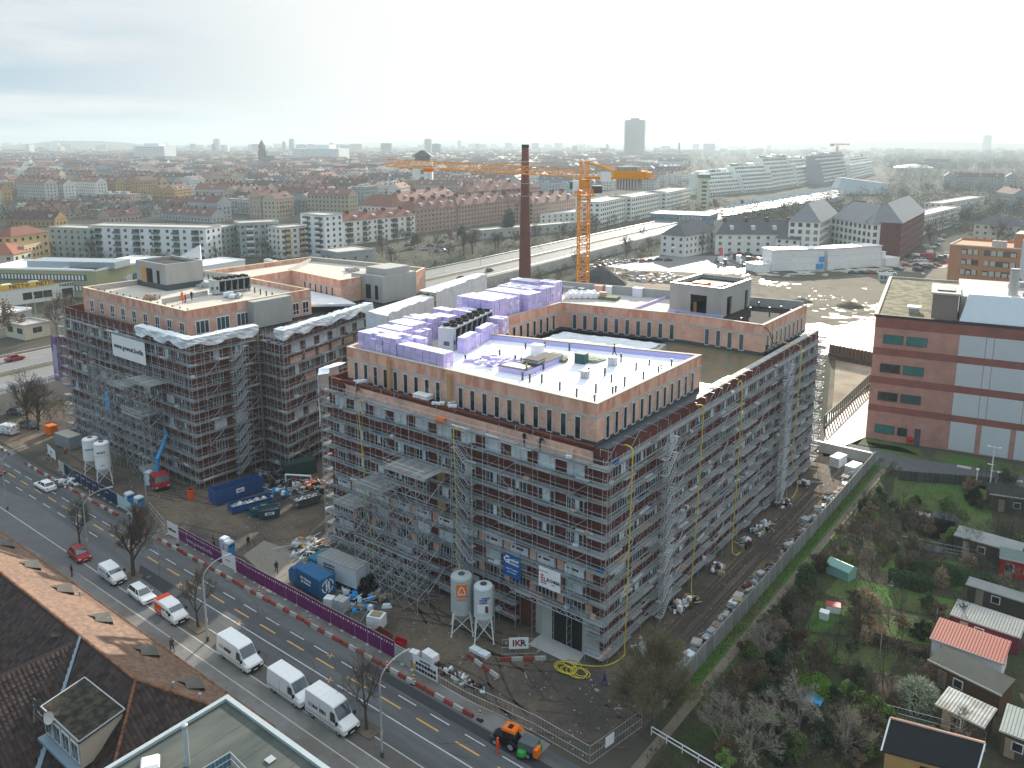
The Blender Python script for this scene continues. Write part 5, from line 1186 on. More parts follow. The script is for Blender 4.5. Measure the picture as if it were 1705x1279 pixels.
def toilet(label,x,y,a,m,group=None,H=2.3):
    t=thing('portable_toilet',label,'portable toilet',(x,y,0),a,group)
    b=MB(); b.box(-.55,-.55,.1,.55,.55,H-.15,m); b.build('cabin',t)
    b=MB(); b.ob((0,0),1.16,1.16,H-.15,H+.08,0,mat('white_plastic',(.62,.68,.72),.4,.05,1),.8); b.build('roof',t)
    b=MB(); b.box(-.4,-.58,.2,.4,-.551,H-.3,MATS['white_plastic']); b.box(.25,-.6,1.0,.33,-.58,1.2,C['black']); b.build('door',t)
    b=MB(); 
    for s in (-1,1):
        for k in range(3): b.box(s*.551,-.4+k*.3,1.6,s*.57,-.2+k*.3,1.9,C['black'])
    b.build('vent',t); return t
lbm=mat('light_blue_plastic',(.04,.27,.52),.45,.08,1)
toilet('light blue portable toilet behind the white fence panel, left of two',-55.6,-10.9,R(10),lbm); toilet('light blue portable toilet behind the white fence panel, right of two',-54.2,-11.1,R(6),lbm)
toilet('light blue portable toilet at the end of the navy fence, left of two',-80.8,-11.7,0,lbm); toilet('light blue portable toilet at the end of the navy fence, right of two',-78.2,-11.5,R(8),lbm)
g=on(250,808); toilet('grey blue cabin beside the red-cab lorry',g.x,g.y,R(25),mat('grey_blue_plastic',(.12,.20,.26),.5,.1,1),H=2.5)
# silos
def silo(label,x,y,a,H,r,m,legs=2.6,capm=None):
    t=thing('silo',label,'silo',(x,y,0),a)
    b=MB(); b.lathe((0,0,0),[(.18,legs*.42),(r,legs),(r,H-.35),(r*.93,H-.12),(r*.35,H),(0.02,H+.05)],24,m); b.build('vessel',t,smooth=False)
    b=MB(); 
    for z in (legs+.05,H-.4,(legs+H)/2): b.lathe((0,0,z),[(r+.01,0),(r+.03,.03),(r+.03,.07),(r+.01,.1)],24,C['steel'])
    b.lathe((0,0,H-.05),[(.4,0),(.4,.14)],12,capm or C['steel_d']); b.build('ring',t)
    for sx in (-1,1):
        for sy in (-1,1):
            b=MB(); b.tube((sx*r*.72,sy*r*.72,legs+.3),(sx*r*1.0,sy*r*1.0,0),.075,5,C['white']); b.box(sx*r-.15,sy*r-.15,0,sx*r+.15,sy*r+.15,.05,C['steel']); b.build('leg',t)
    b=MB()
    for s in (-1,1):
        for ax_ in (0,1):
            p0=(-r*.95,s*r*.95) if ax_==0 else (s*r*.95,-r*.95); p1=(r*.95,s*r*.95) if ax_==0 else (s*r*.95,r*.95)
            b.tube((*p0,.4),(p1[0]*.8,p1[1]*.8,legs-.1),.04,4,C['white']); b.tube((*p1,.4),(p0[0]*.8,p0[1]*.8,legs-.1),.04,4,C['white'])
    b.build('cross_brace',t)
    b=MB(); b.tube((r+.1,.2,.6),(r+.1,.2,H-.3),.06,5,C['steel']); b.build('fill_pipe',t)
    return t
sm=mat('silo_grey',(.42,.48,.47),.55,.12,.8)
a_c=math.atan2(CAM.y+4,CAM.x+17)+math.pi/2
def curved(name,par,r,a0,a1,z0,z1,m,n=8,off=.015):
    b=MB(); 
    for i in range(n):
        t0=a0+(a1-a0)*i/n; t1=a0+(a1-a0)*(i+1)/n
        b.hexa([((r-.02)*math.cos(t0),(r-.02)*math.sin(t0),z0),((r+off)*math.cos(t0),(r+off)*math.sin(t0),z0),((r+off)*math.cos(t1),(r+off)*math.sin(t1),z0),((r-.02)*math.cos(t1),(r-.02)*math.sin(t1),z0),((r-.02)*math.cos(t0),(r-.02)*math.sin(t0),z1),((r+off)*math.cos(t0),(r+off)*math.sin(t0),z1),((r+off)*math.cos(t1),(r+off)*math.sin(t1),z1),((r-.02)*math.cos(t1),(r-.02)*math.sin(t1),z1)],m)
    return b.build(name,par)
t=silo('grey silo with orange emblem square in front of the scaffold',-17.0,-4.2,a_c,7.3,1.28,sm)
h=-math.pi/2
curved('emblem_square',t,1.28,h-.5,h+.5,5.0,6.6,C['orange'])
# white arch outline on the orange square
b=MB(); last=None
for i in range(17):
    u=-1+i/8; x_=.42*u; z_=5.35+ .95*(1-abs(u)**2.2)
    p=(x_*1.0,-math.sqrt(max(.01,1.31**2-x_*x_)),z_)
    if last: b.tube(last,p,.055,4,C['white'])
    last=p
b.tube((-.42,-1.24,5.35),(-.12,-1.31,5.35),.05,4,C['white']); b.tube((.12,-1.31,5.35),(.42,-1.24,5.35),.05,4,C['white']); b.tube((-.12,-1.31,5.35),(0,-1.32,5.6),.05,4,C['white']); b.tube((.12,-1.31,5.35),(0,-1.32,5.6),.05,4,C['white']); b.build('arch_emblem',t)
text_on('quick-mix',.3,C['orange'],t,(0,-1.33,4.75),(math.pi/2,0,0))
t=silo('white silo with blue lettering right of the orange-marked one',-13.9,-3.9,a_c,7.0,1.12,mat('silo_white',(.56,.62,.64),.5,.1,.8),legs=3.0)
curved('blue_label',t,1.12,h-.45,h+.35,5.15,5.6,C['blue']); curved('white_label',t,1.12,h-.7,h+.5,3.9,5.1,C['white'],off=.01)
text_on('maxit',.42,C['blue'],t,(.25,-1.17,5.85),(math.pi/2,0,0)); text_on('WDVS Putz',.16,C['white'],t,(-.08,-1.15,5.4),(math.pi/2,0,0))
b=MB(); b.box(.15,-1.16,4.0,.5,-1.1,4.8,C['steel_d']); b.box(.2,-1.17,4.5,.45,-1.12,4.75,C['red']); b.build('print_figure',t)
a_c2=math.atan2(CAM.y+10,CAM.x+95)+math.pi/2
t=silo('white silo at the navy fence, left of two, with a flat rim',-99.8,-8.6,a_c2,6.2,1.3,C['white'],legs=2.2); text_on('ibau-maxit',.42,C['blue'],t,(0,-1.36,4.5),(math.pi/2,0,0))
t=silo('white silo at the navy fence, right of two, domed',-93.0,-9.8,a_c2,7.4,1.2,C['white'],legs=2.8); text_on('evert',.62,dk,t,(-.2,-1.27,5.9),(math.pi/2,0,0)); text_on('maxit',.26,C['blue'],t,(-.1,-1.25,3.6),(math.pi/2,0,0))
# ============================================================ FENCES AND BARRIERS
def hoarding(label,x0,x1,y0,y1,n,m,H=2.1,inscr=None,dots=False,mats=None,group=None):
    t=thing('hoarding_fence',label,'fence',(x0,y0,0),math.atan2(y1-y0,x1-x0)); L_=math.hypot(x1-x0,y1-y0); w_=L_/n
    for i in range(n):
        b=MB(); mm=mats[i] if mats else m; e=rnd.uniform(-.05,.05); b.box(i*w_+.04,e-.02,.12,(i+1)*w_-.04,e+.02,H,mm); pn_=b.build('panel',t)
        b=MB(); b.tube((i*w_+.02,0,0),(i*w_+.02,0,H+.06),.03,4,C['steel']); b.tube((i*w_,e,H+.03),((i+1)*w_,e,H+.03),.025,4,C['steel']); b.box(i*w_-.2,-.25,0,i*w_+.2,.3,.12,C['concrete_l']); b.build('post',t)
        if dots:
            b=MB()
            for k in range(5): b.box(i*w_+.15+k*w_/5.2,e-.035,H-.55,i*w_+.32+k*w_/5.2,e-.022,H-.34,C['clay'] if k%2 else C['white'])
            b.build('printed_dots',pn_)
    if inscr: text_on(inscr,.85,mat('lilac_print',(.42,.36,.52),.6,.05,1),t,(L_*.5,-.09,.95),(math.pi/2,0,0))
    return t
hoarding('white printed fence panel at the left start of the purple fence',-67.2,-64.2,-13.0,-13.0,1,C['white'],2.2,inscr=None)
text_on('artfacon',.62,dk,bpy.data.objects['hoarding_fence'],(1.5,-.1,1.2),(math.pi/2,0,0))
hoarding('purple fence with a web address and dotted top, left of the white panel',-64.1,-53.2,-13.0,-13.0,5,C['purple'],2.2,inscr='www.gowest.berlin',dots=True)
t=hoarding('white printed panel between the two purple fences',-53.1,-49.9,-13.0,-13.0,1,C['white'],2.2); text_on('gowest',.4,C['steel'],t,(1.6,-.1,1.2),(math.pi/2,0,0))
t=hoarding('long purple fence with dotted top facing the lorries',-49.8,-19.4,-13.0,-13.0,14,C['purple'],2.2,dots=True)
t=hoarding('grey concrete-look panels at the right end of the purple fence',-19.3,-16.6,-13.0,-13.1,2,C['concrete'],2.0)
t=hoarding('white board of round safety symbols beside the grey panels',-16.4,-12.6,-13.1,-13.1,1,C['white'],2.0)
text_on('BAUSTELLE',.3,dk,t,(2.0,-.1,1.75),(math.pi/2,0,0))
b=MB()
for i in range(7):
    for r_ in range(2): b.ob((.75+i*.44,-.08),.3,.05,.45+r_*.62,.78+r_*.62,0,[C['steel_d'],C['navy'],C['black']][(i+r_)%3])
b.box(.1,-.09,.3,.5,-.05,1.0,C['line_y']); b.build('symbols',t)
t=hoarding('navy fence in front of the two white silos',-97.5,-82.3,-12.6,-12.9,7,C['navy'],2.1)
for i in range(6): text_on('gowest',.36,C['concrete_l'],t,(1.1+i*2.17,-.1,1.5),(math.pi/2,0,0))
hoarding('silver and dark printed fence piece left of the navy fence',-104.6,-97.6,-12.2,-12.6,3,None,2.0,mats=[C['concrete_l'],C['navy'],C['steel_d']])
hoarding('pale fence piece with light blue board at the toilets',-82.2,-79.0,-12.9,-12.9,1,mat('pale_blue_print',(.45,.60,.66),.6,.1,1),2.1)
t=hoarding('printed fence piece with red end beside the toilets',-78.4,-75.0,-13.2,-13.6,2,None,2.1,mats=[MATS['pale_blue_print'],C['red']])
t=hoarding('white printed fence piece in front of the grey container',-114.6,-109.6,-9.9,-10.6,2,C['white'],1.9); text_on('haus',.5,dk,t,(2.5,-.1,1),(math.pi/2,0,0))
def mesh_fence(label,pts,H=2.0,name='mesh_fence',m=None,group=None):
    m=m or C['steel']; t=thing(name,label,'fence',(0,0,0),0,group)
    for i in range(len(pts)-1):
        p=Vector((*pts[i],0));q=Vector((*pts[i+1],0));L_=(q-p).length;n=max(1,round(L_/3.4)); d=(q-p)/n
        for k in range(n):
            a=p+d*k;c=a+d; b=MB()
            for z in (.12,H*.5,H): b.tube(a+Vector((0,0,z)),c+Vector((0,0,z)),.025,3,m)
            for u in (.0,1.0): b.tube(a+(c-a)*u,a+(c-a)*u+Vector((0,0,H)),.03,3,m)
            for u in range(1,9): b.tube(a+(c-a)*(u/9),a+(c-a)*(u/9)+Vector((0,0,H)),.007,3,m)
            b.build('fence_panel',t)
    return t
mesh_fence('wire site fence from the symbol board to the street corner',[(-12.3,-13.1),(-8.5,-13.2),(-5,-12.9),(0,-12.6),(6.3,-12.8)])
t=mesh_fence('wire site fence turning back along the verge at the right corner with a small notice',[(6.4,-12.8),(7.8,-5.5)]); b=MB(); b.ob((6.95,-10.2),1.2,.05,.7,1.8,R(80),C['white']); b.build('notice',t)
mesh_fence('wire fence around the gate corner with the three-letter board',[(-10.3,-5.0),(-7.3,-2.4)],1.9)
t=thing('sign_board','white board with red and navy letters on the wire fence at the gateway','sign',(-9.6,-4.45,.5),R(41)); b=MB(); b.box(-.1,-.08,.3,2.1,-.04,1.7,C['white']); b.build('board',t)
text_on('I',1.1,C['navy'],t,(.4,-.1,1),(math.pi/2,0,0)); text_on('K',1.1,C['red'],t,(.9,-.1,1),(math.pi/2,0,0)); text_on('R',1.1,C['navy'],t,(1.5,-.1,1),(math.pi/2,0,0))
mesh_fence('wire fence left of the skips along the site road',[(-76,-11),(-68,-12.9)],1.9)
# red and white beam barriers
bw=mat('barrier_white',(.40,.40,.37),.7,.15,2,rand=.15); brd=mat('barrier_red',(.26,.06,.045),.7,.15,2,rand=.15)
b=MB(); b.prism([(0,-.2),(1.28,-.2),(1.28,.2),(0,.2)],0,.22,bw); b.prism([(0,-.12),(1.28,-.12),(1.28,.12),(0,.12)],.22,.42,bw); SW=b.mesh('segment')
b=MB(); b.prism([(0,-.2),(1.28,-.2),(1.28,.2),(0,.2)],0,.22,brd); b.prism([(0,-.12),(1.28,-.12),(1.28,.12),(0,.12)],.22,.42,brd); SR=b.mesh('segment')
def beam(x0,y0,a,n,label):
    t=thing('beam_barrier',label,'barrier',(x0,y0,0.01),a,'red and white beam barriers along the kerb')
    for i in range(n): place('segment',SW if i%2 else SR,t,(i*1.3,rnd.uniform(-.02,.02),0))
for i in range(5): beam(-112.5+i*6.75,-14.65,rnd.uniform(-.006,.006),5,'%s red and white beam barrier from the left before the navy fence'%NTH[i])
for i in range(9): beam(-66.8+i*6.75,-14.7,rnd.uniform(-.006,.006),5,'%s red and white beam barrier from the left before the purple fence'%NTH[i])
beam(-13.2,-7.6,R(-9),4,'short beam barrier at the white silo feet'); beam(-9.8,-6.0,R(41),4,'short beam barrier below the three-letter board')
beam(-126,-14.2,R(-4),5,'beam barrier at the left picture edge')
def beacon(x,y,lab):
    t=thing('warning_beacon',lab,'beacon',(x,y,.01),rnd.uniform(-.3,.3),'striped warning beacons at the kerb'); b=MB(); b.box(-.35,-.2,0,.35,.2,.12,C['black']); b.build('foot',t)
    for k in range(5):
        b=MB(); b.box(-.12,-.02,.12+k*.18,.12,.02,.30+k*.18,C['white'] if k%2 else C['red']); b.build('stripe',t)
    b=MB(); b.lathe((0,0,1.02),[(.09,0),(.11,.1),(.05,.2)],8,C['yellow']); b.build('lamp',t)
for i,p in enumerate(((296,908),(432,992),(518,1040),(645,1117),(689,1140),(799,1200))):
    g=on(*p); beacon(g.x,g.y,'%s striped warning beacon from the left along the purple fence'%NTH[i])
g=on(150,828); beacon(g.x,g.y,'striped warning beacon before the navy fence')
# street lamps
def lamp(label,x,y,H,arm,az):
    t=thing('street_lamp',label,'street lamp',(x,y,.1)); b=MB(); b.tube((0,0,0),(0,0,H*.55),.11,8,C['steel']); b.tube((0,0,H*.55),(0,0,H-2),.085,8,C['steel'],r2=.07)
    last=Vector((0,0,H-2)); dr=Vector((math.cos(az),math.sin(az),0))
    for i in range(1,9):
        u=i/8; p=dr*(arm*(1-math.cos(u*math.pi/2)))*1.0+Vector((0,0,H-2+2*math.sin(u*math.pi/2)))
        b.tube(last,p,.06,6,C['steel']); last=p
    b.build('pole',t); b=MB(); b.tube(last,last+dr*.9+Vector((0,0,-.02)),.12,8,C['steel'],cap=True); b.build('lamp_head',t)
    b=MB(); b.tube((0,0,2.4),(0,0,2.9),.16,8,C['concrete_l']); b.tube((0,0,0),(0,0,.5),.17,8,C['steel_d']); b.build('band',t)
lamp('tall curved street lamp beside the sunlit tree',-38.9,-24.0,9.6,2.6,R(82))
lamp('tall curved street lamp at the nearest end of the street',-9.6,-24.0,9.6,2.6,R(82))
lamp('tall curved street lamp left of the large bare tree',-69.5,-23.4,9.4,3.0,R(75))
lamp('curved street lamp at the far left corner of the street',-94.6,-24.3,9.6,2.6,R(82))
for i,p in enumerate(((250,800,9,'thin pole beside the red-cab lorry'),)):
    g=on(245,845); t=thing('pole',p[3],'pole',(g.x,g.y,0)); b=MB(); b.tube((0,0,0),(0,0,8.6),.09,6,C['steel'],r2=.05); b.build('shaft',t); b=MB(); b.tube((0,0,8.2),(-.4,.6,8.5),.05,5,C['steel']); b.build('arm',t)
# ============================================================ PEOPLE
def person(label,x,y,z=0,a=0,top=None,legs=None,pose='walk',head=None,H=1.76):
    "one continuous skinned body (skin modifier baked by hand as tapered rings)"
    t=thing('person',label,'person',(x,y,z),a); top=top or C['dark']; legs=legs or C['dark']
    k=H/1.76; st={'walk':.28,'stand':.07,'wide':.14}[pose]
    V=[];E=[];Rr=[]
    def v(x_,y_,z_,r_): V.append((x_*k,y_*k,z_*k)); Rr.append(r_*k); return len(V)-1
    bend=.0 if pose!='wide' else .25
    pel=v(0,0,.93,.155); ch=v(.03+bend*.5,0,1.22,.165); sh=v(.03+bend*.9,0,1.42-bend*.2,.15); nk=v(.04+bend*1.1,0,1.52-bend*.3,.065)
    E+=[(pel,ch),(ch,sh),(sh,nk)]
    for s in (-1,1):
        f=st*s
        hp=v(0,s*.1,.86,.11); kn=v(f*.5+.05,s*.11,.48,.075); an=v(f-.04*(s<0),s*.11,.09,.05); to=v(f+.17,s*.13,.04,.042); E+=[(pel,hp),(hp,kn),(kn,an),(an,to)]
        so=v(.03+bend*.9,s*.2,1.40-bend*.2,.07); el=v(.02-f*.5+bend,s*.27,1.12-bend*.2,.052); ha=v(.16-f*.6+bend*1.3,s*.24,.92-bend*.1,.038); fi=v(.21-f*.6+bend*1.3,s*.23,.84-bend*.1,.03); E+=[(sh,so),(so,el),(el,ha),(ha,fi)]
    me=bpy.data.meshes.new('body'); me.from_pydata(V,E,[]); o=place('body',me,None)
    md=o.modifiers.new('skin','SKIN'); 
    for i,r_ in enumerate(Rr): me.skin_vertices[0].data[i].radius=(r_,r_*.85)
    me.skin_vertices[0].data[0].use_root=True
    sb=o.modifiers.new('sub','SUBSURF'); sb.levels=1; sb.render_levels=1
    bodies.append((o,t,legs,top,k))
    b=MB(); hx=.05+bend*1.25; hz=(1.63-bend*.35)
    b.lathe((hx*k,0,(hz-.13)*k),[(.05*k,0),(.085*k,.06*k),(.095*k,.13*k),(.08*k,.21*k),(.03*k,.25*k)],10,C['skin']); b.box((hx+.085)*k,-.015*k,(hz-.02)*k,(hx+.115)*k,.015*k,(hz+.03)*k,C['skin']); hd=b.build('head',t,smooth=True)
    b=MB(); b.lathe((hx*k-.01,0,(hz+.0)*k),[(.105*k,0),(.11*k,.05*k),(.09*k,.11*k),(.03*k,.145*k)],10,head or C['bark']); b.build('helmet' if head else 'hair',hd,smooth=True)
    return t
bodies=[]
hv=C['hivis']; 
g=on(461,954); person('person in black walking on the sunlit slab',g.x,g.y,0,R(150),head=None)
g=on(414,911); person('person in dark clothes walking on the dirt by the purple fence',g.x,g.y,0,R(160))
g=on(110,757); person('person in orange jacket standing in the yard before the left silos',g.x,g.y,0,R(200),top=hv,pose='stand',head=C['orange'])
g=on(1006,1141); person('person in blue workwear walking at the coiled yellow hose',g.x,g.y,0,R(10),C['navyc'],C['navyc'])
g=on(845,1238); person('worker in full orange-red safety suit standing beside the tractor',-1.3,-17.0,0,R(60),mat('red_orange_suit',(.85,.07,.02),.7,.05,1),MATS['red_orange_suit'],'stand',C['orange'])
g=on(120,961); person('person in dark coat on the pavement near the red car',g.x,g.y,.1,R(80),pose='stand')
g=at(296,1082,0); person('person half hidden by the roof edge on the sunlit pavement',-40.2,-27.6,.1,R(170),mat('brown_coat',(.10,.05,.03),.9,.1,1))
for (px_,py_,lab,tp) in ((877,624,'person in dark clothes with a yellow-green vest walking on the white roof',C['leaf_l']),(1023,593,'person in black standing at the back edge of the white roof',C['dark']),(1102,619,'kneeling person in grey at the right edge of the white roof',C['clay'])):
    g=at(px_,py_,28.25); person(lab,g.x,g.y,28.22,R(200),tp,pose='walk' if px_<1100 else 'wide',H=1.76 if px_<1100 else 1.3,head=C['white'] if px_>1100 else None)
for i,(px_,py_,lab,tp,hh) in enumerate(((307,498,'worker in orange on the left block roof, front of the group',hv,C['orange']),(313,500,'worker in dark blue on the left block roof, right of the orange one',C['navyc'],C['white']),(316,496,'worker in black at the back of the roof group',C['dark'],C['white']),(303,501,'worker in red trousers on the left block roof',hv,C['orange']))):
    g=at(px_,py_+3,28.0); person(lab,g.x+(i-1)*.7,g.y-(i%2)*.5,28.0,i,tp,C['red'] if i in (0,3) else C['dark'],'stand',hh)
for i,(x_,z_,lab) in enumerate(((-42.2,23.05,'dark clothed bricklayer at the far left of the top scaffold deck'),(-39.8,23.05,'bricklayer bending on the top deck, second from the left'),(-11.4,23.05,'dark clothed bricklayer bending near the right end of the top deck'),(-9.2,23.05,'bricklayer standing near the right end of the top deck'))):
    person(lab,x_,.5,z_,R(80),pose='wide' if i%2 else 'stand')
person('dark clothed person at the black hose beside the rear wing',-2.2,50.5,24.8,R(90),pose='wide')
dg=bpy.context.evaluated_depsgraph_get()
for o,t,legs,top,k in bodies:
    me=bpy.data.meshes.new_from_object(o.evaluated_get(dg)); me.materials.clear(); me.materials.append(legs); me.materials.append(top)
    for p_ in me.polygons:
        z_=p_.center.z; p_.material_index=1 if z_>.9*k else 0; p_.use_smooth=True
    nb=place('body',me,t); bpy.data.objects.remove(o)
# ============================================================ ROAD TRACTOR, SMALL SITE THINGS
g=on(850,1232); t=thing('tractor','orange roofed small tractor with a green sweeper behind it on the street','tractor',(-1.2,-15.4,0),R(188)); t.scale=(.84,.84,.84)
b=MB(); b.box(.2,-.6,.5,1.7,.6,1.15,C['black']); b.box(1.5,-.75,.35,2.1,.75,.8,C['steel_d']); b.build('bonnet',t)
b=MB()
for sx in (-1.0,.35):
    for sy in (-.62,.62): b.tube((sx,sy,.7),(sx,sy*.9,2.25),.06,4,C['black'])
b.box(-1.0,-.66,.5,.35,.66,1.25,C['black']); b.build('cab',t)
b=MB(); b.box(-.95,-.6,1.25,.3,.6,2.2,C['glass']); b.build('cab_window',t)
b=MB(); b.ob((-.33,0),1.75,1.5,2.25,2.5,0,C['orange'],.88); b.box(-.6,-.35,2.5,-.05,.35,2.53,C['black']); b.build('cab_roof',t)
for x_,r_ in ((-.75,.6),(1.35,.42)):
    for s in (-1,1): wheel(t,x_,s*.78,r_,.32)
b=MB(); b.ob((-2.7,0),2.2,1.7,.9,1.7,0,mat('grey_lid',(.10,.12,.13),.6,.1,1),.9); b.build('hopper',t)
b=MB(); b.lathe((-2.3,1.0,.3),[(.5,0),(.62,.3),(.5,.65),(.3,.7)],10,C['green']); b.ob((-3.6,-.2),.9,1.2,.3,1.2,.2,C['green']); b.build('sweeper',t)
b=MB(); b.ob((-3.9,.4),.5,1.0,.5,1.5,0,C['orange']); b.ob((-1.35,-.55),.5,.5,2.0,2.3,0,C['orange'],.5); b.build('orange_guard',t)
for sx in (-3.0,): 
    for s in (-1,1): wheel(t,sx,s*.85,.4,.25)
def bale(label,x,y,a,sx,sy,h,m,top=None,z=0):
    rr=random.Random(int(x*13+y)); t=thing('wrapped_pallet',label,'pallet load',(x,y,z),a)
    b=MB(); 
    for i in range(3): b.box(-sx/2+i*(sx-.12)/2,-sy/2,0,-sx/2+.12+i*(sx-.12)/2,sy/2,.12,C['deck2'])
    b.build('pallet',t)
    b=MB(); nz=max(1,int(h/.45))
    for k in range(nz):
        for i in range(2): b.ob((-sx*.25+i*sx*.5,0),sx*.48,sy*.94*rr.uniform(.9,1),.12+k*h/nz,.12+(k+.93)*h/nz,rr.uniform(-.03,.03),m,.97)
    b.build('load',t)
    if top: b=MB(); b.box(-sx*.33,-sy*.3,.12+h,sx*.33,sy*.3,.17+h,top); b.build('top_board',t)
bale('white wrapped pallet with a brown board on top behind the purple fence',-25.6,-9.9,R(20),2.0,1.7,1.5,C['white'],C['deck2'])
bale('white speckled block pallet beside the box lorry, right one',-31.6,-10.2,R(10),1.6,1.6,1.5,mat('speckled_white',(.42,.45,.45),.8,.3,3))
bale('white bagged pallet beside the box lorry, left one',-33.4,-10.6,R(20),1.2,1.2,1.2,C['white'])
bale('low white pallet right of the red troughs',-17.6,-11.6,R(10),1.1,.9,.9,C['white']); bale('white sacks on pallet beside the symbol board',-15.8,-10.9,R(-5),1.9,1.2,1.1,C['white'])
bale('white plastic sheet heap at the white silo feet',-12.4,-6.4,0,2.6,1.0,.4,C['film'])
g=on(318,831); t=thing('bin','orange-red cylindrical bin on the dirt left of the skips','bin',(g.x,g.y,0)); b=MB(); b.lathe((0,0,0),[(.5,0),(.55,1.6),(.45,1.7)],12,mat('vivid_orange',(.8,.10,.01),.5,.05,1)); b.build('drum',t); b=MB(); b.lathe((0,0,1.5),[(.57,0),(.6,.1),(.57,.2)],12,MATS['vivid_orange']); b.build('rim',t)
g=on(86,722); crate('orange generator box at the wall behind the container',g.x,g.y,0,2,1.5,1.7,C['orange'],cat='generator',name='generator')
g=on(495,800); container('site_container','dark green container between the blocks, half hidden by scaffold','container',g.x-2,g.y+2,R(70),5.5,2.4,2.5,mat('dark_green_container',(.03,.065,.06),.7,.15,1))
g=on(476,805); t=thing('steel_frame','white empty rectangular container frame lying before the green container','frame',(g.x,g.y,0),R(30)); b=MB()
for a0,a1 in (((0,0,.2),(4.5,0,.2)),((0,0,1.6),(4.5,0,1.6)),((0,0,.2),(0,0,1.6)),((4.5,0,.2),(4.5,0,1.6))): b.tube(a0,a1,.16,4,C['white'])
b.build('outer_frame',t); b=MB(); b.box(.2,.1,.3,4.3,.3,1.5,C['base_d']); b.build('panel',t)
def debris(label,cx,cy,r,n,ms,h=.6,seed=0,size=(1.6,.3,.25),name='rubbish_heap',cat='heap',tubes=True,ry=None):
    rr=random.Random(seed); ry=ry or r*.7; t=thing(name,label,cat,(cx,cy,0)); q=MB()
    for i in range(n):
        u=rr.random()**.5; a=rr.random()*6.28; x_,y_=r*u*math.cos(a),ry*u*math.sin(a); z_=h*(1-u*u)
        if tubes and rr.random()<.5:
            d=Vector((rr.uniform(-1,1),rr.uniform(-1,1),rr.uniform(-.3,.3))).normalized()*size[0]*rr.uniform(.5,1.3); q.tube((x_,y_,z_+.15),(x_+d.x,y_+d.y,max(.05,z_+.15+d.z)),.05,4,rr.choice(ms))
        else: q.ob((x_,y_),size[0]*rr.uniform(.3,.8),size[1]*rr.uniform(.8,2.5),max(0,z_-.1),z_+size[2]*rr.uniform(.5,2),rr.uniform(0,3),rr.choice(ms),rr.uniform(.6,1))
    q.build('pieces',t,kind='stuff'); return t
debris('heap of black scaffold clamps and poles between the blocks',*on(455,800)[:2],4.5,130,[C['black'],C['steel_d'],C['steel'],C['black']],1.2,1)
debris('scaffold parts and white bags stacked before the green container',*on(510,815)[:2],4,90,[C['black'],C['steel'],C['film'],C['orange']],1.1,2)
debris('blue and dark scrap near the skips',*on(464,825)[:2],2,40,[C['blue2'],C['white'],C['steel_d']],.8,3)
debris('timber and long bright boards on the ground behind the box lorry',*on(515,918)[:2],3.6,50,[C['film'],C['deck2'],C['steel'],C['bark']],.5,4,size=(3,.2,.15))
debris('small rubble strip along the pavement edge',*on(745,1120)[:2],5.5,110,[C['concrete_l'],C['steel_d'],C['film'],C['brick'],C['black']],.25,5,size=(.5,.3,.15),ry=.7)
debris('poles and bags below the silver trusses',*on(610,1000)[:2],4,70,[C['steel'],C['film'],C['blue2'],C['deck2']],.5,6)
debris('white and blue rubbish at the left silos',*on(108,805)[:2],2.4,40,[C['white'],C['film'],C['steel_d']],.4,7)
debris('tangle of timber at the left corner of the big block',-48,-2.5,2.4,60,[C['deck2'],C['steel'],C['wood'],C['film']],.6,8)
for i,(x_,y_) in enumerate(((1.6,5.5),(1.4,15.6),(1.7,17.2),(1.3,27.2),(1.5,36.5),(1.5,41),(1.9,43.5),(1.3,53),(1.4,62))):
    debris('%s heap of bags and timber at the foot of the long scaffold, from the corner'%NTH[i],x_,y_,1.0,26,[C['film'],C['deck2'],C['brick'],C['steel'],C['black'],C['white']],.7,20+i,size=(.9,.3,.3),ry=1.5)
# ============================================================ SIDE WALL AND THE LINE OF RUBBLE ON IT
pw=thing('panel_wall','long concrete panel wall between the site road and the allotment path','wall',(8.2,0,0))
b=MB(); b.box(-.08,.05,0,.08,2.35,2.2,mat('wall_panel',(.20,.205,.20),.9,.2,.8,rand=.15)); wp=b.mesh('panel'); b=MB(); b.box(-.12,-.1,0,.12,.05,2.25,C['concrete']); wq=b.mesh('post')
for i in range(34): place('panel',wp,pw,(0,-1.5+i*2.4,0)); place('post',wq,pw,(0,-1.5+i*2.4,0))
b=MB(); b.box(-6.6,79.2,0,7.8,79.6,1.9,C['concrete_l']); b.box(-6.6,79.15,1.9,7.8,79.65,2.0,C['white']); b.build('end_wall',label='pale concrete wall closing the far end of the site road',cat='wall')
rr=random.Random(12)
words=['white film covered pallet','grey block pallet','timber pile','stone slab pallet','white sack pallet']
used={}
for i in range(30):
    y_=1.5+i*2.55+rr.uniform(-.5,.5); x_=7.0+rr.uniform(-.5,.35); k=rr.randrange(5)
    m=[C['film'],C['concrete'],C['deck2'],C['concrete_l'],C['white']][k]
    where='near end' if i<8 else ('near middle' if i<15 else ('far middle' if i<22 else 'far end'))
    key=words[k]+' leaning on the panel wall at its %s'%where
    t=thing('wall_side_load',key,'pallet load',(x_,y_,0),rr.uniform(-.3,.3),'loads stacked along the panel wall')
    q=MB(); n=rr.randint(3,6)
    for j in range(n): q.ob((rr.uniform(-.25,.25),rr.uniform(-.4,.4)),rr.uniform(.6,1.3),rr.uniform(.7,1.6),j*.28,j*.28+rr.uniform(.18,.3),rr.uniform(-.3,.3),m if rr.random()<.65 else rr.choice([C['steel'],C['bark'],C['film'],C['brick'],C['white']]),rr.uniform(.8,1))
    q.build('load',t)
    q=MB(); q.box(-.6,-.5,0,.6,-.4,.1,C['deck2']); q.tube((-.8,-.9,.9),(.5,1.0,1.5),.05,4,C['deck2']); q.build('timber',t)
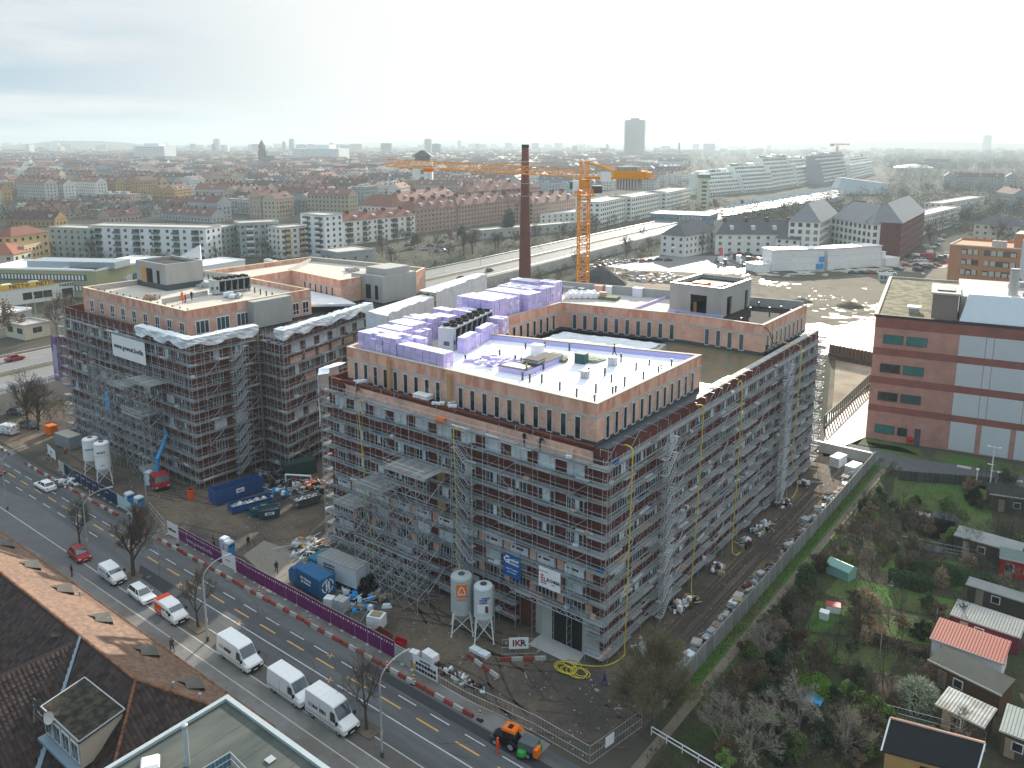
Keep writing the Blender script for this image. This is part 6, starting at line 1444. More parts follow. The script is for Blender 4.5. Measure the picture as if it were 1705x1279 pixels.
debris('dark brush and rubbish along the middle of the panel wall',7.2,40,.7,160,[C['bark'],C['twig'],C['deck2'],C['film']],.9,41,size=(.8,.3,.3),ry=34)
for p,lab,m in (((1395,775),'open trailer loaded with white sheeting at the far end of the site road',C['film']),((1420,790),'sunlit white covered crate stack at the far end of the site road',C['white'])):
    g=on(*p); bale(lab,g.x,g.y,R(80),3.2,2.0,1.8,m)
# ============================================================ FOREGROUND ROOFS
fh=thing('tiled_house','long house with a brown tiled hipped roof and pointed dormers at the lower left','house')
Ez,Rz,ye,yr,yb=6.3,12.0,-32.4,-40.3,-48.2
b=MB(); b.box(-84,-47.4,0,-15.0,-33.2,Ez-.1,mat('house_plaster',(.30,.27,.22),.9,.1,1)); b.build('wall',fh)
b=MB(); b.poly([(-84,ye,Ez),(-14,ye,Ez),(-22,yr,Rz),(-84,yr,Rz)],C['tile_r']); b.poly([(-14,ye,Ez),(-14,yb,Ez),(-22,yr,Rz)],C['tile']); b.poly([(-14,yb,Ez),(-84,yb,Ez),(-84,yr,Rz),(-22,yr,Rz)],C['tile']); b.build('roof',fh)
def tiles(par,o,u,v,nu,nv,su,sv,clip,m,name='roof_tiles',h=.05,lap=.05):
    "real tiles: origin o, unit vectors u along the eave, v up the slope"
    o=Vector(o);u=Vector(u).normalized();v=Vector(v).normalized();n=u.cross(v).normalized(); n=-n if n.z<0 else n
    q=MB(); q.mats=[m]; V=q.v;F_=q.f
    for j in range(nv):
        for i in range(nu):
            if not clip((i+.5)*su,(j+.5)*sv): continue
            c=o+u*(i*su)+v*(j*sv); e=rnd.uniform(-.008,.008); k=len(V)
            for a,z in ((0,.02),(.25,h+e),(.6,h*.8+e),(.94,.02)):
                p0=c+u*(a*su)+n*(z+.03); p1=c+u*(a*su)+v*(sv*1.05)+n*(z)
                V.append(tuple(p0)); V.append(tuple(p1))
            for a in range(3): F_.append((k+2*a,k+2*a+2,k+2*a+3,k+2*a+1))
            F_.append((k,k+2,k+4,k+6))
    q.m=[0]*len(F_); return q.build(name,par,kind='stuff')
sl=math.hypot(7.9,5.7); vf=(0,yr-ye,Rz-Ez); vbk=(0,yr-yb,Rz-Ez)
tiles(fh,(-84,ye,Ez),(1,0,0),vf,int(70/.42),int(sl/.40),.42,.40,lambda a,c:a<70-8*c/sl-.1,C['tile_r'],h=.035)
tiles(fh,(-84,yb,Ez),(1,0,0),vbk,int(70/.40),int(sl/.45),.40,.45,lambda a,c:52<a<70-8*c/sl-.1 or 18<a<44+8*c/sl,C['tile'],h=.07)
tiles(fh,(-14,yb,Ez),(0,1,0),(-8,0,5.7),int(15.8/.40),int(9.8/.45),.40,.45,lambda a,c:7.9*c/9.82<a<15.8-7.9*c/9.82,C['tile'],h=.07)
b=MB()
for p,q in (((-84,yr,Rz),(-22,yr,Rz)),((-22,yr,Rz),(-14,ye,Ez)),((-22,yr,Rz),(-14,yb,Ez)),((-84,ye-.02,Ez),(-14,ye-.02,Ez))):
    p=Vector(p)+Vector((0,0,.08));q=Vector(q)+Vector((0,0,.08));n=int((q-p).length/.42)
    for i in range(n):
        a=p.lerp(q,i/n);c=p.lerp(q,(i+.9)/n); b.tube(a,c,.15,6,mat('ridge_tile',(.20,.095,.055),.8,.2,2,island=.3),r2=.12)
b.build('ridge_tiles',fh,kind='stuff')
b=MB(); b.tube((-84,ye+.1,Ez-.08),(-14,ye+.1,Ez-.08),.09,6,C['steel']); b.box(-84,ye-.1,Ez-.25,-14,ye+.02,Ez-.02,C['wood']); b.build('gutter',fh)
# wing to the rear with its own ridge
b=MB(); wz=12.0
b.poly([(-32,yr,wz),(-32,-62,wz),(-24,-62,Ez),(-24,yb,Ez)],C['tile']); b.poly([(-32,-62,wz),(-32,yr,wz),(-40,yb,Ez),(-40,-62,Ez)],C['tile'])
b.build('wing_roof',fh)
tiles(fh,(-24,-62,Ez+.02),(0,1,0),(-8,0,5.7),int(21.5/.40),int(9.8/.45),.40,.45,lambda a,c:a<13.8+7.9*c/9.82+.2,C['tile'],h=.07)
b=MB(); b.box(-40,-62,0,-24,-47,Ez-.3,MATS['house_plaster']); b.build('wing_wall',fh)
b=MB(); b.hexa([(-32.1,yr-.1,wz+.08),(-31.9,yr-.1,wz+.08),(-24.1,-48.0,Ez+.25),(-24.6,-48.2,Ez+.25),(-32.1,yr-.1,wz+.16),(-31.7,yr-.1,wz+.16),(-23.8,-48.0,Ez+.33),(-24.6,-48.2,Ez+.33)],mat('blue_grey_sheet',(.22,.30,.36),.5,.1,2)); b.build('valley_gutter',fh)
for i,p in enumerate(((10,895),(54,935),(108,975),(172,1025),(248,1078),(322,1132))):
    g=at(*p,9.0); t_=(ye-g.y)/7.9; z=Ez+(ye-g.y)/7.9*5.7; q=MB()
    x,y=g.x,g.y
    gm=mat('grey_dormer_roof',(.12,.115,.10),.85,.25,1.5)
    q.poly([(x-.9,y-1.2,z+.95),(x-1.05,y+.45,z+.1),(x,y+.6,z+.8),(x,y-.8,z+.9)],gm); q.poly([(x+.9,y-1.2,z+.95),(x,y-.8,z+.9),(x,y+.6,z+.8),(x+1.05,y+.45,z+.1)],gm)
    q.poly([(x-1.05,y+.45,z-.32),(x+1.05,y+.45,z-.32),(x+1.05,y+.45,z+.1),(x,y+.6,z+.8),(x-1.05,y+.45,z+.1)],MATS['blue_grey_sheet']); dm=q.build('dormer',fh)
    q=MB(); q.box(x-.35,y+.5,z-.15,x+.35,y+.58,z+.25,C['glass_b']); q.build('pane',dm)
for p in ((130,965),(178,1020),(290,1155),(333,1160)):
    g=at(*p,9.5); z=Ez+(ye-g.y)/7.9*5.7; q=MB(); q.lathe((g.x,g.y,z-.2),[(.09,0),(.09,.7),(.15,.72),(.12,.85)],8,C['steel']); q.build('vent_pipe',fh)
# flat-topped dormer with black moss roof
K=[at(68,1177,11.2),at(141,1128,11.2),at(208,1181,11.2),at(131,1236,11.2)]
q=MB(); q.prism([(k.x,k.y) for k in K],11.0,11.2,mat('mossy_felt',(.018,.018,.016),.95,.3,1.5,fine=.5,col2=(.05,.045,.03),mix_scale=1.5)); dr_=q.build('dormer_roof',fh)
cen=sum((Vector((k.x,k.y)) for k in K),Vector((0,0)))/4; KI=[Vector((k.x,k.y)).lerp(cen,.06) for k in K]
q=MB(); q.prism([tuple(k) for k in KI],8.6,11.0,mat('cream_board',(.46,.42,.35),.8,.1,1)); db=q.build('dormer_body',fh)
q=MB(); 
for i in range(4):
    a,c=K[i],K[(i+1)%4]; q.tube((a.x,a.y,11.22),(c.x,c.y,11.22),.07,4,C['steel'])
q.build('edge_trim',dr_)
p0,p1=KI[0],KI[3]; d=(p1-p0); nn_=Vector((d.y,-d.x)).normalized(); nn_=nn_ if nn_.dot(p0-cen)>0 else -nn_; a=math.atan2(d.y,d.x)
for i in range(4):
    c=p0+d*((i+.5)/4)+nn_*.03; q=MB(); q.box(-.62,-.06,0,.62,0,1.7,C['white']); q.box(-.5,-.08,.12,-.05,-.06,1.55,C['glass_b']); q.box(.05,-.08,.12,.5,-.06,1.55,C['glass_b']); place('window',q.mesh('window'),db,(c.x,c.y,9.0),a)
q=MB(); c=p0+nn_*.7; e=p1+nn_*.7; q.prism([tuple(p0+nn_*.02),tuple(p1+nn_*.02),tuple(e),tuple(c)],8.5,8.75,MATS['blue_grey_sheet']); q.build('flashing_ledge',db)
q=MB(); g=[at(*p,9.0) for p in ((238,1210),(262,1193),(283,1177),(320,1196),(318,1204),(255,1230))]; q.prism([(k.x,k.y) for k in g],8.8,9.1,mat('zinc_sheet',(.30,.36,.39),.45,.12,1)); lt_=q.build('zinc_dormer',fh); q=MB(); g2=[at(*p,8.8) for p in ((243,1211),(283,1180),(316,1198),(257,1228))]; q.prism([(k.x,k.y) for k in g2],7,8.79,MATS['zinc_sheet']); q.build('cheek',lt_)
for p,lab in (((165,1257),'skylight'),((4,1205),'skylight')):
    g=at(*p,8.6); q=MB(); q.hexa([(g.x-.5,g.y-.7,8.1),(g.x+.7,g.y-.7,8.2),(g.x+.7,g.y+.6,9.0),(g.x-.5,g.y+.6,9.0),(g.x-.5,g.y-.75,8.3),(g.x+.7,g.y-.75,8.4),(g.x+.7,g.y+.55,9.2),(g.x-.5,g.y+.55,9.2)],C['frame']); s_=q.build('skylight',fh); q=MB(); q.hexa([(g.x-.4,g.y-.65,8.32),(g.x+.6,g.y-.65,8.42),(g.x+.6,g.y+.5,9.2),(g.x-.4,g.y+.5,9.2),(g.x-.4,g.y-.66,8.36),(g.x+.6,g.y-.66,8.46),(g.x+.6,g.y+.46,9.25),(g.x-.4,g.y+.46,9.25)],C['glass_b']); q.build('pane',s_)
# antenna rack
g=at(50,1150,12.2); t=thing('antenna_rack','antenna frame with a satellite dish on the dark tiled roof','antenna',(g.x,g.y,9.2)); q=MB()
for x in (0,3.2): q.tube((x,0,0),(x+.1,.2,2.2),.04,4,C['steel'])
q.tube((0,.1,1.6),(1.4,.1,1.3),.03,4,C['steel']); q.tube((1.4,.1,1.3),(3.2,.1,1.8),.03,4,C['steel']); q.tube((0,0,1),(3.2,0,1),.03,4,C['steel_d']); q.build('frame',t)
q=MB(); q.lathe((0,0,0),[(.05,0),(.45,.1),(.5,.16),(.44,.14),(.1,.06)],14,C['concrete_l']); place('dish',q.mesh('dish'),t,(3.3,.1,2.0),rot=(1.1,0,.4)); q=MB(); q.lathe((0,0,0),[(.05,0),(.36,.08),(.36,.1)],12,C['brick']); place('dish',q.mesh('dish'),t,(2.7,.3,2.1),rot=(1.0,0,-.4)); q=MB(); q.box(.7,-.1,1.7,1.2,-.02,2.7,C['base_d']); q.build('solar_plate',t)
g=at(95,1063,11); t=thing('satellite_dish','rusty satellite dish behind the wing ridge','antenna',(g.x,g.y,10.6)); q=MB(); q.lathe((0,0,.7),[(.05,0),(.5,.12),(.55,.2),(.45,.15)],14,C['bark']); q.build('dish',t); q=MB(); q.tube((0,0,-1),(0,0,.7),.04,4,C['steel']); q.build('mast',t)
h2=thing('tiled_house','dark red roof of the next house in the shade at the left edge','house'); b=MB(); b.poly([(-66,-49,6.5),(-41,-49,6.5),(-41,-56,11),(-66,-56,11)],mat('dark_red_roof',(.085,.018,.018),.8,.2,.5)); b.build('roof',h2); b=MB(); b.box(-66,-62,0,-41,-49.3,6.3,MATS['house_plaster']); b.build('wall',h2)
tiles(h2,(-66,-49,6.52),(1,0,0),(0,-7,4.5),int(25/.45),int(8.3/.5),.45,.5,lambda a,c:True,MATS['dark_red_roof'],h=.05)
# flat roof at the bottom
fr=thing('flat_roofed_house','dark green flat roof with pale coping at the bottom of the picture','house')
felt=mat('green_felt',(.055,.07,.066),.85,.3,.35,fine=.15,col2=(.09,.10,.09),mix_scale=.3,stretch=(1,.25,1))
b=MB(); b.box(-10.2,-75,0,18,-39.1,14.7,MATS['house_plaster']); b.build('wall',fr); b=MB(); b.box(-10.3,-75,14.7,18,-39.0,14.8,felt); 
for i in range(9): b.box(-10.2+i*3.1,-75,14.8,-10.1+i*3.1,-39.4,14.815,felt)
b.build('roof',fr)
zc=mat('pale_zinc_coping',(.36,.42,.44),.4,.1,1)
b=MB(); b.box(-10.55,-75,14.7,-10.2,-38.7,15.05,zc); b.box(-10.2,-39.1,14.7,18,-38.72,15.053,zc); b.build('coping',fr)
g=at(843-0,1,15); g=at(450,1265,14.85)
b=MB(); b.box(g.x-.3,g.y-.3,14.82,g.x+.3,g.y+.3,14.9,C['steel']); b.build('roof_vent',fr)
g=at(312,1270,15); t=thing('vent_stack','grey blue steel stack pipe rising at the flat roof edge','pipe',(g.x,g.y,14.8)); b=MB(); b.tube((0,0,0),(0,0,3.0),.17,10,zc); b.build('pipe',t); b=MB(); b.lathe((0,0,2.95),[(.2,0),(.24,.05),(.24,.2),(.1,.25)],10,C['steel']); b.build('cap',t)
g=at(250,1275,15.0); t=thing('roof_light','pair of domed roof lights at the bottom edge','roof light',(g.x,g.y,14.8),R(-30)); 
for k in (0,1.6): b=MB(); b.box(-.7+k,-.7,0,.7+k,.7,.35,C['base_d']); b.ob((k,0),1.25,1.25,.35,.6,0,C['white'],.8); b.build('dome',t)
rl=[at(*p,15.9) for p in ((330,1284),(383,1252),(420,1290))]; t=thing('roof_railing','pale steel railing enclosure at the bottom edge of the flat roof','railing',(0,0,0)); b=MB()
for i in range(2):
    p,q=rl[i],rl[i+1]
    for z in (15.9,15.35): b.tube((p.x,p.y,z),(q.x,q.y,z),.04,5,C['steel'])
    for u in range(9): c=p.lerp(q,u/8); b.tube((c.x,c.y,14.8),(c.x,c.y,15.9),.018 if u%4 else .04,4,C['steel'])
b.build('rails',t); b=MB(); p,q=rl[0],rl[1]; b.poly([(p.x,p.y,14.9),(q.x,q.y,14.9),(q.x,q.y,15.8),(p.x,p.y,15.8)],mat('blue_screen',(.05,.16,.22),.5,.1,1)); b.build('screen',t)
# ============================================================ BRICK BUILDING AT THE RIGHT
bb_=thing('brick_building','red brick building with turquoise windows and pale ribbed panels at the right','building',(3.4,92.4,0),R(10.2))
bk2=facade_mat('red_brick',(.52,.25,.195),(.47,.225,.175),(.42,.27,.22),.5,.16,.17,msize=.02); bk3=facade_mat('dark_band_brick',(.32,.105,.08),(.29,.095,.072),(.25,.12,.1),.5,.16,.16,msize=.02)
ribbed=mat('ribbed_panel',(.66,.68,.69),.55,.05,1)
b=MB(); b.box(0,0,0,60,50,24.3,bk2); b.build('wall',bb_)
for z0,z1 in ((22.3,24.3),(17.0,18.4),(11.3,12.7),(5.7,7.0)): b=MB(); b.box(-.02,-.03,z0,60,0,z1,bk3); b.build('brick_band',bb_)
b=MB(); b.box(-.3,-.1,24.3,60,.4,24.8,C['bitumen']); b.box(-.3,.4,24.3,.35,50,24.8,C['concrete_l']); b.box(.35,49.6,24.3,60,50,24.8,C['concrete_l']); b.build('coping',bb_)
b=MB(); b.box(.35,.4,24.3,60,49.6,24.4,mat('sedum_roof',(.07,.075,.03),.95,.3,.7,fine=.4,col2=(.22,.19,.12),mix_scale=.6)); b.build('green_roof',bb_)
def bwin(x,z,w_,h,mg,name='window'):
    b=MB(); b.box(x,-.1,z,x+w_,-.0,z+h,C['base_d']); o=b.build('window',bb_); b=MB(); b.box(x+.12,-.12,z+.12,x+w_/2-.05,-.1,z+h-.12,mg); b.box(x+w_/2+.05,-.12,z+.12,x+w_-.12,-.1,z+h-.12,mg); b.build('pane',o)
for x,z,mg in ((1.6,19.3,C['teal']),(5.6,19.3,C['teal']),(1.5,13.6,C['glass']),(5.5,13.6,C['teal']),(1.5,8.0,C['glass']),(5.5,8.0,C['glass_b']),(1.5,1.4,C['teal'])): bwin(x,z,3.5,1.75,mg)
bwin(5.5,1.4,1.7,1.7,C['glass'])
b=MB(); b.box(8.5,-.08,0,9.5,0,3.3,C['base_d']); d_=b.build('door',bb_); b=MB(); b.box(9.25,-.13,1.1,9.35,-.08,1.3,C['steel']); b.build('handle',d_)
b=MB(); b.lathe((7.8,-.35,.4),[(.1,0),(.5,.15),(.55,.8),(.4,1.2),(.05,1.3)],12,C['red']); b.build('red_tank',bb_)
for z0,z1 in ((18.4,22.3),(12.7,17.0),(7.0,11.3)):
    for x0,x1 in ((14.3,18.5),(18.62,19.75),(19.87,25.3),(25.42,26.7),(26.82,40)):
        b=MB(); b.box(x0,-.06,z0,x1,-.0,z1,ribbed); n=int((x1-x0)/.34)
        for i in range(n): b.box(x0+.05+i*.34,-.12,z0,x0+.2+i*.34,-.06,z1,ribbed)
        b.build('ribbed_panel',bb_)
for x0,x1 in ((14.3,18.5),(19.4,23.9),(24.8,29)):
    b=MB(); b.box(x0,-.06,.2,x1,0,5.7,ribbed)
    for i in range(int((x1-x0)/.34)): b.box(x0+.05+i*.34,-.12,.2,x0+.2+i*.34,-.06,5.7,ribbed)
    b.build('ribbed_panel',bb_)
# plant rooms on its roof
b=MB(); b.box(9.3,3.0,24.4,13.6,14,29.0,mat('taupe_clad',(.25,.19,.18),.7,.1,1)); b.box(9.0,2.8,29.0,13.9,14.2,29.35,C['concrete_l']); o=b.build('stair_house',bb_); b=MB(); b.box(10,5,29.35,13,10,29.6,C['base_d']); b.build('roof_light',o)
b=MB(); b.hexa([(14,1.4,24.5),(60,1.4,24.5),(60,5.5,24.5),(14,5.5,24.5),(15.2,4.2,29.3),(60,4.2,29.3),(60,5.6,29.3),(15.2,5.6,29.3)],mat('pale_blue_clad',(.66,.71,.74),.5,.06,1))
for i in range(80): b.hexa([(14.3+i*.5,1.3,24.5),(14.4+i*.5,1.3,24.5),(14.4+i*.5,1.5,24.5),(14.3+i*.5,1.5,24.5),(15.2+i*.5*.98,4.1,29.3),(15.3+i*.5*.98,4.1,29.3),(15.3+i*.5*.98,4.3,29.3),(15.2+i*.5*.98,4.3,29.3)],MATS['pale_blue_clad'])
b.build('sloped_screen',bb_)
b=MB(); b.box(14,5.6,24.4,60,28,28.6,C['concrete_l']); b.build('plant_room',bb_)
b=MB()
for i in range(34):
    x,y=rnd.uniform(22,50),rnd.uniform(8,26); b.box(x,y,28.6,x+rnd.uniform(.6,3),y+rnd.uniform(.5,2),28.6+rnd.uniform(.5,1.6),rnd.choice([C['steel'],C['white'],C['steel_d'],C['concrete_l']]))
for i in range(9): b.tube((22+i*3,8,28.6),(22+i*3,8,30.6),.05,4,C['steel'])
for z in (29.6,30.5): b.tube((22,8,z),(50,8,z),.05,4,C['steel'])
b.build('ducts',bb_,kind='stuff')
for x in (22.3,31.5): b=MB(); b.tube((x,7,28),(x,7,34.0),.75,14,C['concrete_l'],cap=True); b.tube((x,7,34.0),(x,7,34.2),.8,14,C['steel'],cap=True); b.build('exhaust_stack',bb_)
b=MB(); b.box(5.4,6.6,24.4,7.2,8.4,25.2,C['concrete_l']); b.box(5.1,6.3,25.2,7.5,8.7,25.6,C['white']); b.build('exhaust_fan',bb_)
b=MB(); b.box(26,30,28,60,30.3,36,mat('slate_blue_clad',(.13,.19,.25),.6,.08,1)); b.box(26,30.3,28,60,44,35.9,MATS['slate_blue_clad']); b.build('cooling_house',bb_)
# orange brick office behind it
g0=at(1582,408,15); g1=at(1705,416,15)
ob_=thing('brick_office','orange brick office building with rows of windows behind the turquoise-windowed one','building',(g0.x,g0.y,0),math.atan2(g1.y-g0.y,g1.x-g0.x)-.05)
obk=facade_mat('orange_brick',(.52,.22,.09),(.46,.19,.075),(.42,.23,.13),.9,.3,.08)
b=MB(); b.box(0,0,0,70,24,15,obk); b.build('wall',ob_); b=MB(); b.box(-.2,-.2,15,70,.3,15.5,C['coping']); b.box(-.2,.3,15,.3,24,15.5,C['coping']); b.box(.3,23.7,15,70,24,16,obk); b.build('coping',ob_)
b=MB(); b.box(22,6,15,70,20,20.5,obk); b.box(22,5.9,20.5,70,20.1,20.8,C['coping']); b.build('upper_storey',ob_); b=MB(); 
for i in range(3): b.box(14.5+i*1.8,4,15,16+i*1.8,6,17.5,C['steel'])
b.build('cooler',ob_)
for z in (11.6,7.4,3.2):
    for x,w_ in ((4.5,6.3),(12.6,11.6),(26,11),(39,11)):
        b=MB(); b.box(x,-.08,z,x+w_,-.0,z+2.3,C['glass']); o=b.build('window',ob_); n=int(w_/2.1); b=MB()
        for i in range(n):
            if rnd.random()<.75: b.box(x+.15+i*w_/n,-.13,z+.12,x+w_/n*(i+1)-.35,-.085,z+rnd.choice((2.2,1.7,2.2)),C['coping'])
        if b.v: b.build('blind',o)
# pale pole and small lamp by the paved lot
for (px_,py_,H,lab) in ((1646,828,8.6,'white floodlight mast on the dark paved lot'),(1624,816,3.4,'small white globe lamp on the dark paved lot')):
    g=at(px_,py_,0); t=thing('lamp_mast',lab,'lamp post',(g.x,g.y,0)); b=MB(); b.tube((0,0,0),(0,0,H),.1,6,C['white'],r2=.07); b.build('mast',t)
    b=MB(); 
    if H>5: b.tube((-.8,0,H),(.8,0,H),.05,4,C['white']); b.box(-1,-.1,H-.05,-.6,.1,H+.15,C['white']); b.box(.6,-.1,H-.05,1,.1,H+.15,C['white']); b.box(-.7,-.1,H-3,.2,.1,H-2.9,C['white'])
    else: b.lathe((0,0,H),[(.1,0),(.28,.2),(.2,.42),(.02,.5)],10,C['white'])
    b.build('lamp_head',t)
# sheet pile wall, ramp railing, pit kerbs
sp_=thing('sheet_pile_wall','rust brown sheet pile wall behind the sand pit','retaining wall'); q0=at(1378,596,0);q1=at(1456,612,0); n=26
for i in range(n):
    a=q0.lerp(q1,i/n);c=q0.lerp(q1,(i+1)/n); b=MB(); o_=.0 if i%2 else .6; b.hexa([(a.x,a.y+o_,0),(c.x,c.y+o_,0),(c.x,c.y+o_+.2,0),(a.x,a.y+o_+.2,0),(a.x,a.y+o_,3.8),(c.x,c.y+o_,3.8),(c.x,c.y+o_+.2,3.8),(a.x,a.y+o_+.2,3.8)],mat('rusty_pile',(.17,.095,.06),.85,.2,1)); b.build('pile',sp_)
b=MB(); b.tube(q0+Vector((0,0,1.2)),q1+Vector((0,0,1.2)),.25,4,C['steel_d']); b.build('waler',sp_); b=MB(); b.wall((q1.x,q1.y+.9),(q0.x,q0.y+.9),0,3.6,.2,MATS['rusty_pile']); b.build('backing',sp_)
q0=at(1372,712,0);q1=at(1447,640,0); rp_=thing('green_ramp_railing','long greenish post railing beside the wet ramp','railing'); n=22
for i in range(n+1):
    a=q0.lerp(q1,i/n); b=MB(); b.box(a.x-.12,a.y-.2,0,a.x+.12,a.y+.2,2.6,mat('green_grey_post',(.12,.17,.15),.6,.1,1)); b.build('post',rp_)
b=MB(); b.tube(q0+Vector((0,0,2.6)),q1+Vector((0,0,2.6)),.14,4,C['concrete_l']); b.tube(q0+Vector((0,0,.3)),q1+Vector((0,0,.3)),.2,4,C['concrete_l']); b.build('rail',rp_)
# ============================================================ MIDDLE DISTANCE
def flatblock(name,label,cat,p,q,depth,h,mw,floors=4,bay=3.2,mr=None,win=True,wm=None,group=None,par_h=.6,setback=False,balc=False,pitched=None,wsize=(1.4,1.4),z0=1.0,both=True,chim=0):
    """p,q: ends of the front edge on the ground (facing the camera), depth runs away"""
    p=Vector(p[:2]);q=Vector(q[:2]);d=q-p;L_=d.length;a=math.atan2(d.y,d.x)
    t=thing(name,label,cat,(p.x,p.y,0),a,group); mr=mr or C['concrete_l']
    b=MB(); b.box(0,0,0,L_,depth,h,mw); b.build('wall',t)
    if pitched:
        rh,mt=pitched; hip=min(depth*.5,6)
        b=MB(); o_=.5
        Q=[(-o_,-o_,h),(L_+o_,-o_,h),(L_+o_,depth+o_,h),(-o_,depth+o_,h)]
        if L_>=depth: A,B_=(hip,depth/2,h+rh),(L_-hip,depth/2,h+rh); b.poly([Q[0],Q[1],B_,A],mt); b.poly([Q[2],Q[3],A,B_],mt); b.poly([Q[3],Q[0],A],mt); b.poly([Q[1],Q[2],B_],mt)
        else: hip=min(L_*.4,6); A,B_=(L_/2,hip,h+rh),(L_/2,depth-hip,h+rh); b.poly([Q[1],Q[2],B_,A],mt); b.poly([Q[3],Q[0],A,B_],mt); b.poly([Q[0],Q[1],A],mt); b.poly([Q[2],Q[3],B_],mt)
        rf=b.build('roof',t)
        if chim:
            for i in range(chim):
                x=L_*(i+.5)/chim; b=MB(); b.box(x-.6,depth*.4,h+rh*.5,x+.6,depth*.6,h+rh+1.2,C['brick']); b.build('chimney',rf)
                b=MB(); b.hexa([(x+2,depth*.12,h+rh*.16),(x+4,depth*.12,h+rh*.16),(x+4,depth*.3,h+rh*.55),(x+2,depth*.3,h+rh*.55),(x+2,depth*.12,h+rh*.55),(x+4,depth*.12,h+rh*.55),(x+4,depth*.3,h+rh*.62),(x+2,depth*.3,h+rh*.62)],C['frame']); b.build('dormer',rf)
    else:
        b=MB(); b.box(-.15,-.15,h,L_+.15,.25,h+par_h,mr); b.box(-.15,depth-.25,h,L_+.15,depth+.15,h+par_h,mr); b.box(-.15,.25,h,.25,depth-.25,h+par_h,mr); b.box(L_-.25,.25,h,L_+.15,depth-.25,h+par_h,mr); b.box(.25,.25,h,L_-.25,depth-.25,h+.1,mr); b.build('roof',t)
    if win and floors:
        fh_=(h-z0)/floors; nb=max(1,int(L_/bay)); bw_=L_/nb; me=WINC.get((wsize,wm)); 
        if me is None:
            b=MB(); b.box(-wsize[0]/2-.1,-.06,-.1,wsize[0]/2+.1,0,wsize[1]+.1,C['frame']); b.box(-wsize[0]/2,-.1,0,-.05,-.06,wsize[1],wm or C['glass']); b.box(.05,-.1,0,wsize[0]/2,-.06,wsize[1],wm or C['glass']); me=b.mesh('window'); WINC[(wsize,wm)]=me
        tot=floors*nb; 
        if tot<=130:
            for f in range(floors):
                for i in range(nb): place('window',me,t,(bw_*(i+.5),0,z0+f*fh_+fh_*.25))
        else:
            b=MB()
            for f in range(floors):
                for i in range(nb):
                    x=bw_*(i+.5);z=z0+f*fh_+fh_*.25; b.box(x-wsize[0]/2,-.08,z,x+wsize[0]/2,0,z+wsize[1],wm or C['glass'])
            b.build('windows',t,kind='stuff')
        nd=max(1,int(depth/bay)); b=MB()
        for f in range(floors):
            for i in range(nd):
                y=depth*(i+.5)/nd;z=z0+f*fh_+fh_*.25
                b.box(L_,y-wsize[0]/2,z,L_+.08,y+wsize[0]/2,z+wsize[1],wm or C['glass']); b.box(-.08,y-wsize[0]/2,z,0,y+wsize[0]/2,z+wsize[1],wm or C['glass'])
        b.build('side_windows',t,kind='stuff')
    if balc:
        nb=max(2,int(L_/10))
        for i in range(nb):
            for f in range(floors):
                x=L_*(i+.5)/nb; z=z0+f*(h-z0)/floors; b=MB(); b.box(x-1.8,-1.3,z,x+1.8,0,z+.15,C['concrete_l']); b.box(x-1.8,-1.35,z+.15,x+1.8,-1.28,z+1.1,balc); b.box(x-1.6,-.05,z+.15,x+1.6,-.01,z+2.3,C['glass']); b.build('balcony',t)
    return t
WINC={}
pw_=mat('pale_grey_render',(.72,.75,.77),.8,.06,.3); cw=mat('cream_render',(.62,.57,.45),.85,.08,.3); gw=mat('grey_render',(.30,.33,.34),.85,.08,.3); yw=mat('ochre_render',(.60,.42,.19),.85,.1,.3); ww=mat('warm_white_render',(.72,.71,.66),.85,.06,.3); brw=facade_mat('brown_facade_brick',(.38,.25,.19),(.34,.22,.17),(.36,.26,.22),.9,.3,.06)
rt=mat('red_clay_roof',(.20,.08,.058),.85,.15,.3,stretch=(1,1,1)); rtb=mat('brown_clay_roof',(.20,.095,.07),.85,.15,.3); rs=mat('slate_roof',(.085,.09,.10),.7,.12,.3); rsp=mat('slate_lit_tint',(.20,.21,.22),.35,.12,.3)  # rsp: paler copy of the slate with sunlight put into its colour
# white apartments and their scaffolded neighbours
def e(px_,py_,h): g=at(px_,py_,h); return (g.x,g.y)
H_=16.5
flatblock('apartment_block','white five-storey apartment block with inset balconies and cluttered roof','apartment block',e(146,377,H_),e(342,381,H_),14,H_,pw_,5,4.2,balc=C['teal'])
flatblock('apartment_block','yellow ochre apartment house with attic gable left of the scaffolded block','apartment block',e(18,394,15),e(80,386,15),12,15,yw,4,3.6,pitched=(3.5,rt))
flatblock('apartment_block','grey-green block wrapped in scaffolding left of the white apartments','apartment block',e(82,381,15),e(146,380,16),12,15.5,mat('netted_grey',(.32,.39,.38),.8,.2,.5),5,3.4)
flatblock('apartment_block','netted grey-green block right of the white apartments','apartment block',e(343,384,15),e(396,376,15),13,15,MATS['netted_grey'],5,3.4)
flatblock('apartment_block','taller netted block with balconies in the middle of the row','apartment block',e(398,373,17),e(464,370,17),13,17,MATS['netted_grey'],5,3.2,balc=pw_)
flatblock('apartment_block','white block with yellowish stripes beside the netted block','apartment block',e(466,381,15),e(514,377,15),12,15,ww,5,3.2,balc=yw)
flatblock('apartment_block','tall pale grey block with bright balconies before the red-roofed row','apartment block',e(500,357,21),e(540,360,21),12,21,pw_,7,3.6,balc=C['white'])
flatblock('apartment_block','long four-storey block with red tiled roof and dark balcony columns','apartment block',e(540,372,13.5),e(691,358,13.5),12,13.5,ww,4,4.0,pitched=(4.2,rt),chim=5,balc=C['steel_d'])
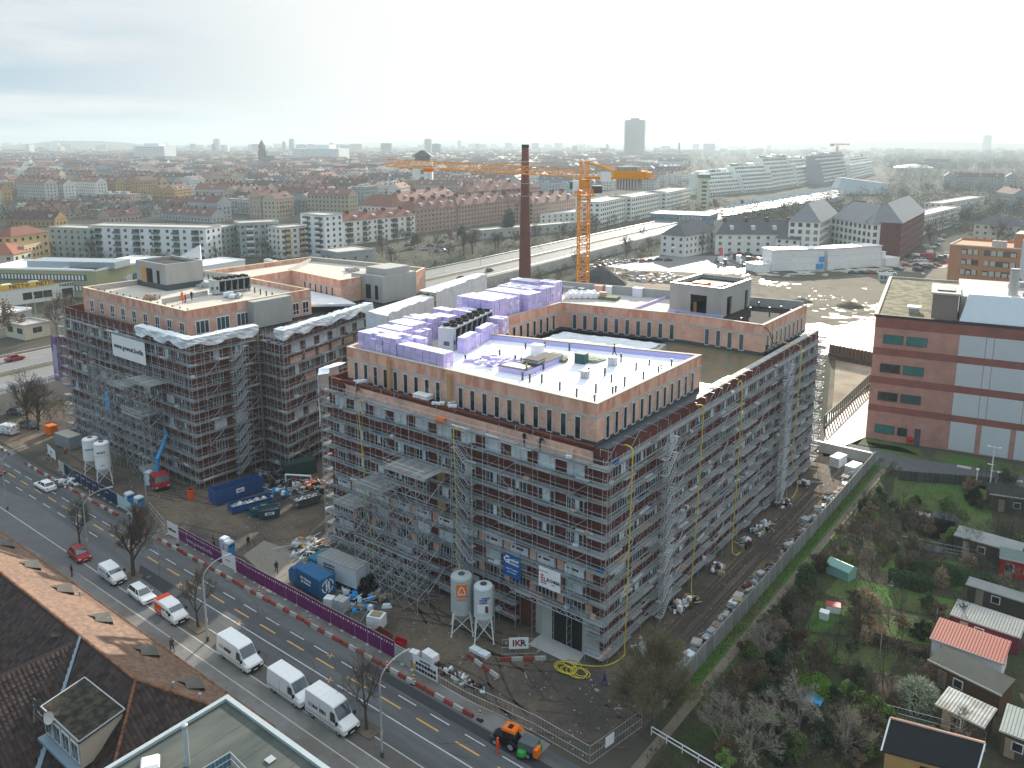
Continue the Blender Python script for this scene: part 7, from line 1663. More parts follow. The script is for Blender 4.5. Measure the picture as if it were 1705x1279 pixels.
for (x0,y0,x1,y1,h,ml,lab) in ((692,350,760,343,15,brw,'brown brick housing row with hipped red-brown roof, left part'),(762,343,846,334,15,brw,'brown brick housing row with hipped red-brown roof, centre part'),(848,334,880,331,15,brw,'brown brick housing row just left of the chimney'),(888,340,958,331,15,brw,'brown brick housing row between chimney and crane'),(665,336,760,325,15,brw,'second brown housing row behind the left part'),(780,320,900,311,15,brw,'far brown housing row behind the centre part')):
    flatblock('housing_row',lab,'housing row',e(x0,y0,h),e(x1,y1,h),15,h,ml,5,3.6,pitched=(6.5,rtb),chim=4)
flatblock('house','red hipped roof villa left of the brown housing rows','house',e(598,342,12),e(652,345,12),16,12,ww,3,3.6,pitched=(8,rt))
# square tower with hat roof
g=at(705,322,0); t=thing('square_tower','square pale tower with a dark pyramid hat standing beyond the brown rows','tower',(g.x,g.y,0),R(40)); b=MB(); b.box(-11,-11,0,11,11,36,ww); b.box(-12,-12,30,12,12,31,C['bitumen']); b.build('wall',t); b=MB(); b.box(-8,-8,36,8,8,41,C['brick']); 
for s in (-1,1): b.box(s*8.1,-6,36,s*8.2,6,40,C['glass'])
b.build('belfry',t); b=MB(); b.ob((0,0),23,23,41,48,0,C['bitumen'],.2); b.build('roof',t)
for k in range(3): b=MB(); b.box(-11.2,-2,6+k*8,-11,2,11+k*8,C['glass']); b.box(-2,-11.2,6+k*8,2,-11,11+k*8,C['glass']); b.build('window',t)
# distant church, high-rise, round tower
def spire(label,px_,py_,top,w_,m,mr,name='church'):
    g=at(px_,py_,0); H=57+ (237-top)/ (1342/((g-CAM).length)); t=thing(name,label,'church',(g.x,g.y,0),R(20)); b=MB(); b.box(-w_/2,-w_/2,0,w_/2,w_/2,H*.62,m); b.box(-w_/2-1,-w_/2-1,H*.60,w_/2+1,w_/2+1,H*.62,m); b.build('tower',t)
    b=MB(); b.ob((0,0),w_*.8,w_*.8,H*.62,H*.76,0,m); b.ob((0,0),w_*.95,w_*.95,H*.76,H,0,mr,.03); b.build('spire',t)
    for s in range(4): b=MB(); a=s*math.pi/2; b.ob((math.cos(a)*w_*.505,math.sin(a)*w_*.505),w_*.08,w_*.35,H*.42,H*.55,a,C['bitumen']); b.build('belfry_opening',t)
    b=MB(); b.hexa([(w_/2,-w_*.6,0),(w_*2.6,-w_*.6,0),(w_*2.6,w_*.6,0),(w_/2,w_*.6,0),(w_/2,-w_*.6,H*.28),(w_*2.6,-w_*.6,H*.28),(w_*2.6,w_*.6,H*.28),(w_/2,w_*.6,H*.28)],m); b.hexa([(w_/2,-w_*.7,H*.28),(w_*2.6,-w_*.7,H*.28),(w_*2.6,w_*.7,H*.28),(w_/2,w_*.7,H*.28),(w_/2,-.2,H*.45),(w_*2.4,-.2,H*.45),(w_*2.4,.2,H*.45),(w_/2,.2,H*.45)],mr); b.build('nave',t)
spire('dark brick church with pointed tower on the hazy left skyline',438,282,233,12,C['brick'],C['bitumen'])
spire('small pointed church far away beside the crane',1011,258,238,14,gw,rs)
g=at(1056,256,0); g=CAM+(g-CAM).normalized()*2800; wx,wy=g.x,g.y
t=thing('high_rise','hazy high-rise wrapped in scaffolding standing alone on the skyline','high-rise',(wx,wy,0),R(25)); b=MB(); b.box(-30,-30,0,30,30,130,mat('tower_grey',(.17,.18,.20),.8,.1,.02)); b.build('shaft',t); b=MB()
for k in range(30): b.box(-33,-33,4+k*4.2,33,33,4.6+k*4.2,C['steel'])
for i in range(12):
    for s in (-1,1): b.box(-33+i*6,s*33,0,-32.5+i*6,s*33.3,130,C['steel']); b.box(s*33,-33+i*6,0,s*33.3,-32.5+i*6,130,C['steel'])
b.build('scaffold_levels',t,kind='stuff'); b=MB(); b.box(-14,-14,130,14,14,136,C['steel_d']); b.tube((0,0,136),(0,0,150),.8,4,C['steel_d']); b.build('crown',t)
for px_,top,wd,dist,lab,m in ((1117,248,36,2600,'pale slab tower block right of the high-rise',pw_),(1131,238,6,2650,'slim steeple beside the pale slab block',gw),(713,232,26,3200,'pale twin block on the centre skyline, left',gw),(727,240,30,3000,'teal-grey block on the centre skyline, right',C['teal']),(361,232,28,4200,'low dome building on the left skyline',gw),(473,236,14,3600,'pointed roof on the left skyline',gw),(486,232,20,3600,'dark domed block on the left skyline',gw),(765,234,22,5200,'small block on the skyline left of the chimney',gw),(1643,226,40,5000,'pale block on the right skyline',gw),(258,243,90,2300,'wide pale low building in the haze at the left',pw_),(535,247,120,2100,'long pale hall in the haze right of the church',pw_)):
    dv=Vector((_f.x,_f.y,0)).normalized()*dist+_r*((px_-CX)/F*dist*.983); H=57+(237-top)/F*dist; t=thing('distant_building',lab,'building',(CAM.x+dv.x,CAM.y+dv.y,0),R(30)); b=MB(); b.box(-wd/2,-wd/3,0,wd/2,wd/3,H,m); b.build('wall',t); b=MB(); b.box(-wd/4,-wd/5,H,wd/4,wd/5,H+max(2,wd*.08),m); b.build('roof',t)
    b=MB(); n=max(3,int(wd/5))
    for k in range(int(H/5)):
        for i in range(n): b.box(-wd/2+wd*(i+.25)/n,-wd/3-.3,k*5+2,-wd/2+wd*(i+.75)/n,-wd/3,k*5+4,C['glass'])
    b.build('windows',t,kind='stuff')
# stepped white megastructure
mg=thing('terraced_megablock','very long stepped white residential block with green glass terraces in the right distance','apartment block')
def seg(px0,px1,yt0,yt1,yb0,yb1,floors,col):
    # ground points from base pixels, height from top pixels
    a=at(px0,yb0,0);c=at(px1,yb1,0); 
    da=(a-CAM).to_2d().length; Ha=57-(yt0-237)/F*da*.98; dc=(c-CAM).to_2d().length; Hc=57-(yt1-237)/F*dc*.98; H=(Ha+Hc)/2
    d=(c-a).to_2d(); L_=d.length; an=math.atan2(d.y,d.x)
    f=Vector((a.x,a.y)); nrm=Vector((-d.y,d.x)).normalized(); nrm=nrm if nrm.dot(Vector((_f.x,_f.y)))>0 else -nrm; sg=1 if Vector((-math.sin(an),math.cos(an))).dot(nrm)>0 else -1
    b=MB(); steps=floors
    for k in range(steps):
        z0=H*k/steps;z1=H*(k+1)/steps; off=k*1.3+(6 if k>=steps-2 else 0)
        b.box(0,sg*off,z0,L_,sg*(26),z1,col); b.box(0,sg*(off-.5),z1-.9,L_,sg*off,z1+.5,C['white'])
    o=b.build('stepped_wing',mg,loc=(f.x,f.y,0),rz=an); b=MB(); n=int(L_/6)
    for k in range(steps):
        z0=H*k/steps; off=k*1.3+(6 if k>=steps-2 else 0)
        for i in range(n): b.box(i*L_/n+1,sg*(off-.15),z0+.7,i*L_/n+L_/n-1,sg*off,z0+H/steps*.62,C['glass'] if (i+k)%5 else C['teal'])
    b.build('windows',o,kind='stuff')
    b=MB()
    for i in range(int(L_/14)): b.box(i*14,sg*14,H,i*14+8,sg*20,H+rnd.uniform(1.5,4),rnd.choice([C['white'],C['teal'],C['concrete_l']]))
    b.build('roof_structures',o)
mg['label']=mg['label']
ww2=mat('mega_white',(.76,.78,.72),.8,.06,.05)
seg(1182,1240,288,283,326,320,6,ww2); seg(1240,1288,276,272,321,316,7,ww2); seg(1288,1330,261,260,316,309,8,ww2); seg(1330,1368,262,263,310,302,7,ww2); seg(1372,1420,256,256,308,298,8,gw); seg(1420,1456,258,262,300,290,7,ww2)
g=at(1169,352,0); b=MB(); b.box(-4,-4,0,4,4,28,mat('cream_tower',(.62,.58,.42),.8,.06,.2)); 
for k in range(7): b.box(-2,-4.2,3+k*3.4,2,-4,4.5+k*3.4,C['glass'])
b.box(-4.6,-4.6,28,4.6,4.6,31,C['teal']); st_=place('stair_tower',b.mesh('stair_tower'),None,(g.x,g.y,0),R(38),'slim cream stair tower at the near end of the terraced block','tower')
b=MB(); q=px(1200,352,1400,316,1405,333,1225,366); b.prism(q,0,6,C['concrete_l'],mat('glass_hall_roof',(.15,.19,.205),1,.3,.05,spec=0)); dk_=b.build('parking_deck',label='long low deck with a grid of cars and glass along the terraced block',cat='car deck')
b=MB(); rr=random.Random(31)
for i in range(700):
    u,v=rr.random(),rr.random(); g=at(1205+u*190,357-u*33-v*12+6,6); b.ob((g.x,g.y),4.2,1.8,6.02,7.3,.3,rr.choice([C['steel_d'],C['white'],C['steel'],C['navy'],C['teal']]),.8)
b.build('deck_cars',dk_,kind='stuff')
# further long terraces left of it
for (x0,y0,x1,y1,h,lab) in ((1000,338,1050,328,17,'white terrace block right of the crane, front'),(1052,330,1110,320,17,'white terrace block right of the crane, middle'),(1110,322,1150,314,17,'white terrace block right of the crane, far end'),(1010,350,1060,345,9,'low white hall behind the motorway near the crane')):
    flatblock('terrace_block',lab,'apartment block',e(x0,y0,h),e(x1,y1,h),18,h,ww2,5,4,wsize=(2.2,1.4))
flatblock('sports_hall','blue-grey hall with white roof and big dark letters beside the motorway','hall',e(1083,356,9),e(1180,360,9),26,9,mat('hall_blue',(.13,.20,.24),.7,.1,.3),2,5,mr=C['white'],wsize=(3,1))
for o in [o for o in bpy.data.objects if o.name.startswith('sports_hall')]: text_on('HERTHA',4.2,C['steel'],o,(28,-.2,6.6),(math.pi/2,0,0))
flatblock('depot','low white flat building beside the motorway','hall',e(900,358,7),e(985,352,7),20,7,ww,2,5,mr=C['white'])
flatblock('depot','long grey retaining gallery along the motorway','hall',e(800,385,5),e(1000,368,5),10,5,C['concrete'],1,6)
for x0,y0,x1,lab in ((562,425,620,'flat grey pavilion behind the left block roof'),):
    flatblock('pavilion',lab,'pavilion',e(x0,y0-3,6),e(x1,y0-9,6),16,6,gw,1,5,mr=C['concrete_l'])
flatblock('apartment_block','small ochre house with balcony at the left edge in front of the red roofs','house',e(40,412,10),e(70,405,10),10,10,yw,3,3)
# dark roofed L-shaped houses and grey-roofed U-shaped office
flatblock('housing_row','white row with dark hipped roof, left wing of the L, before the plaza','housing row',e(1141,394,10.5),e(1195,385,10.5),14,10.5,ww,3,4,pitched=(6,rs))
flatblock('housing_row','white row with dark hipped roof, long wing of the L, before the plaza','housing row',e(1192,390,10.5),e(1335,391,10.5),14,10.5,ww,3,4.4,pitched=(7,rs),chim=4)
flatblock('house','small white gabled house with a dark roof at the end of the long wing','house',e(1330,400,9),e(1358,394,9),12,9,ww,3,3.6,pitched=(5,rs))
U=[('left wing of the U-shaped grey-roofed office',1366,371,1396,357,18,15),('centre wing of the U-shaped grey-roofed office',1392,363,1455,366,18,14),('right wing of the U-shaped grey-roofed office with tall windows',1452,374,1500,373,18,34)]
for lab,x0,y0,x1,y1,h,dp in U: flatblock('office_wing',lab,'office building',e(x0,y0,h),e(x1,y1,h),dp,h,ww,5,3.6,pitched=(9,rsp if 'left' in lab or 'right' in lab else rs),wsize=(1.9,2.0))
flatblock('office_wing','red brick end wing of the grey-roofed office at its right','office building',e(1502,372,19),e(1540,352,19),16,19,obk and C['brick'],5,4,pitched=(9,rsp),wsize=(.6,.8))
# white stacked container-like halls on the plaza
wc=mat('white_wall_clad',(.74,.76,.75),.7,.12,.4,stretch=(1,1,3))
b0=(1283,452);b1=(1370,450)
def cblock(label,x0,yb0,x1,yb1,h,levels,blue=False):
    a=at(x0,yb0,0);c=at(x1,yb1,0);d=c-a;L_=d.to_2d().length; t=thing('white_hall',label,'hall',(a.x,a.y,0),math.atan2(d.y,d.x))
    for k in range(levels):
        b=MB(); b.box(.05*k,.2*k,k*h/levels+.04,L_-.05*k,9-.1*k,(k+1)*h/levels-.04,wc); b.build('tier',t)
    b=MB(); b.box(-.2,0,h,L_+.2,9.2,h+.25,C['white']); b.build('roof',t)
    if blue: 
        for k in range(2): b=MB(); b.box(L_-4.3+k*1.6,-.1,k*h/levels+.3,L_-.3,.0+.2*k-.02+.02,(k+1)*h/levels-.3,C['blue2']); b.build('blue_door',t)
cblock('left half of the long white tiered hall on the plaza, with blue doors',1284,452,1372,449,9.5,3,True); cblock('right half of the long white tiered hall on the plaza',1378,449,1467,443,9.5,3)
cblock('two-tier end of the white hall on the right',1468,443,1474,442,6.4,2); cblock('single-tier low end of the white hall on the far right',1474,443,1497,441,3.4,1); cblock('small low white box left of the tiered hall',1258,454,1282,453,3.4,1)
g=at(1473,467,0); t=thing('kiosk','small pale green kiosk with pitched roof on the plaza','kiosk',(g.x,g.y,0),R(20)); b=MB(); b.box(-2.4,-1.6,0,2.4,1.6,2.4,mat('mint',(.32,.50,.42),.7,.1,1)); b.build('wall',t); b=MB(); b.poly([(-2.7,-1.9,2.4),(2.7,-1.9,2.4),(2.7,0,3.5),(-2.7,0,3.5)],C['concrete_l']); b.poly([(2.7,1.9,2.4),(-2.7,1.9,2.4),(-2.7,0,3.5),(2.7,0,3.5)],C['concrete_l']); b.build('roof',t); b=MB(); 
for x in (-1.4,0,1.4): b.box(x-.4,-1.66,.8,x+.4,-1.6,1.9,C['glass'])
b.build('window',t)
g=at(1203,447,0); t=thing('flagpole','white flagpole with a pink-red flag on the plaza','flagpole',(g.x,g.y,0)); b=MB(); b.tube((0,0,0),(0,0,11),.12,6,C['white']); b.build('pole',t); b=MB()
for i in range(5): b.box(-.2-i*.35,-.04+.08*(i%2),6,-.55-i*.35,.02+.08*(i%2),9.5,mat('flag_pink',(.62,.10,.12),.8,.05,1))
b.build('flag',t)
flatblock('housing_slab','long flat cream housing slab at the right, front row','housing row',e(1530,362,12),e(1600,345,12),12,12,ww,4,4,mr=C['concrete_l']); flatblock('housing_slab','long flat cream housing slab at the right, back row','housing row',e(1568,340,12),e(1640,328,12),12,12,ww,4,4,mr=C['concrete_l'])
flatblock('housing_slab','ochre house with grey mansard roof at the right edge','house',e(1622,372,11),e(1705,378,11),14,11,cw,3,4,pitched=(4,rs))
# round dome hall far right
g=at(1520,285,0); t=thing('round_hall','flat domed round hall far away at the right','hall',(g.x,g.y,0)); b=MB(); b.lathe((0,0,0),[(34,0),(34,7),(38,7),(26,11),(10,13),(1,14)],28,C['white']); b.build('dome',t); b=MB(); b.lathe((0,0,14),[(2,0),(2,2)],8,C['steel']); b.build('lantern',t)
b=MB(); g=at(1430,322,0); t=thing('tent_hall','pale translucent sloped hall before the terraced block','hall',(g.x,g.y,0),R(30)); b.hexa([(-30,-14,0),(30,-14,0),(30,14,0),(-30,14,0),(-22,-12,18),(26,-12,12),(26,12,12),(-22,12,18)],mat('milky_sheet',(.48,.55,.58),.5,.1,.2)); b.build('shell',t); b=MB(); 
for i in range(8): b.tube((-24+i*7,-12.3,17.2-i*.8),(-24+i*7,12.3,17.2-i*.8),.3,4,C['white'])
b.build('ribs',t)
# yellow second crane over the terraced block
g=at(1390,300,0); dd=(g-CAM).to_2d().length; hh=57-(240-237)/F*dd; t=thing('tower_crane','small distant yellow crane above the terraced block','crane',(g.x,g.y,0)); b=MB(); lattice(b,(0,0,0),(0,0,hh-2),2.4,16,C['crane'],.35,r2=.2); b.build('mast',t); b=MB(); lattice(b,jd*-8+Vector((0,0,hh)),jd*18+Vector((0,0,hh)),1.6,8,C['crane'],.35,r2=.2); b.build('jib',t); b=MB(); m_=jd*-8; b.ob((m_.x,m_.y),5,3,hh-3,hh+1,0,C['concrete_l']); b.build('counterweight',t)
# ---- left: olive office, supermarket with yellow fascia, glass hall, white sail wall
olive=mat('olive_clad',(.36,.37,.20),.7,.08,.5)
t=flatblock('olive_office','olive green two-storey office with two long window bands','office building',e(-30,448,10),e(160,452,10),22,10,olive,0,4,mr=C['white'],win=False)
Lo=(Vector(e(160,452,10))-Vector(e(-30,448,10))).length
for z in (2.6,6.6):
    b=MB(); b.box(6,-.12,z-.25,Lo-4,-.02,z+2.0,C['base_d']); o=b.build('window_band',t)
    for i in range(26):
        x=6.5+i*(Lo-11)/26; b=MB(); b.box(x,-.2,z,x+(Lo-11)/52,-.12,z+1.75,C['white']); b.build('blind',o)
b=MB(); b.box(14,6,10,50,16,12.5,MATS['zinc_sheet']); b.build('roof_plant',t)
flatblock('olive_office','olive green wing receding behind the office toward the right','office building',e(160,452,10),e(275,430,10),16,10,olive,0,4,mr=C['white'],win=False)
g0=at(-14,514,0); g1=at(132,494,0); L_=(g1-g0).length; t=thing('supermarket','low white supermarket with yellow fascia and a parking entrance','supermarket',(g0.x,g0.y,0),math.atan2(g1.y-g0.y,g1.x-g0.x))
b=MB(); b.box(0,0,0,L_,24,6,ww); b.build('wall',t); b=MB(); b.box(-.3,-.4,6,L_*.72,0,7.6,C['line_y'] if 0 else mat('yellow_fascia',(.80,.48,.01),.5,.05,1)); fa=b.build('fascia',t)
for x in (L_*.32,L_*.62): text_on('NETTO',2.0,C['black'],t,(x,-.45,6.8),(math.pi/2,0,0))
text_on('PARKEN',1.5,dk,t,(L_*.87,-.1,5.1),(math.pi/2,0,0))
b=MB(); b.box(L_*.8,-.1,0,L_*.93,0,3.8,C['black']); b.build('garage_gate',t)
for x in (.35,.47,.58): b=MB(); b.box(L_*x,-.08,1.5,L_*x+3,0,4,C['glass']); b.build('window',t)
b=MB(); b.box(0,.2,6,L_,24,6.3,mat('moss_roof',(.085,.095,.04),.95,.3,.2)); 
for i in range(5): b.box(6+i*9,6,6.3,9+i*9,8,6.9,C['white'])
b.build('green_roof',t)
t=thing('glass_hall','glass roofed hall of slanted ribs left of the lift tower','hall',(*e(130,470,0),0),R(20)); g=at(190,462,3); t.location=(g.x,g.y,0)
for i in range(7): b=MB(); b.hexa([(-18+i*1,-12+i*3.6,0),(18,-12+i*3.6,0),(18,-9.2+i*3.6,0),(-18+i*1,-9.2+i*3.6,0),(-18+i*1,-12+i*3.6,4.4),(18,-12+i*3.6,5.4),(18,-9.2+i*3.6,6.6),(-18+i*1,-9.2+i*3.6,5.6)],C['glass_b'] if i%2 else MATS['milky_sheet']); b.build('rib',t)
t=thing('sail_wall','white curved sail-shaped wall with a small round logo behind the lift tower','building',(0,0,0)); a=at(302,455,5);c=at(336,455,5); d=(c-a); an=math.atan2(d.y,d.x); t.location=(a.x,a.y,0); t.rotation_euler=(0,0,an); L_=d.length; b=MB()
b.hexa([(0,0,0),(L_,0,0),(L_,1,0),(0,1,0),(0,0,12),(L_,0,16.5),(L_,1,16.5),(0,1,12)],C['white']); b.build('wall',t); b=MB(); b.lathe((0,0,0),[(.9,0),(.9,.1)],14,C['navy']); o=place('logo',b.mesh('logo'),t,(L_*.4,-.02,10.6),rot=(math.pi/2,0,0)); text_on('CINEMA',.9,dk,t,(L_*.72,-.1,10.9),(math.pi/2,0,0)); text_on('BERLIN',.9,dk,t,(L_*.70,-.1,9.7),(math.pi/2,0,0))
t=flatblock('white_annex','long low white building with dark letters behind the left block','hall',e(322,448,8),e(408,434,8),14,8,C['white'],0,4,win=False,mr=C['white']); text_on('BOWLING',1.8,dk,t,(14,-.1,5.6),(math.pi/2,0,0))
flatblock('flat_shed','low flat white-roofed building at the left edge below the supermarket','hall',e(-10,530,4),e(52,515,4),20,4,gw,1,5,mr=C['white']); flatblock('flat_shed','low building with blue plinth and wide windows beside the motorway','hall',e(40,545,4),e(82,537,4),10,4,cw,1,4,mr=C['concrete_l'],wsize=(2.6,1.6))
flatblock('house','orange tiled hipped roof at the left edge above the olive office','house',e(-30,424,8),e(22,424,8),14,8,cw,2,4,pitched=(5,mat('orange_clay_roof',(.30,.12,.065),.85,.1,.3)))
# ============================================================ TREES
def grow(b,seed,H,levels=4,spread=.5,m=None,tw=None,r0=None,first=.3,kids_=4,twn=3,leafm=None,leafn=0,ls=.25,tr_only=False,leafb=None):
    rr=random.Random(seed); m=m or C['bark']; tw=tw or C['twig']; r0=r0 or H*.022
    def br(p,d,L_,r,lv):
        q=p+d*L_; (trunk if lv==levels else b).tube(p,q,r,5 if lv>=levels-1 else 3,m,r2=r*.62)
        if lv==0:
            for _ in range(twn):
                e=q+(d+Vector((rr.gauss(0,.5),rr.gauss(0,.5),rr.gauss(.1,.4)))).normalized()*L_*rr.uniform(.5,1.1); s=(e-q).cross(Vector((rr.random(),rr.random(),rr.random()))).normalized()*max(.012,r*.9)
                b.poly([q-s,q+s,e],tw)
            if leafm:
                for _ in range(leafn):
                    c=q+Vector((rr.gauss(0,1),rr.gauss(0,1),rr.gauss(0,1)))*L_*.5; u=Vector((rr.gauss(0,1),rr.gauss(0,1),rr.gauss(0,1))).normalized()*ls; v=u.orthogonal().normalized()*ls*.7; (leafb or b).poly([c-u,c+v,c+u,c-v],leafm)
            return
        n=kids_ if lv>1 else kids_
        for i in range(n):
            t=first+ (1-first)*(i+rr.random())/n if lv==levels else rr.uniform(.35,1)
            c=p+d*L_*t; az=rr.uniform(0,6.28) if lv<levels else i*2.4+rr.random(); tilt=rr.uniform(.45,1.0)*spread*2 if lv==levels else rr.uniform(.4,.9)
            o=d.orthogonal().normalized(); o.rotate(Matrix.Rotation(az,3,d)); nd=(d*math.cos(tilt)+o*math.sin(tilt)+Vector((0,0,.18))).normalized()
            br(c,nd,L_*rr.uniform(.5,.68),r*.5,lv-1)
        br(q,(d+Vector((rr.gauss(0,.12),rr.gauss(0,.12),.1))).normalized(),L_*.62,r*.6,lv-1)
    trunk=MB(); br(Vector((0,0,-.1)),Vector((rr.gauss(0,.03),rr.gauss(0,.03),1)).normalized(),H*.42,r0,levels); return trunk
def tree_proto(seed,H,levels,label='',cat='tree',name='bare_tree',**k):
    t=thing(name,label,cat); b=MB(); lf=MB() if k.get('leafm') else None
    tr=grow(b,seed,H,levels,leafb=lf,**k); tr.build('trunk',t); b.build('crown',t)
    if lf and lf.v: lf.build('leaves',t)
    return proto(t)
def put(p,x,y,z,label,group=None,s=1.0,rz=None,first=False):
    return dup(p,(x,y,z),rnd.uniform(0,6.28) if rz is None else rz,label,group,s)
# near street trees (own shapes)
near=[((133,910),7.5,31,'slender bare tree beside the red car'),((222,960),10.5,32,'large spreading bare tree between the red car and the small van'),((330,1045),8.0,33,'young bare tree with a slim trunk in the sunlit patch'),((611,1216),8.5,35,'bare tree near the last van before the street lamp')]
for (p,H,s_,lab) in near:
    g=on(*p); t=thing('bare_tree',lab,'tree',(g.x,g.y,.08)); b=MB(); big='large' in lab
    tr=grow(b,s_,H,5 if big else 4,kids_=4,spread=.62 if big else .42,first=.45,twn=5 if big else 3,r0=.30 if big else .16); tr.build('trunk',t); b.build('crown',t)
    q=MB(); q.ob((0,0),2.6,1.7,-.02,.06,0,C['dirt']); q.build('tree_pit',t)
t=thing('bare_tree','broad budding willow-like tree at the front right corner of the site','tree',(8.9,-5.2,0)); b=MB(); tr=grow(b,77,11.5,5,kids_=5,spread=.6,first=.08,twn=5,tw=C['twig_y'],m=mat('grey_bark',(.11,.10,.065),.95,.2,2),r0=.2); tr.build('trunk',t); b.build('crown',t)
t=thing('bare_tree','second budding bush-like tree behind the broad one at the corner','tree',(8.6,-.6,0)); b=MB(); tr=grow(b,78,7.5,5,kids_=4,spread=.7,first=.05,twn=4,tw=C['twig_y'],m=MATS['grey_bark'],r0=.14); tr.build('trunk',t); b.build('crown',t)
PT=[tree_proto(101,12,4,kids_=4,spread=.5,twn=5),tree_proto(102,9.5,4,kids_=4,spread=.6,twn=5),tree_proto(103,14,4,kids_=4,spread=.42,twn=5),tree_proto(104,8,4,kids_=4,spread=.7,twn=5,first=.1,tw=mat('pale_twigs',(.34,.31,.25),.9,.15,1),m=mat('pale_bark',(.22,.20,.16),.9,.2,1))]
PR=tree_proto(105,9,3,name='russet_tree',kids_=4,spread=.6,twn=3,leafm=C['rust'],leafn=7,ls=.22)
PE=tree_proto(106,13,3,name='evergreen_tree',kids_=5,spread=.35,first=.05,twn=2,leafm=C['leaf'],leafn=16,ls=.35)
PB=tree_proto(107,4.2,3,name='bare_bush',cat='bush',kids_=5,spread=.8,first=.0,twn=6,r0=.05)
PBR=tree_proto(108,2.6,3,name='russet_bush',cat='bush',kids_=5,spread=.8,first=.0,twn=3,leafm=C['rust'],leafn=12,ls=.09,r0=.04)
PBG=tree_proto(109,2.4,3,name='green_bush',cat='bush',kids_=5,spread=.8,first=.0,twn=2,leafm=C['leaf'],leafn=22,ls=.11,r0=.04)
PBY=tree_proto(110,2.2,3,name='yellow_green_bush',cat='bush',kids_=5,spread=.8,first=.0,twn=2,leafm=C['leaf_l'],leafn=16,ls=.10,r0=.03)
PROT=PT+[PR,PE,PB,PBR,PBG,PBY]
# motorway embankment and yards: individual trees
GE='bare trees on the motorway embankment'
nt_=0
hwx=lambda y: np.interp(y,[q[1] for q in HWL],[q[0] for q in HWL])
for i in range(58):
    y=rnd.uniform(-30,60) if i<22 else rnd.uniform(60,420); x=hwx(y)+rnd.uniform(3,17 if i<22 else 24); 
    if -126<x and y<62 and x>-128: x=-131
    put(rnd.choice(PT+[PB,PB]),x,y,0,'bare tree or scrub on the near slope of the motorway',GE,rnd.uniform(.6,1.0))
for i in range(52):
    y=rnd.uniform(60,430); x=hwx(y)-31-rnd.uniform(3,34); put(rnd.choice(PT+[PB,PT[1]]),x,y,0,'bare tree on the far side of the motorway','bare trees beyond the motorway',rnd.uniform(.7,1.1))
for i in range(14):
    g=at(rnd.uniform(650,880),rnd.uniform(405,425),0); put(rnd.choice([PR,PT[0],PB]),g.x,g.y,0,'russet or bare tree in the green before the pavilion','trees before the pavilion',.9)
for (x,y,k,s_,lab) in ((845,392,PE,1.25,'tall dark conifer before the brown housing rows'),(700,385,PR,1.2,'orange leafed tree left of the motorway ramp'),(1070,400,PR,.9,'orange-brown tree where the motorway leaves the picture'),(690,412,PE,.6,'dark green tree beside the tennis roof'),(18,560,PR,1.3,'round russet tree at the left edge'),(95,560,PT[2],1.0,'tall bare tree left of the left block'),(112,540,PT[0],.9,'second bare tree left of the left block'),(770,405,PE,.8,'green tree cluster before the brown rows'),(270,408,PT[1],.8,'bare tree in the yard of the white apartments'),(1190,350,PR,1.2,'orange tree beside the big lettered hall'),(1240,420,PR,1.0,'orange-red tree before the dark roofed row'),(1235,350,PE,.7,'dark conifer left of the U-shaped office'),(1305,358,PE,.7,'second dark conifer left of the U-shaped office')):
    g=at(x,y,0); put(k,g.x,g.y,0,lab,None,s_)
for i in range(60):
    g=at(rnd.uniform(20,640),rnd.uniform(392,440),0); put(rnd.choice(PT),g.x,g.y,0,'bare tree in front of the apartment row','bare trees in front of the apartment row',rnd.uniform(.7,1.0))
for i in range(50):
    g=at(rnd.uniform(1120,1560),rnd.uniform(400,424),0); put(rnd.choice(PT+[PR]),g.x,g.y,0,'street tree along the plaza edge','street trees along the plaza edge',rnd.uniform(.6,.9))
for i in range(30):
    g=at(rnd.uniform(1540,1705),rnd.uniform(320,420),0); put(rnd.choice(PT),g.x,g.y,0,'bare tree in the hazy park at the right','bare trees in the hazy park at the right',rnd.uniform(.9,1.3))
# ============================================================ CARS FAR AWAY
cc=[wcar,C['steel_d'],rcar,C['steel'],C['navy'],C['white']]
minis=[]
for i,m in enumerate(cc):
    t=thing('parked_car','parked car','car'); b=MB(); loft(b,[sec(x,.9,.25,z,min(.72,z-.08),.8) for x,z in ((-2.1,.7),(-1.9,.9),(1.2,.92),(2.0,.75),(2.1,.5))],m); b.build('body',t)
    b=MB(); loft(b,[[(-1.5,-.75,.9),(-1.5,.75,.9),(-1.1,.6,1.42),(-1.1,-.6,1.42)],[(1.0,-.75,.9),(1.0,.75,.9),(.3,.6,1.42),(.3,-.6,1.42)]],C['glass']); b.build('windows',t)
    b=MB(); b.box(-1.15,-.6,1.42,.3,.6,1.47,m); b.build('roof',t)
    b=MB()
    for x in (-1.3,1.3):
        for s in (-1,1): b.tube((x,s*.7,.3),(x,s*.92,.3),.3,8,C['black'],cap=True)
    b.build('wheels',t); minis.append(proto(t))
def mini(px_,py_,rz,lab,grp,z=0):
    g=at(px_,py_,z); return dup(rnd.choice(minis),(g.x,g.y,z),rz,lab,grp)
for i in range(30):
    mini(rnd.uniform(1190,1340),rnd.choice((418,424,434))+rnd.uniform(-1,1),rnd.uniform(-.3,.3),'parked car on the crowded lot behind the flagpole','cars on the lot behind the flagpole')
for i in range(9): mini(1000+i*14+rnd.uniform(-2,2),438-i*.5+rnd.uniform(-1,1),R(60)+rnd.uniform(-.1,.1),'parked car in the sunny row beyond the crane','cars parked beyond the crane')
for i in range(5): mini(985+i*9,446-i*2,R(10),'car parked by the dark gravel heap','cars by the gravel heap')
for i in range(5): mini(1420+i*16,456,R(10+i*3),'car parked before the white tiered hall','cars before the white tiered hall')
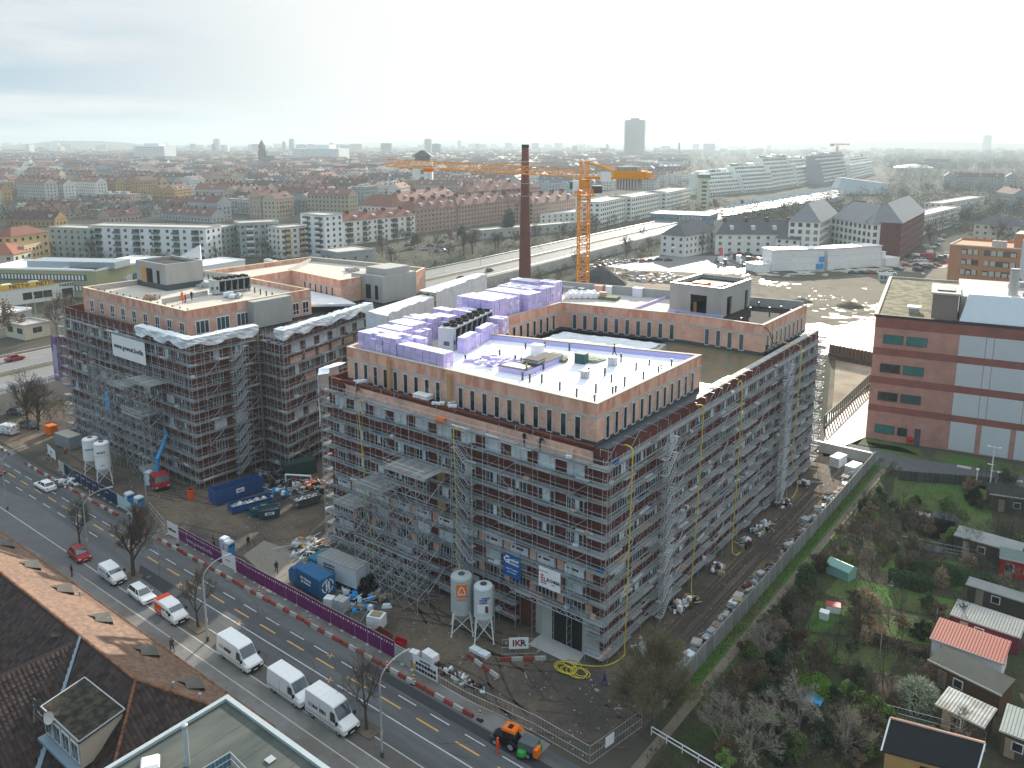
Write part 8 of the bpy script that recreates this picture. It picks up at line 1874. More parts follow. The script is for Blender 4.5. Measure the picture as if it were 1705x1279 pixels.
for i in range(22): mini(1490+rnd.uniform(0,80),rnd.uniform(425,452),R(rnd.uniform(-20,40)),'car on the bright lot beside the orange brick office','cars beside the orange brick office')
for i in range(24):
    u=rnd.random(); mini(1545+95*u+rnd.uniform(-4,4),418-80*u,R(70),'car on the tree lined street leading away at the right','cars on the street leading away')
for (x,y,rz,lab) in ((768,465,R(95),'dark car on the motorway, nearer one'),(815,452,R(95),'grey car on the motorway, further one'),(25,600,R(95),'red car on the motorway at the left edge')): 
    g=at(x,y,4.55); o=dup(minis[2] if 'red' in lab else minis[1],(g.x,g.y,4.55),rz,lab,None)
mini(115,497,R(160),'white car leaving the parking entrance of the supermarket',None)
for i in range(14): mini(640+rnd.uniform(0,110),rnd.uniform(402,420),R(rnd.uniform(0,90)),'car on the lot before the red-roofed row','cars before the red-roofed row')
# ============================================================ THE CITY BEHIND
def inpoly(x,y,pl):
    c=False;j=len(pl)-1
    for i in range(len(pl)):
        if (pl[i][1]>y)!=(pl[j][1]>y) and x<(pl[j][0]-pl[i][0])*(y-pl[i][1])/(pl[j][1]-pl[i][1])+pl[i][0]: c=not c
        j=i
    return c
def proj(x,y,z=0):
    d=Vector((x,y,z))-CAM; w_=d.dot(_f); return (CX+F*d.dot(_r)/w_,CY-F*d.dot(_u)/w_,w_) if w_>1 else (-9999,0,0)
keep=[[(-60,440),(-60,388),(20,382),(150,374),(560,362),(560,356),(680,338),(1000,320),(1150,312),(1160,345),(1700,600),(-60,600)],[(1150,370),(1150,258),(1470,246),(1480,330),(1330,352)],[(0,352),(0,336),(320,318),(430,308),(430,318),(320,332)],[(680,345),(720,345),(720,300),(680,300)]]
houses=[]
rr=random.Random(99)
ang=R(18); ca,sa=math.cos(ang),math.sin(ang)
for bi in range(-75,30):
    for bj in range(-6,75):
        cx,cy=bi*78-200,bj*66-100
        X,Y=cx*ca-cy*sa-150,cx*sa+cy*ca+40
        P_=proj(X,Y)
        if not(-80<P_[0]<1790) or P_[2]<330 or P_[2]>3600: continue
        if P_[0]>1130 and rr.random()<.96: continue
        if P_[0]>930 and rr.random()<.4: continue
        tone=rr.random(); jit=rr.uniform(-.25,.25)
        for (dx,dy,a,L_) in ((0,-24,0,58),(0,24,0,58),(-33,0,math.pi/2,34),(33,0,math.pi/2,34)):
            if rr.random()<.14: continue
            x=X+dx*ca-dy*sa; y=Y+dx*sa+dy*ca; p=proj(x,y)
            a+=jit; L_*=rr.uniform(.6,1.05)//.05*.05
            lo=p[0]<330 and p[1]>345 and p[2]<760
            if any(inpoly(p[0],p[1]-4,k) or inpoly(p[0],p[1],k) for k in keep): continue
            houses.append((p[2],x,y,a+ang,L_,(5.5 if lo else rr.choice([11,12,13]) if p[2]<620 else rr.choice([11,13,14,15,17])),tone,rr.random()))
houses.sort()
wallm=[mat('town_white',(.55,.55,.52),.85,.1,.3,rand=.2),mat('town_cream',(.46,.40,.29),.85,.1,.3,rand=.2),gw,mat('town_ochre',(.36,.23,.09),.85,.1,.3,rand=.2),mat('town_grey',(.42,.45,.46),.85,.1,.3,rand=.2),mat('pinkish_render',(.44,.35,.30),.85,.08,.3)]
roofm=[mat('mid_red_roof',(.125,.062,.05),.85,.15,.3,rand=.3),rtb,rs,mat('dark_red_clay',(.085,.042,.038),.85,.15,.3),mat('flat_tar_roof',(.24,.25,.25),.6,.2,.2)]
def house_meshes(L_,h,wm,rm,flat,seed):
    r_=random.Random(seed); W=12.5; b=MB(); b.box(-L_/2,-W/2,0,L_/2,W/2,h,wm)
    if not flat: 
        for s in (-1,1): b.poly([(s*L_/2,-W/2,h),(s*L_/2,W/2,h),(s*L_/2,0,h+4.6)],wm)
    wall=b.mesh('wall'); b=MB()
    if flat:
        b.box(-L_/2-.2,-W/2-.2,h,L_/2+.2,W/2+.2,h+.5,rm)
        for i in range(4): x=r_.uniform(-L_*.4,L_*.4); b.box(x,-2,h+.5,x+4,2,h+2.6,C['concrete_l'])
    else:
        o=.5; b.poly([(-L_/2,-W/2-o,h-.3),(L_/2,-W/2-o,h-.3),(L_/2,0,h+4.7),(-L_/2,0,h+4.7)],rm); b.poly([(L_/2,W/2+o,h-.3),(-L_/2,W/2+o,h-.3),(-L_/2,0,h+4.7),(L_/2,0,h+4.7)],rm)
        for i in range(int(L_/9)): 
            x=-L_/2+4+i*9+r_.uniform(-1,1); b.box(x-.5,-.6,h+3,x+.5,.6,h+6.2,C['brick'])
            if r_.random()<.6: b.box(x+2,-W/2+1.5,h+.8,x+4,-W/2+4,h+2.9,C['frame'])
        for s in (-1,1): b.box(s*L_/2-.2,-W/2,h-.2,s*L_/2+.2,W/2,h+.2,wm)
    roof=b.mesh('roof'); b=MB(); nf=int(h/3.3)
    for f in range(nf):
        for i in range(int(L_/3.4)):
            x=-L_/2+1.7+i*3.4; z=1+f*3.3
            for s in (-1,1): b.box(x-.6,s*W/2,z,x+.6,s*(W/2+.08),z+1.6,C['glass'])
        for s in (-1,1):
            for y in (-3.5,0,3.5): b.box(s*L_/2,y-.5,1+f*3.3,s*(L_/2+.08),y+.5,2.6+f*3.3,C['glass'])
    return wall,roof,b.mesh('windows')
cache={}
NEAR=300-60
for i,(dist,x,y,a,L_,h,tone,u) in enumerate(houses[:NEAR]):
    ri=4 if u<.16 else (2 if u<.34 else (0 if u<.62 else (1 if u<.8 else 3))); wi=int(tone*5.99) if u<.7 else int(u*17)%6
    key=(L_,h//2,ri,wi)
    if key not in cache: cache[key]=house_meshes(L_,h//2*2+1,wallm[wi],roofm[ri],ri==4,len(cache))
    wl,rf,wn=cache[key]; rn=['red tiled','brown tiled','dark slate','dark red','flat grey'][ri]; wn_=['white','cream','grey','ochre','pale grey','pinkish'][wi]
    p=proj(x,y); side='left of the church' if p[0]<400 else ('between church and square tower' if p[0]<690 else ('beyond the brown housing rows' if p[0]<1140 else 'in the park belt at the right'))
    t=thing('town_house','%s house with %s roof %s'%(wn_,rn,side),'house',(x,y,0),a,'%s houses with %s roofs %s'%(wn_,rn,side))
    place('wall',wl,t); place('roof',rf,t); place('windows',wn,t,kind='stuff')
b=MB(); mm=[wallm[0],wallm[1],gw,wallm[4]]; 
for (dist,x,y,a,L_,h,tone,u) in houses[NEAR:]:
    c_,s_=math.cos(a),math.sin(a); W=12.5; n=len(b.v); wi=b.mi(mm[int(tone*3.99)]); ri=b.mi(roofm[4] if u<.16 else roofm[2] if u<.4 else roofm[0] if u<.7 else roofm[3])
    for (lx,ly,lz) in ((-L_/2,-W/2,0),(L_/2,-W/2,0),(L_/2,W/2,0),(-L_/2,W/2,0),(-L_/2,-W/2,h),(L_/2,-W/2,h),(L_/2,W/2,h),(-L_/2,W/2,h),(-L_/2,0,h+(.5 if u<.16 else 4.6)),(L_/2,0,h+(.5 if u<.16 else 4.6))): b.v.append((x+lx*c_-ly*s_,y+lx*s_+ly*c_,lz))
    for f,k in (((0,1,5,4),wi),((2,3,7,6),wi),((1,2,6,9,5),wi),((3,0,4,8,7),wi),((4,5,9,8),ri),((6,7,8,9),ri)): b.f.append(tuple(n+q for q in f)); b.m.append(k)
b.build('distant_town',label='dense hazy mass of distant town houses toward the horizon',cat='town',kind='stuff')
# farthest city: low blocks to the horizon
b=MB(); rr=random.Random(5)
for i in range(5200):
    dist=3300+(rr.random()**1.3)*7500; lat=rr.uniform(-.68,.66)*dist
    if lat>.12*dist and rr.random()<.85: continue
    dv=Vector((_f.x,_f.y,0)).normalized()*dist+_r*lat; b.ob((CAM.x+dv.x,CAM.y+dv.y),rr.uniform(15,70),rr.uniform(12,22),0,rr.uniform(10,24) if rr.random()<.96 else rr.uniform(28,55),rr.uniform(0,3),rr.choice([wallm[0],gw,wallm[1],roofm[0],rs,wallm[4]]))
b.build('horizon_town',label='faint blocks of the city melting into haze at the horizon',cat='town',kind='stuff')
# ============================================================ WOODS AND CROWNS IN BULK
def woods(name,label,pts,m,nt,seed,h=(9,15)):
    "pts: list of (x,y,size): one mesh of many leaf or twig clump faces per crown"
    r_=np.random.default_rng(seed); n=len(pts); P=np.array(pts,dtype=float); c=np.repeat(P,nt,axis=0); k=len(c)
    d=r_.normal(size=(k,3)); d/=np.linalg.norm(d,axis=1)[:,None]; rad=r_.random(k)**.4
    hh=r_.uniform(*h,size=n).repeat(nt)*c[:,2]; R_=hh*.42
    cen=np.stack([c[:,0]+d[:,0]*rad*R_,c[:,1]+d[:,1]*rad*R_,hh*.58+d[:,2]*rad*hh*.42],1)
    s=(.5+.6*r_.random(k))*c[:,2]*.55; a=r_.normal(size=(k,3)); a/=np.linalg.norm(a,axis=1)[:,None]; b_=np.cross(a,r_.normal(size=(k,3))); b_/=np.linalg.norm(b_,axis=1)[:,None]
    V=np.empty((k,3,3)); V[:,0]=cen-a*s[:,None]; V[:,1]=cen+a*s[:,None]; V[:,2]=cen+b_*(s*1.3)[:,None]
    me=bpy.data.meshes.new(name); me.vertices.add(k*3); me.vertices.foreach_set('co',V.reshape(-1).astype(np.float32)); me.loops.add(k*3); me.loops.foreach_set('vertex_index',np.arange(k*3,dtype=np.int32)); me.polygons.add(k); me.polygons.foreach_set('loop_start',np.arange(0,k*3,3,dtype=np.int32)); me.polygons.foreach_set('loop_total',np.full(k,3,dtype=np.int32)); me.update(calc_edges=True); me.materials.append(m); return place(name,me,label=label,cat='wood',kind='stuff')
wdm=mat('winter_wood',(.12,.098,.078),.97,.3,.02,island=.5,col2=(.075,.075,.05),mix_scale=.02); wde=mat('dark_wood',(.05,.07,.042),.97,.3,.02,island=.5)
rr=random.Random(17); pts=[];pe=[];extra=[]
for i in range(60000):
    dist=240+(rr.random()**1.5)*5200; lat=rr.uniform(-.68,.68)*dist; dv=Vector((_f.x,_f.y,0)).normalized()*dist+_r*lat; x,y=CAM.x+dv.x,CAM.y+dv.y; p=proj(x,y)
    if (30<p[0]<560 and 426<p[1]<446 and rr.random()<.5) or (570<p[0]<900 and 385<p[1]<436 and rr.random()<.16): extra.append((x,y,.55)); continue
    if p[1]>400: continue
    if inpoly(p[0],p[1],keep[0]) or (inpoly(p[0],p[1],keep[1]) and (rr.random()<.6 or inpoly(p[0],p[1],[(1180,350),(1180,318),(1300,304),(1470,284),(1470,300),(1405,335),(1220,368)]))) or inpoly(p[0],p[1],keep[2]) or inpoly(p[0],p[1],keep[3]): 
        if not ((p[0]>1540 and p[1]<400 and rr.random()<.6) or (1000<p[0]<1330 and 340<p[1]<372 and not inpoly(p[0],p[1],[(1180,350),(1395,314),(1410,335),(1225,368)]) and rr.random()<.25)): continue
    dens=1 if p[0]>1130 else (.5 if p[0]>900 else .42)
    if p[0]>1130 and p[1]<300: dens=1
    if p[0]<560 and 336<p[1]<372: dens=1
    if rr.random()>dens: continue
    s=1.0 if dist<1500 else 1.5
    (pe if rr.random()<.16 else pts).append((x,y,s))
pts=pts[:11500]+extra[:500]; pe=pe[:2200]
woods('winter_woods','bare brown winter woods and park trees in the hazy distance',pts,wdm,60,1); woods('evergreen_woods','scattered dark evergreen crowns in the hazy distance',pe,wde,60,2)
# scrub that covers the embankment
pts=[]
for i in range(760):
    y=rnd.uniform(-55,430); x=hwx(y)+rnd.uniform(1.5,20 if y<60 else 30)
    if x>-127.5 and y<70 and y>-3: continue
    if y>190 and x>hwx(y)+20: continue
    pts.append((x,y,.30+rnd.random()*.14))
for i in range(700):
    y=rnd.uniform(40,640); pts.append((hwx(y)-32-rnd.uniform(1,40),y,.32+rnd.random()*.2))
woods('embankment_scrub','tangled brown scrub covering the motorway slopes',pts,mat('scrub_twigs',(.14,.115,.08),.97,.3,.3,island=.4,col2=(.10,.105,.055),mix_scale=.1),60,3)
b=MB()
g=at(1000,470,0); t=thing('gravel_heap','dark grey gravel heap beside the crane foot','heap',(g.x,g.y,0)); q=MB(); r_=random.Random(2); q.lathe((0,0,0),[(9,0),(7.5,1.6),(5.5,3.4),(3,5.2),(.8,6.2)],22,mat('dark_gravel',(.05,.053,.055),.95,.25,.8,fine=.4)); q.v=[(v[0]*(1+r_.uniform(-.08,.08))*1.3,v[1]*(1+r_.uniform(-.08,.08)),v[2]*(1+r_.uniform(-.05,.05))) for v in q.v]; q.build('gravel',t)
g=at(1415,487,0)
for px_,py_,s_ in ((1415,510,2.4),(1335,502,2.0)): 
    g=at(px_,py_,0); q=MB(); q.lathe((0,0,0),[(3,0),(2.2,.5),(1,.9),(.2,1.1)],14,MATS['rough_field']); q.build('soil_heap',loc=(g.x,g.y,0),label='small dark soil heap on the rough field, %s'%('right one' if px_>1400 else 'left one'),cat='heap',scale=s_*.7)
def dcl(label,px_,py_,r,n,ms,h,seed,size,ry=None):
    g=at(px_,py_,0); return debris(label,g.x,g.y,r,n,ms,h,seed,size,ry=ry)
dcl('pale pipes and rubble on the sandy ground right of the crane',1075,462,18,260,[C['concrete_l'],C['sand'],C['clay'],C['steel'],C['concrete']],1.2,51,(4,.8,.7),12)
g=at(932,472,3); t=container('site_container','rusty orange container left of the crane foot','container',g.x,g.y,R(30),6,2.5,2.6,mat('rusty_orange',(.40,.13,.06),.7,.15,1))
dcl('market stalls and crates on the wet plaza',1240,440,14,60,[C['white'],C['steel_d'],C['brick'],C['concrete_l']],1.8,52,(3,1.5,1.5))
dcl('light cars and booths clutter by the orange brick office',1560,432,20,70,[C['white'],C['steel_d'],C['red'],C['concrete_l']],1.5,53,(3.5,1.5,1.3))
# lamps and poles in the distance
for i,(x,y,H) in enumerate(((568,640,0),(740,470,9),(800,460,9),(952,445,10),(1200,470,8),(1120,440,8),(640,430,8),(585,430,8),(1650,470,0),(50,560,10),(62,545,10))):
    if not H: continue
    g=at(x,y,0); t=thing('far_lamp_post','slim grey lamp post beside the motorway or lots','lamp post',(g.x,g.y,0),0,'slim lamp posts beyond the site'); b=MB(); b.tube((0,0,0),(0,0,H),.1,5,C['steel']); b.build('pole',t); b=MB(); b.box(-.9,-.1,H-.1,.9,.1,H+.08,C['steel']); b.build('lamp_head',t)
# ============================================================ ALLOTMENT GARDENS
def shed(label,px0,py0,px1,py1,zt,depth,mr,mw_,slope=.25,ribs=True,cat='garden shed',toward=True,win=0):
    "front (lower) roof edge given by two roof points at height zt"
    a=at(px0,py0,zt);c=at(px1,py1,zt);d=c-a;L_=d.length;an=math.atan2(d.y,d.x); t=thing('garden_shed',label,cat,(a.x,a.y,0),an)
    b=MB(); b.box(.2,.2,0,L_-.2,depth-.2,zt-.12,mw_); b.build('wall',t)
    b=MB(); z1=zt+slope*depth*.3; b.hexa([(0,0,zt-.1),(L_,0,zt-.1),(L_,depth,z1-.1),(0,depth,z1-.1),(0,0,zt),(L_,0,zt),(L_,depth,z1),(0,depth,z1)],mr); r=b.build('roof',t)
    if ribs:
        b=MB(); n=int(L_/.3)
        for i in range(n): x=.1+i*L_/n; b.hexa([(x,0,zt),(x+.09,0,zt),(x+.09,depth,z1),(x,depth,z1),(x,0,zt+.05),(x+.09,0,zt+.05),(x+.09,depth,z1+.05),(x,depth,z1+.05)],mr)
        b.build('roof_rib',r,kind='stuff')
    b=MB(); b.box(-.03,-.06,zt-.16,L_+.03,0,zt+.03,C['concrete_l']); b.build('gutter',r)
    for i in range(max(win,1)):
        x=L_*(i+.6)/(max(win,1)+.4); b=MB(); b.box(x-.5,.12,.9,x+.5,.2,1.9,C['white']); b.box(x-.4,.09,1.0,x+.4,.12,1.8,C['glass']); b.build('window',t)
    b=MB(); b.box(L_*.15,.12,0,L_*.15+.85,.2,2.0,C['deck2']); b.build('door',t)
    return t
cor=mat('corrugated_grey',(.27,.285,.275),.75,.2,.8); corl=mat('corrugated_pale',(.46,.48,.46),.6,.25,.7,col2=(.25,.24,.21),mix_scale=.7); crr=mat('salmon_sheet',(.36,.125,.095),.65,.08,.8); dfel=mat('dark_felt',(.05,.06,.055),.9,.25,.8,fine=.3); mar=mat('maroon_wood',(.14,.02,.04),.8,.1,1)
shed('small shed with grey felt roof at the right edge, topmost',1588,890,1700,922,2.6,3.2,cor,C['bark'],ribs=False,win=1)
shed('shed with grey-green roof and red-white front at the right edge',1664,928,1740,945,2.6,3.0,mat('green_grey_felt',(.14,.19,.175),.8,.15,1),C['red'],win=2)
shed('shed with pale folded corrugated roof at the right',1608,972,1730,1010,2.4,2.0,cor,C['bark'])
shed('maroon shed with a long grey corrugated roof',1582,1022,1700,1062,2.5,3.6,cor,mar,win=1)
t=shed('shed with salmon red sheet roof',1548,1062,1672,1106,2.6,4.4,crr,C['white'],slope=.3)
shed('long shed with dark mossy felt roof below the salmon one',1545,1098,1668,1158,2.6,3.4,dfel,mat('brown_planks',(.11,.055,.03),.85,.15,1),ribs=False,win=1)
shed('small hut with weathered silver-grey roof',1557,1172,1640,1212,2.3,3.4,corl,C['bark'],ribs=True)
P=[at(1467,1252,2.4),at(1625,1294,2.4),at(1640,1240,4.4),at(1482,1198,4.4)]; t=thing('garden_hut','black pitched hut with a pinkish ridge at the bottom edge','garden hut'); bkr=mat('black_roof',(.012,.014,.018),.7,.1,1)
b=MB(); U_=Vector((0,0,.12)); b.hexa([*P,*[p+U_ for p in P]],bkr); Q=[p+(P[3]-P[0])*.45 for p in (P[3],P[2])]; Q=[Vector((q.x,q.y,3.0)) for q in Q]; b.hexa([P[3],P[2],Q[1],Q[0],P[3]+U_,P[2]+U_,Q[1]+U_,Q[0]+U_],C['concrete_l']); rf=b.build('roof',t)
b=MB(); b.tube(P[3]+U_*1.6,P[2]+U_*1.6,.12,5,C['clay']); b.tube(P[0]+U_,P[3]+U_*1.3,.09,4,C['white']); b.tube(P[1]+U_,P[2]+U_*1.3,.09,4,C['white']); b.build('ridge_board',rf)
b=MB(); cen=(P[0]+P[1]+P[2]+P[3])/4; I=[p.lerp(cen,.08) for p in P]; b.hexa([Vector((p.x,p.y,0)) for p in I]+[Vector((p.x,p.y,p.z-.15)) for p in I],C['wood']); w_=b.build('wall',t)
b=MB(); c=I[0].lerp(I[1],.5); b.ob((c.x,c.y),1.2,.12,.4,2.0,math.atan2((I[1]-I[0]).y,(I[1]-I[0]).x),C['black']); b.build('window',t)
shed('pale green-grey corrugated shed at the lower right corner',1664,1215,1740,1245,2.6,4.2,mat('green_grey_sheet',(.30,.34,.31),.7,.15,1),C['bark'])
shed('dark tiled long shelter beside the paved lot at the right edge',1648,822,1760,838,2.8,4.0,mat('dark_slates',(.03,.036,.036),.8,.2,2),C['bark'],ribs=True)
def quickbox(name,label,cat,px_,py_,sx,sy,h,m,a=0.0,lid=None,z=.03):
    g=at(px_,py_,0); t=thing(name,label,cat,(g.x,g.y,z),a); b=MB(); b.box(-sx/2,-sy/2,0,sx/2,sy/2,h,m); b.build('body',t); b=MB(); b.box(-sx/2-.04,-sy/2-.04,h,sx/2+.04,sy/2+.04,h+.06,lid or m); b.build('top',t); return t
g=at(1400,958,0); t=thing('greenhouse','small mint green plastic greenhouse beside the path','greenhouse',(g.x,g.y,0),R(-15)); b=MB(); mn=mat('mint_plastic',(.22,.42,.36),.4,.1,1); b.box(-1.6,-1,0,1.6,1,1.4,mn); b.build('body',t); b=MB(); b.hexa([(-1.7,-1.1,1.4),(1.7,-1.1,1.4),(1.7,1.1,1.4),(-1.7,1.1,1.4),(-1.7,-.1,2.0),(1.7,-.1,2.0),(1.7,.1,2.0),(-1.7,.1,2.0)],mn); b.build('roof',t)
quickbox('raised_bed','raised vegetable bed with pale rim on the upper lawn','garden bed',1536,862,2.0,1.4,.5,C['bark'],.2,C['concrete_l']); quickbox('trampoline','low dark net frame on the upper lawn','trampoline',1572,868,3.2,2.2,.7,C['navy'],.1,C['base_d'])
quickbox('paddling_pool','round blue pool lying on the second lawn','pool',1555,919,2.2,1.3,.3,C['blue'],.3,C['steel_d']); quickbox('garden_table','red and white brick grill on the bright lawn','grill',1387,1018,1.6,1.1,.9,C['white'],.3,C['red']); quickbox('sandstone_trough','white planter trough beside the grill','planter',1372,1030,1.0,.9,.9,C['white'],.1)
g=at(1350,1168,0); b=MB(); b.v=[(-1.1,-.8,.3),(0,-.9,.5),(1.1,-.7,.3),(1.1,.8,.35),(0,.9,.6),(-1.1,.8,.3)]; b.f=[(0,1,4,5),(1,2,3,4)]; b.m=[0,0]; b.mats=[C['blue2']]; b.build('tarpaulin',label='bright blue tarpaulin lying among bare shrubs',cat='tarpaulin',loc=(g.x,g.y,0))
g=at(1484,975,0); t=thing('garden_statue','small white garden statue beside the hedge','statue',(g.x,g.y,0)); b=MB(); b.lathe((0,0,0),[(.3,0),(.3,.3),(.18,.35),(.22,.8),(.14,1.1),(.2,1.3),(.1,1.45),(.13,1.6),(.05,1.75)],10,C['white']); b.build('figure',t,smooth=True); b=MB(); b.box(-.35,-.35,0,.35,.35,.1,C['concrete_l']); b.build('plinth',t)
t=thing('white_handrail','white steel handrail crossing the shrubs at the bottom','railing'); p=at(1085,1210,.9);q=at(1220,1290,.9); b=MB()
for z in (0,-.45): b.tube(p+Vector((0,0,z)),q+Vector((0,0,z)),.06,5,C['white'])
for i in range(6): c=p.lerp(q,i/5); b.tube(c,c-Vector((0,0,.9)),.06,5,C['white'])
b.build('rails',t)
for (x,y) in ((1465,1090,),(1558,1045),(1402,1260)):
    g=at(x,y,0); t=thing('garden_post','thin metal garden post standing in the lawn or hedge','post',(g.x,g.y,0),0,'thin posts in the gardens'); b=MB(); b.tube((0,0,0),(0,0,2.6),.05,5,C['steel']); b.build('pole',t)
mesh_fence('low wire fence between the allotment plots, lower one',[tuple(at(*p_,0)[:2]) for p_ in ((1430,1180),(1560,1215),(1640,1240))],1.3); mesh_fence('low wire fence between the allotment plots, upper one',[tuple(at(*p_,0)[:2]) for p_ in ((1500,905),(1600,925),(1650,935))],1.2)
b=MB(); q0=at(1495,800,0);q1=at(1655,812,0); t=thing('board_fence','dark board fence between the lawn and the paved lot','fence',(q0.x,q0.y,0),math.atan2(q1.y-q0.y,q1.x-q0.x)); L_=(q1-q0).length; b=MB(); b.box(.01,-.03,0,.19,.03,1.8,mat('fence_board',(.07,.075,.07),.9,.2,1,rand=.3)); bd=b.mesh('board')
for i in range(int(L_/.2)): place('board',bd,t,(i*.2,0,0))
b=MB(); b.box(0,.03,.4,L_,.08,.5,C['bark']); b.box(0,.03,1.3,L_,.08,1.4,C['bark']); b.build('rail',t)
def bush(label,px_,py_,rx,rz_,m,n=1400,seed=1,s_=.13,name='bush',up=False):
    rr=random.Random(seed); g=at(px_,py_,0); t=thing(name,label,'bush',(g.x,g.y,0)); b=MB(); b.mats=[m]
    for i in range(n):
        d=Vector((rr.gauss(0,1),rr.gauss(0,1),abs(rr.gauss(0,1)))).normalized(); k=rr.uniform(.72,1.04) if rr.random()<.8 else rr.uniform(.3,.8); c=Vector((d.x*rx*k,d.y*rx*k,d.z*rz_*k+.1)); u=(d*1.0+Vector((rr.gauss(0,.7),rr.gauss(0,.7),rr.gauss(0,.7)))).normalized()*s_*(2.4 if up else 1); v=u.cross(Vector((rr.gauss(0,1),rr.gauss(0,1),rr.gauss(0,1)))).normalized()*s_*(.25 if up else .8)
        j=len(b.v); b.v+=[tuple(c-v),tuple(c+v),tuple(c+u)]; b.f.append((j,j+1,j+2)); b.m.append(0)
    b.build('leaves',t); b=MB(); b.tube((0,0,0),(0,0,rz_*.7),.08,5,C['bark']); b.build('stem',t); return t
bush('clipped bright green round bush in the middle of the gardens',1356,1152,1.9,1.9,mat('bright_clipped',(.13,.26,.02),.9,.2,2,island=.35),3200,1,.10)
bush('large silvery grey-green tufted bush before the hut',1528,1172,2.1,2.6,C['leaf_p'],2600,2,.2,up=True)
bush('pale variegated bush beside the path',1302,1052,1.1,1.4,C['leaf_p'],900,3,.12); bush('dark yew ball between hedge and shed',1578,968,1.8,2.2,C['leaf'],1800,4,.13); bush('dark green bush before the path at left',1342,975,1.4,3.2,C['leaf'],1600,5,.14); bush('pampas grass tuft in the sun',1450,1012,1.1,1.7,C['reed'],900,6,.2,up=True); bush('second pampas grass tuft in the sun',1438,1000,1.0,1.6,C['reed'],800,7,.2,up=True)
bush('dry reed clump left of the salmon roof',1566,975,.8,2.4,C['reed'],700,8,.2,up=True); bush('dry grass clump at the pale shed',1613,940,1.0,1.4,C['reed'],700,9,.18,up=True)
for i,x in enumerate((1438,1455,1470)): bush('slim dry grass column on the bright lawn, %s of three'%('left','middle','right')[i],x,1072,.4,2.2,C['reed'],400,12+i,.16,up=True)
for (a0,a1,w_,h_,lab,m,sd) in (((1478,972),(1552,988),1.5,2.0,'clipped dark hedge beside the white statue',C['leaf'],21),((1490,945),(1660,985),1.6,2.0,'long dark hedge behind the yew ball',C['leaf'],22),((1455,1075),(1545,1100),1.0,1.4,'brown-green hedge under the bright lawn',mat('winter_hedge',(.07,.065,.03),.95,.2,1,island=.4),23)):
    rr=random.Random(sd); p=at(*a0,0);q=at(*a1,0); d=(q-p); nn_=Vector((-d.y,d.x,0)).normalized(); t=thing('hedge',lab,'hedge',(0,0,0)); b=MB(); b.mats=[m]
    for i in range(4200):
        c=p+d*rr.random()+nn_*rr.uniform(-w_/2,w_/2); c.z=h_*rr.random()**.5; u=Vector((rr.gauss(0,1),rr.gauss(0,1),rr.gauss(0,1))).normalized()*.16; v=u.orthogonal().normalized()*.12; j=len(b.v); b.v+=[tuple(c-v),tuple(c+v),tuple(c+u)]; b.f.append((j,j+1,j+2)); b.m.append(0)
    b.build('leaves',t)
# loose shrubs
zones=[(1330,1560,830,965,80,'between the path and the upper lawn'),(1250,1440,1000,1279,96,'in the lower left gardens'),(1440,1700,1000,1060,18,'beside the bright lawn'),(1430,1560,1100,1279,44,'in front of the huts'),(1560,1700,800,960,34,'around the upper sheds'),(1180,1300,1080,1279,16,'under the broad budding tree')]
kinds=[(PB,'bare twiggy shrub','bare shrubs'),(PBR,'russet leaved shrub','russet shrubs'),(PBG,'dark green shrub','green shrubs'),(PBY,'yellow-green shrub','yellow-green shrubs')]
for (x0,x1,y0,y1,n,wh) in zones:
    for i in range(n):
        x,y=rnd.uniform(x0,x1),rnd.uniform(y0,y1); g=at(x,y,0)
        if g.x<11.3 or any(abs(x-u)<r_ and -10<y-v<r_*1.6 for u,v,r_ in ((1356,1152,32),(1528,1172,38),(1350,1168,26),(1387,1018,22),(1450,1012,24),(1400,958,26),(1455,1072,30))): continue
        P_,l_,gr_=rnd.choices(kinds,[6,2.6,2.2,1.6])[0]; put(P_,g.x,g.y,0,'%s %s'%(l_,wh),'%s %s'%(gr_,wh),rnd.uniform(.6,1.25))
for i in range(34):
    y=rnd.uniform(-28,78); g=(11.4+rnd.random()*2.0,y); P_,l_,gr_=rnd.choices(kinds,[4,2,2,3])[0]; put(P_,g[0],g[1],0,'%s lining the right side of the path'%l_,'%s lining the path'%gr_,rnd.uniform(.5,.9))
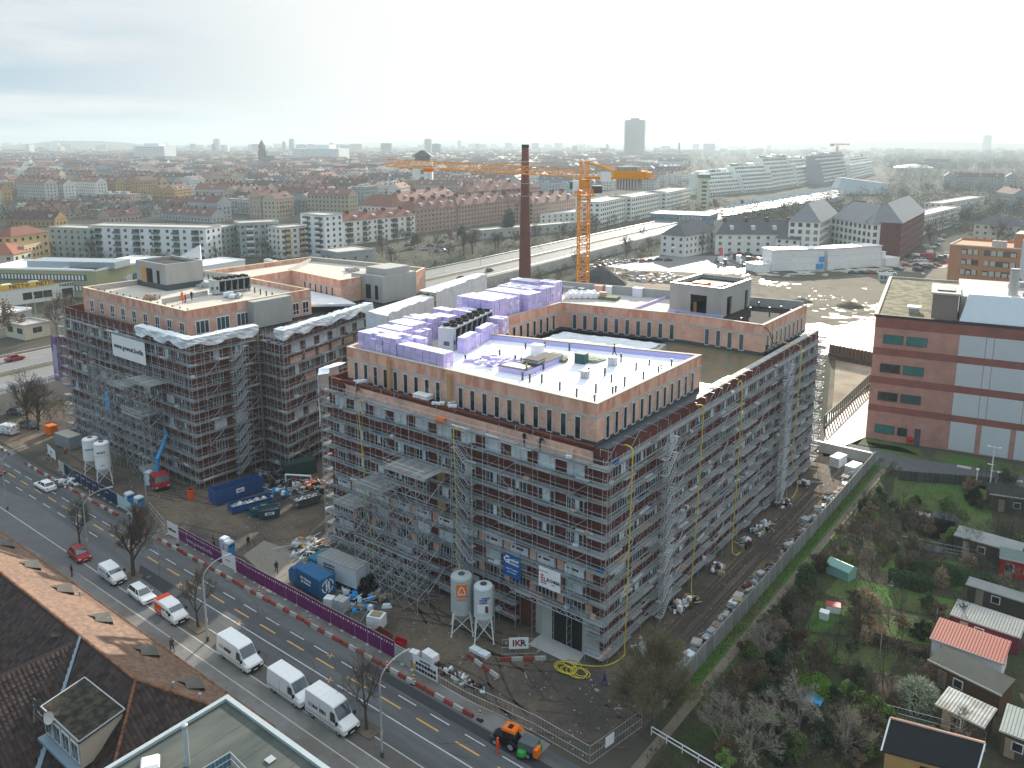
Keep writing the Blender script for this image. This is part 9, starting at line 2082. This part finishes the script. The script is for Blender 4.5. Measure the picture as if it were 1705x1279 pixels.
for (x,y,s_,k,lab) in ((1330,1235,.95,3,'pale branched fruit tree with a wide tangled crown at the bottom'),(1405,1262,.7,3,'pale tangled fruit tree left of the black hut'),(1250,1262,.9,3,'second bare fruit tree left of the tangled one'),(1391,1090,.5,1,'small gnarled fruit tree on the lower lawn'),(1270,1110,.7,3,'bare shrub tree beside the path'),(1200,1250,.8,3,'bare tree at the bottom between path and rail'),(1430,1060,.45,0,'leaning fruit tree by the pampas grass'),(1590,1225,.5,3,'small bare tree in front of the silver-grey hut')):
    g=at(x,y,0); put(PT[k],g.x,g.y,0,lab,None,s_)
# ground cover in the gardens and on the verge
b=MB(); b.mats=[mat('weeds',(.06,.085,.024),.95,.3,.5,island=.4,col2=(.10,.08,.045),mix_scale=.25)]
rr=random.Random(8)
for i in range(26000):
    x,y=rr.uniform(11,46),rr.uniform(-28,80); h_=rr.uniform(.03,.13)*(1 if rr.random()<.85 else 2.4); dx,dy=rr.uniform(-.16,.16),rr.uniform(-.16,.16); j=len(b.v); b.v+=[(x-.07,y,0.02),(x+.07,y+.05,.02),(x+dx,y+dy,h_)]; b.f.append((j,j+1,j+2)); b.m.append(0)
b.build('ground_cover',kind='stuff',label='low weeds and leaf litter across the allotment soil',cat='ground cover')
b=MB(); b.mats=[C['grass']]
for i in range(14000):
    x,y=rr.uniform(8.3,11.1),rr.uniform(-6,83)
    if 9.4<x<10.7 and rr.random()<.93: continue
    h_=rr.uniform(.05,.22); dx,dy=rr.uniform(-.1,.1),rr.uniform(-.1,.1); j=len(b.v); b.v+=[(x-.04,y,0.02),(x+.04,y+.03,.02),(x+dx,y+dy,h_)]; b.f.append((j,j+1,j+2)); b.m.append(0)
b.build('verge_grass',kind='stuff',label='rough green grass along the allotment path',cat='grass')
# prototypes have done their work
for p_ in PROT+minis: remove_tree(p_)
# ============================================================ HAZE
b=MB(); b.box(-12500,-900,-1.5,3200,14500,205)
hz_=b.build('haze',kind='stuff'); m=bpy.data.materials.new('haze'); m.use_nodes=True; t=m.node_tree; t.nodes.clear(); o=t.nodes.new('ShaderNodeOutputMaterial'); v=t.nodes.new('ShaderNodeVolumePrincipled')
v.inputs['Color'].default_value=(.62,.74,.81,1); v.inputs['Density'].default_value=HAZE; v.inputs['Anisotropy'].default_value=.25; t.links.new(v.outputs[0],o.inputs['Volume']); hz_.data.materials.clear(); hz_.data.materials.append(m)
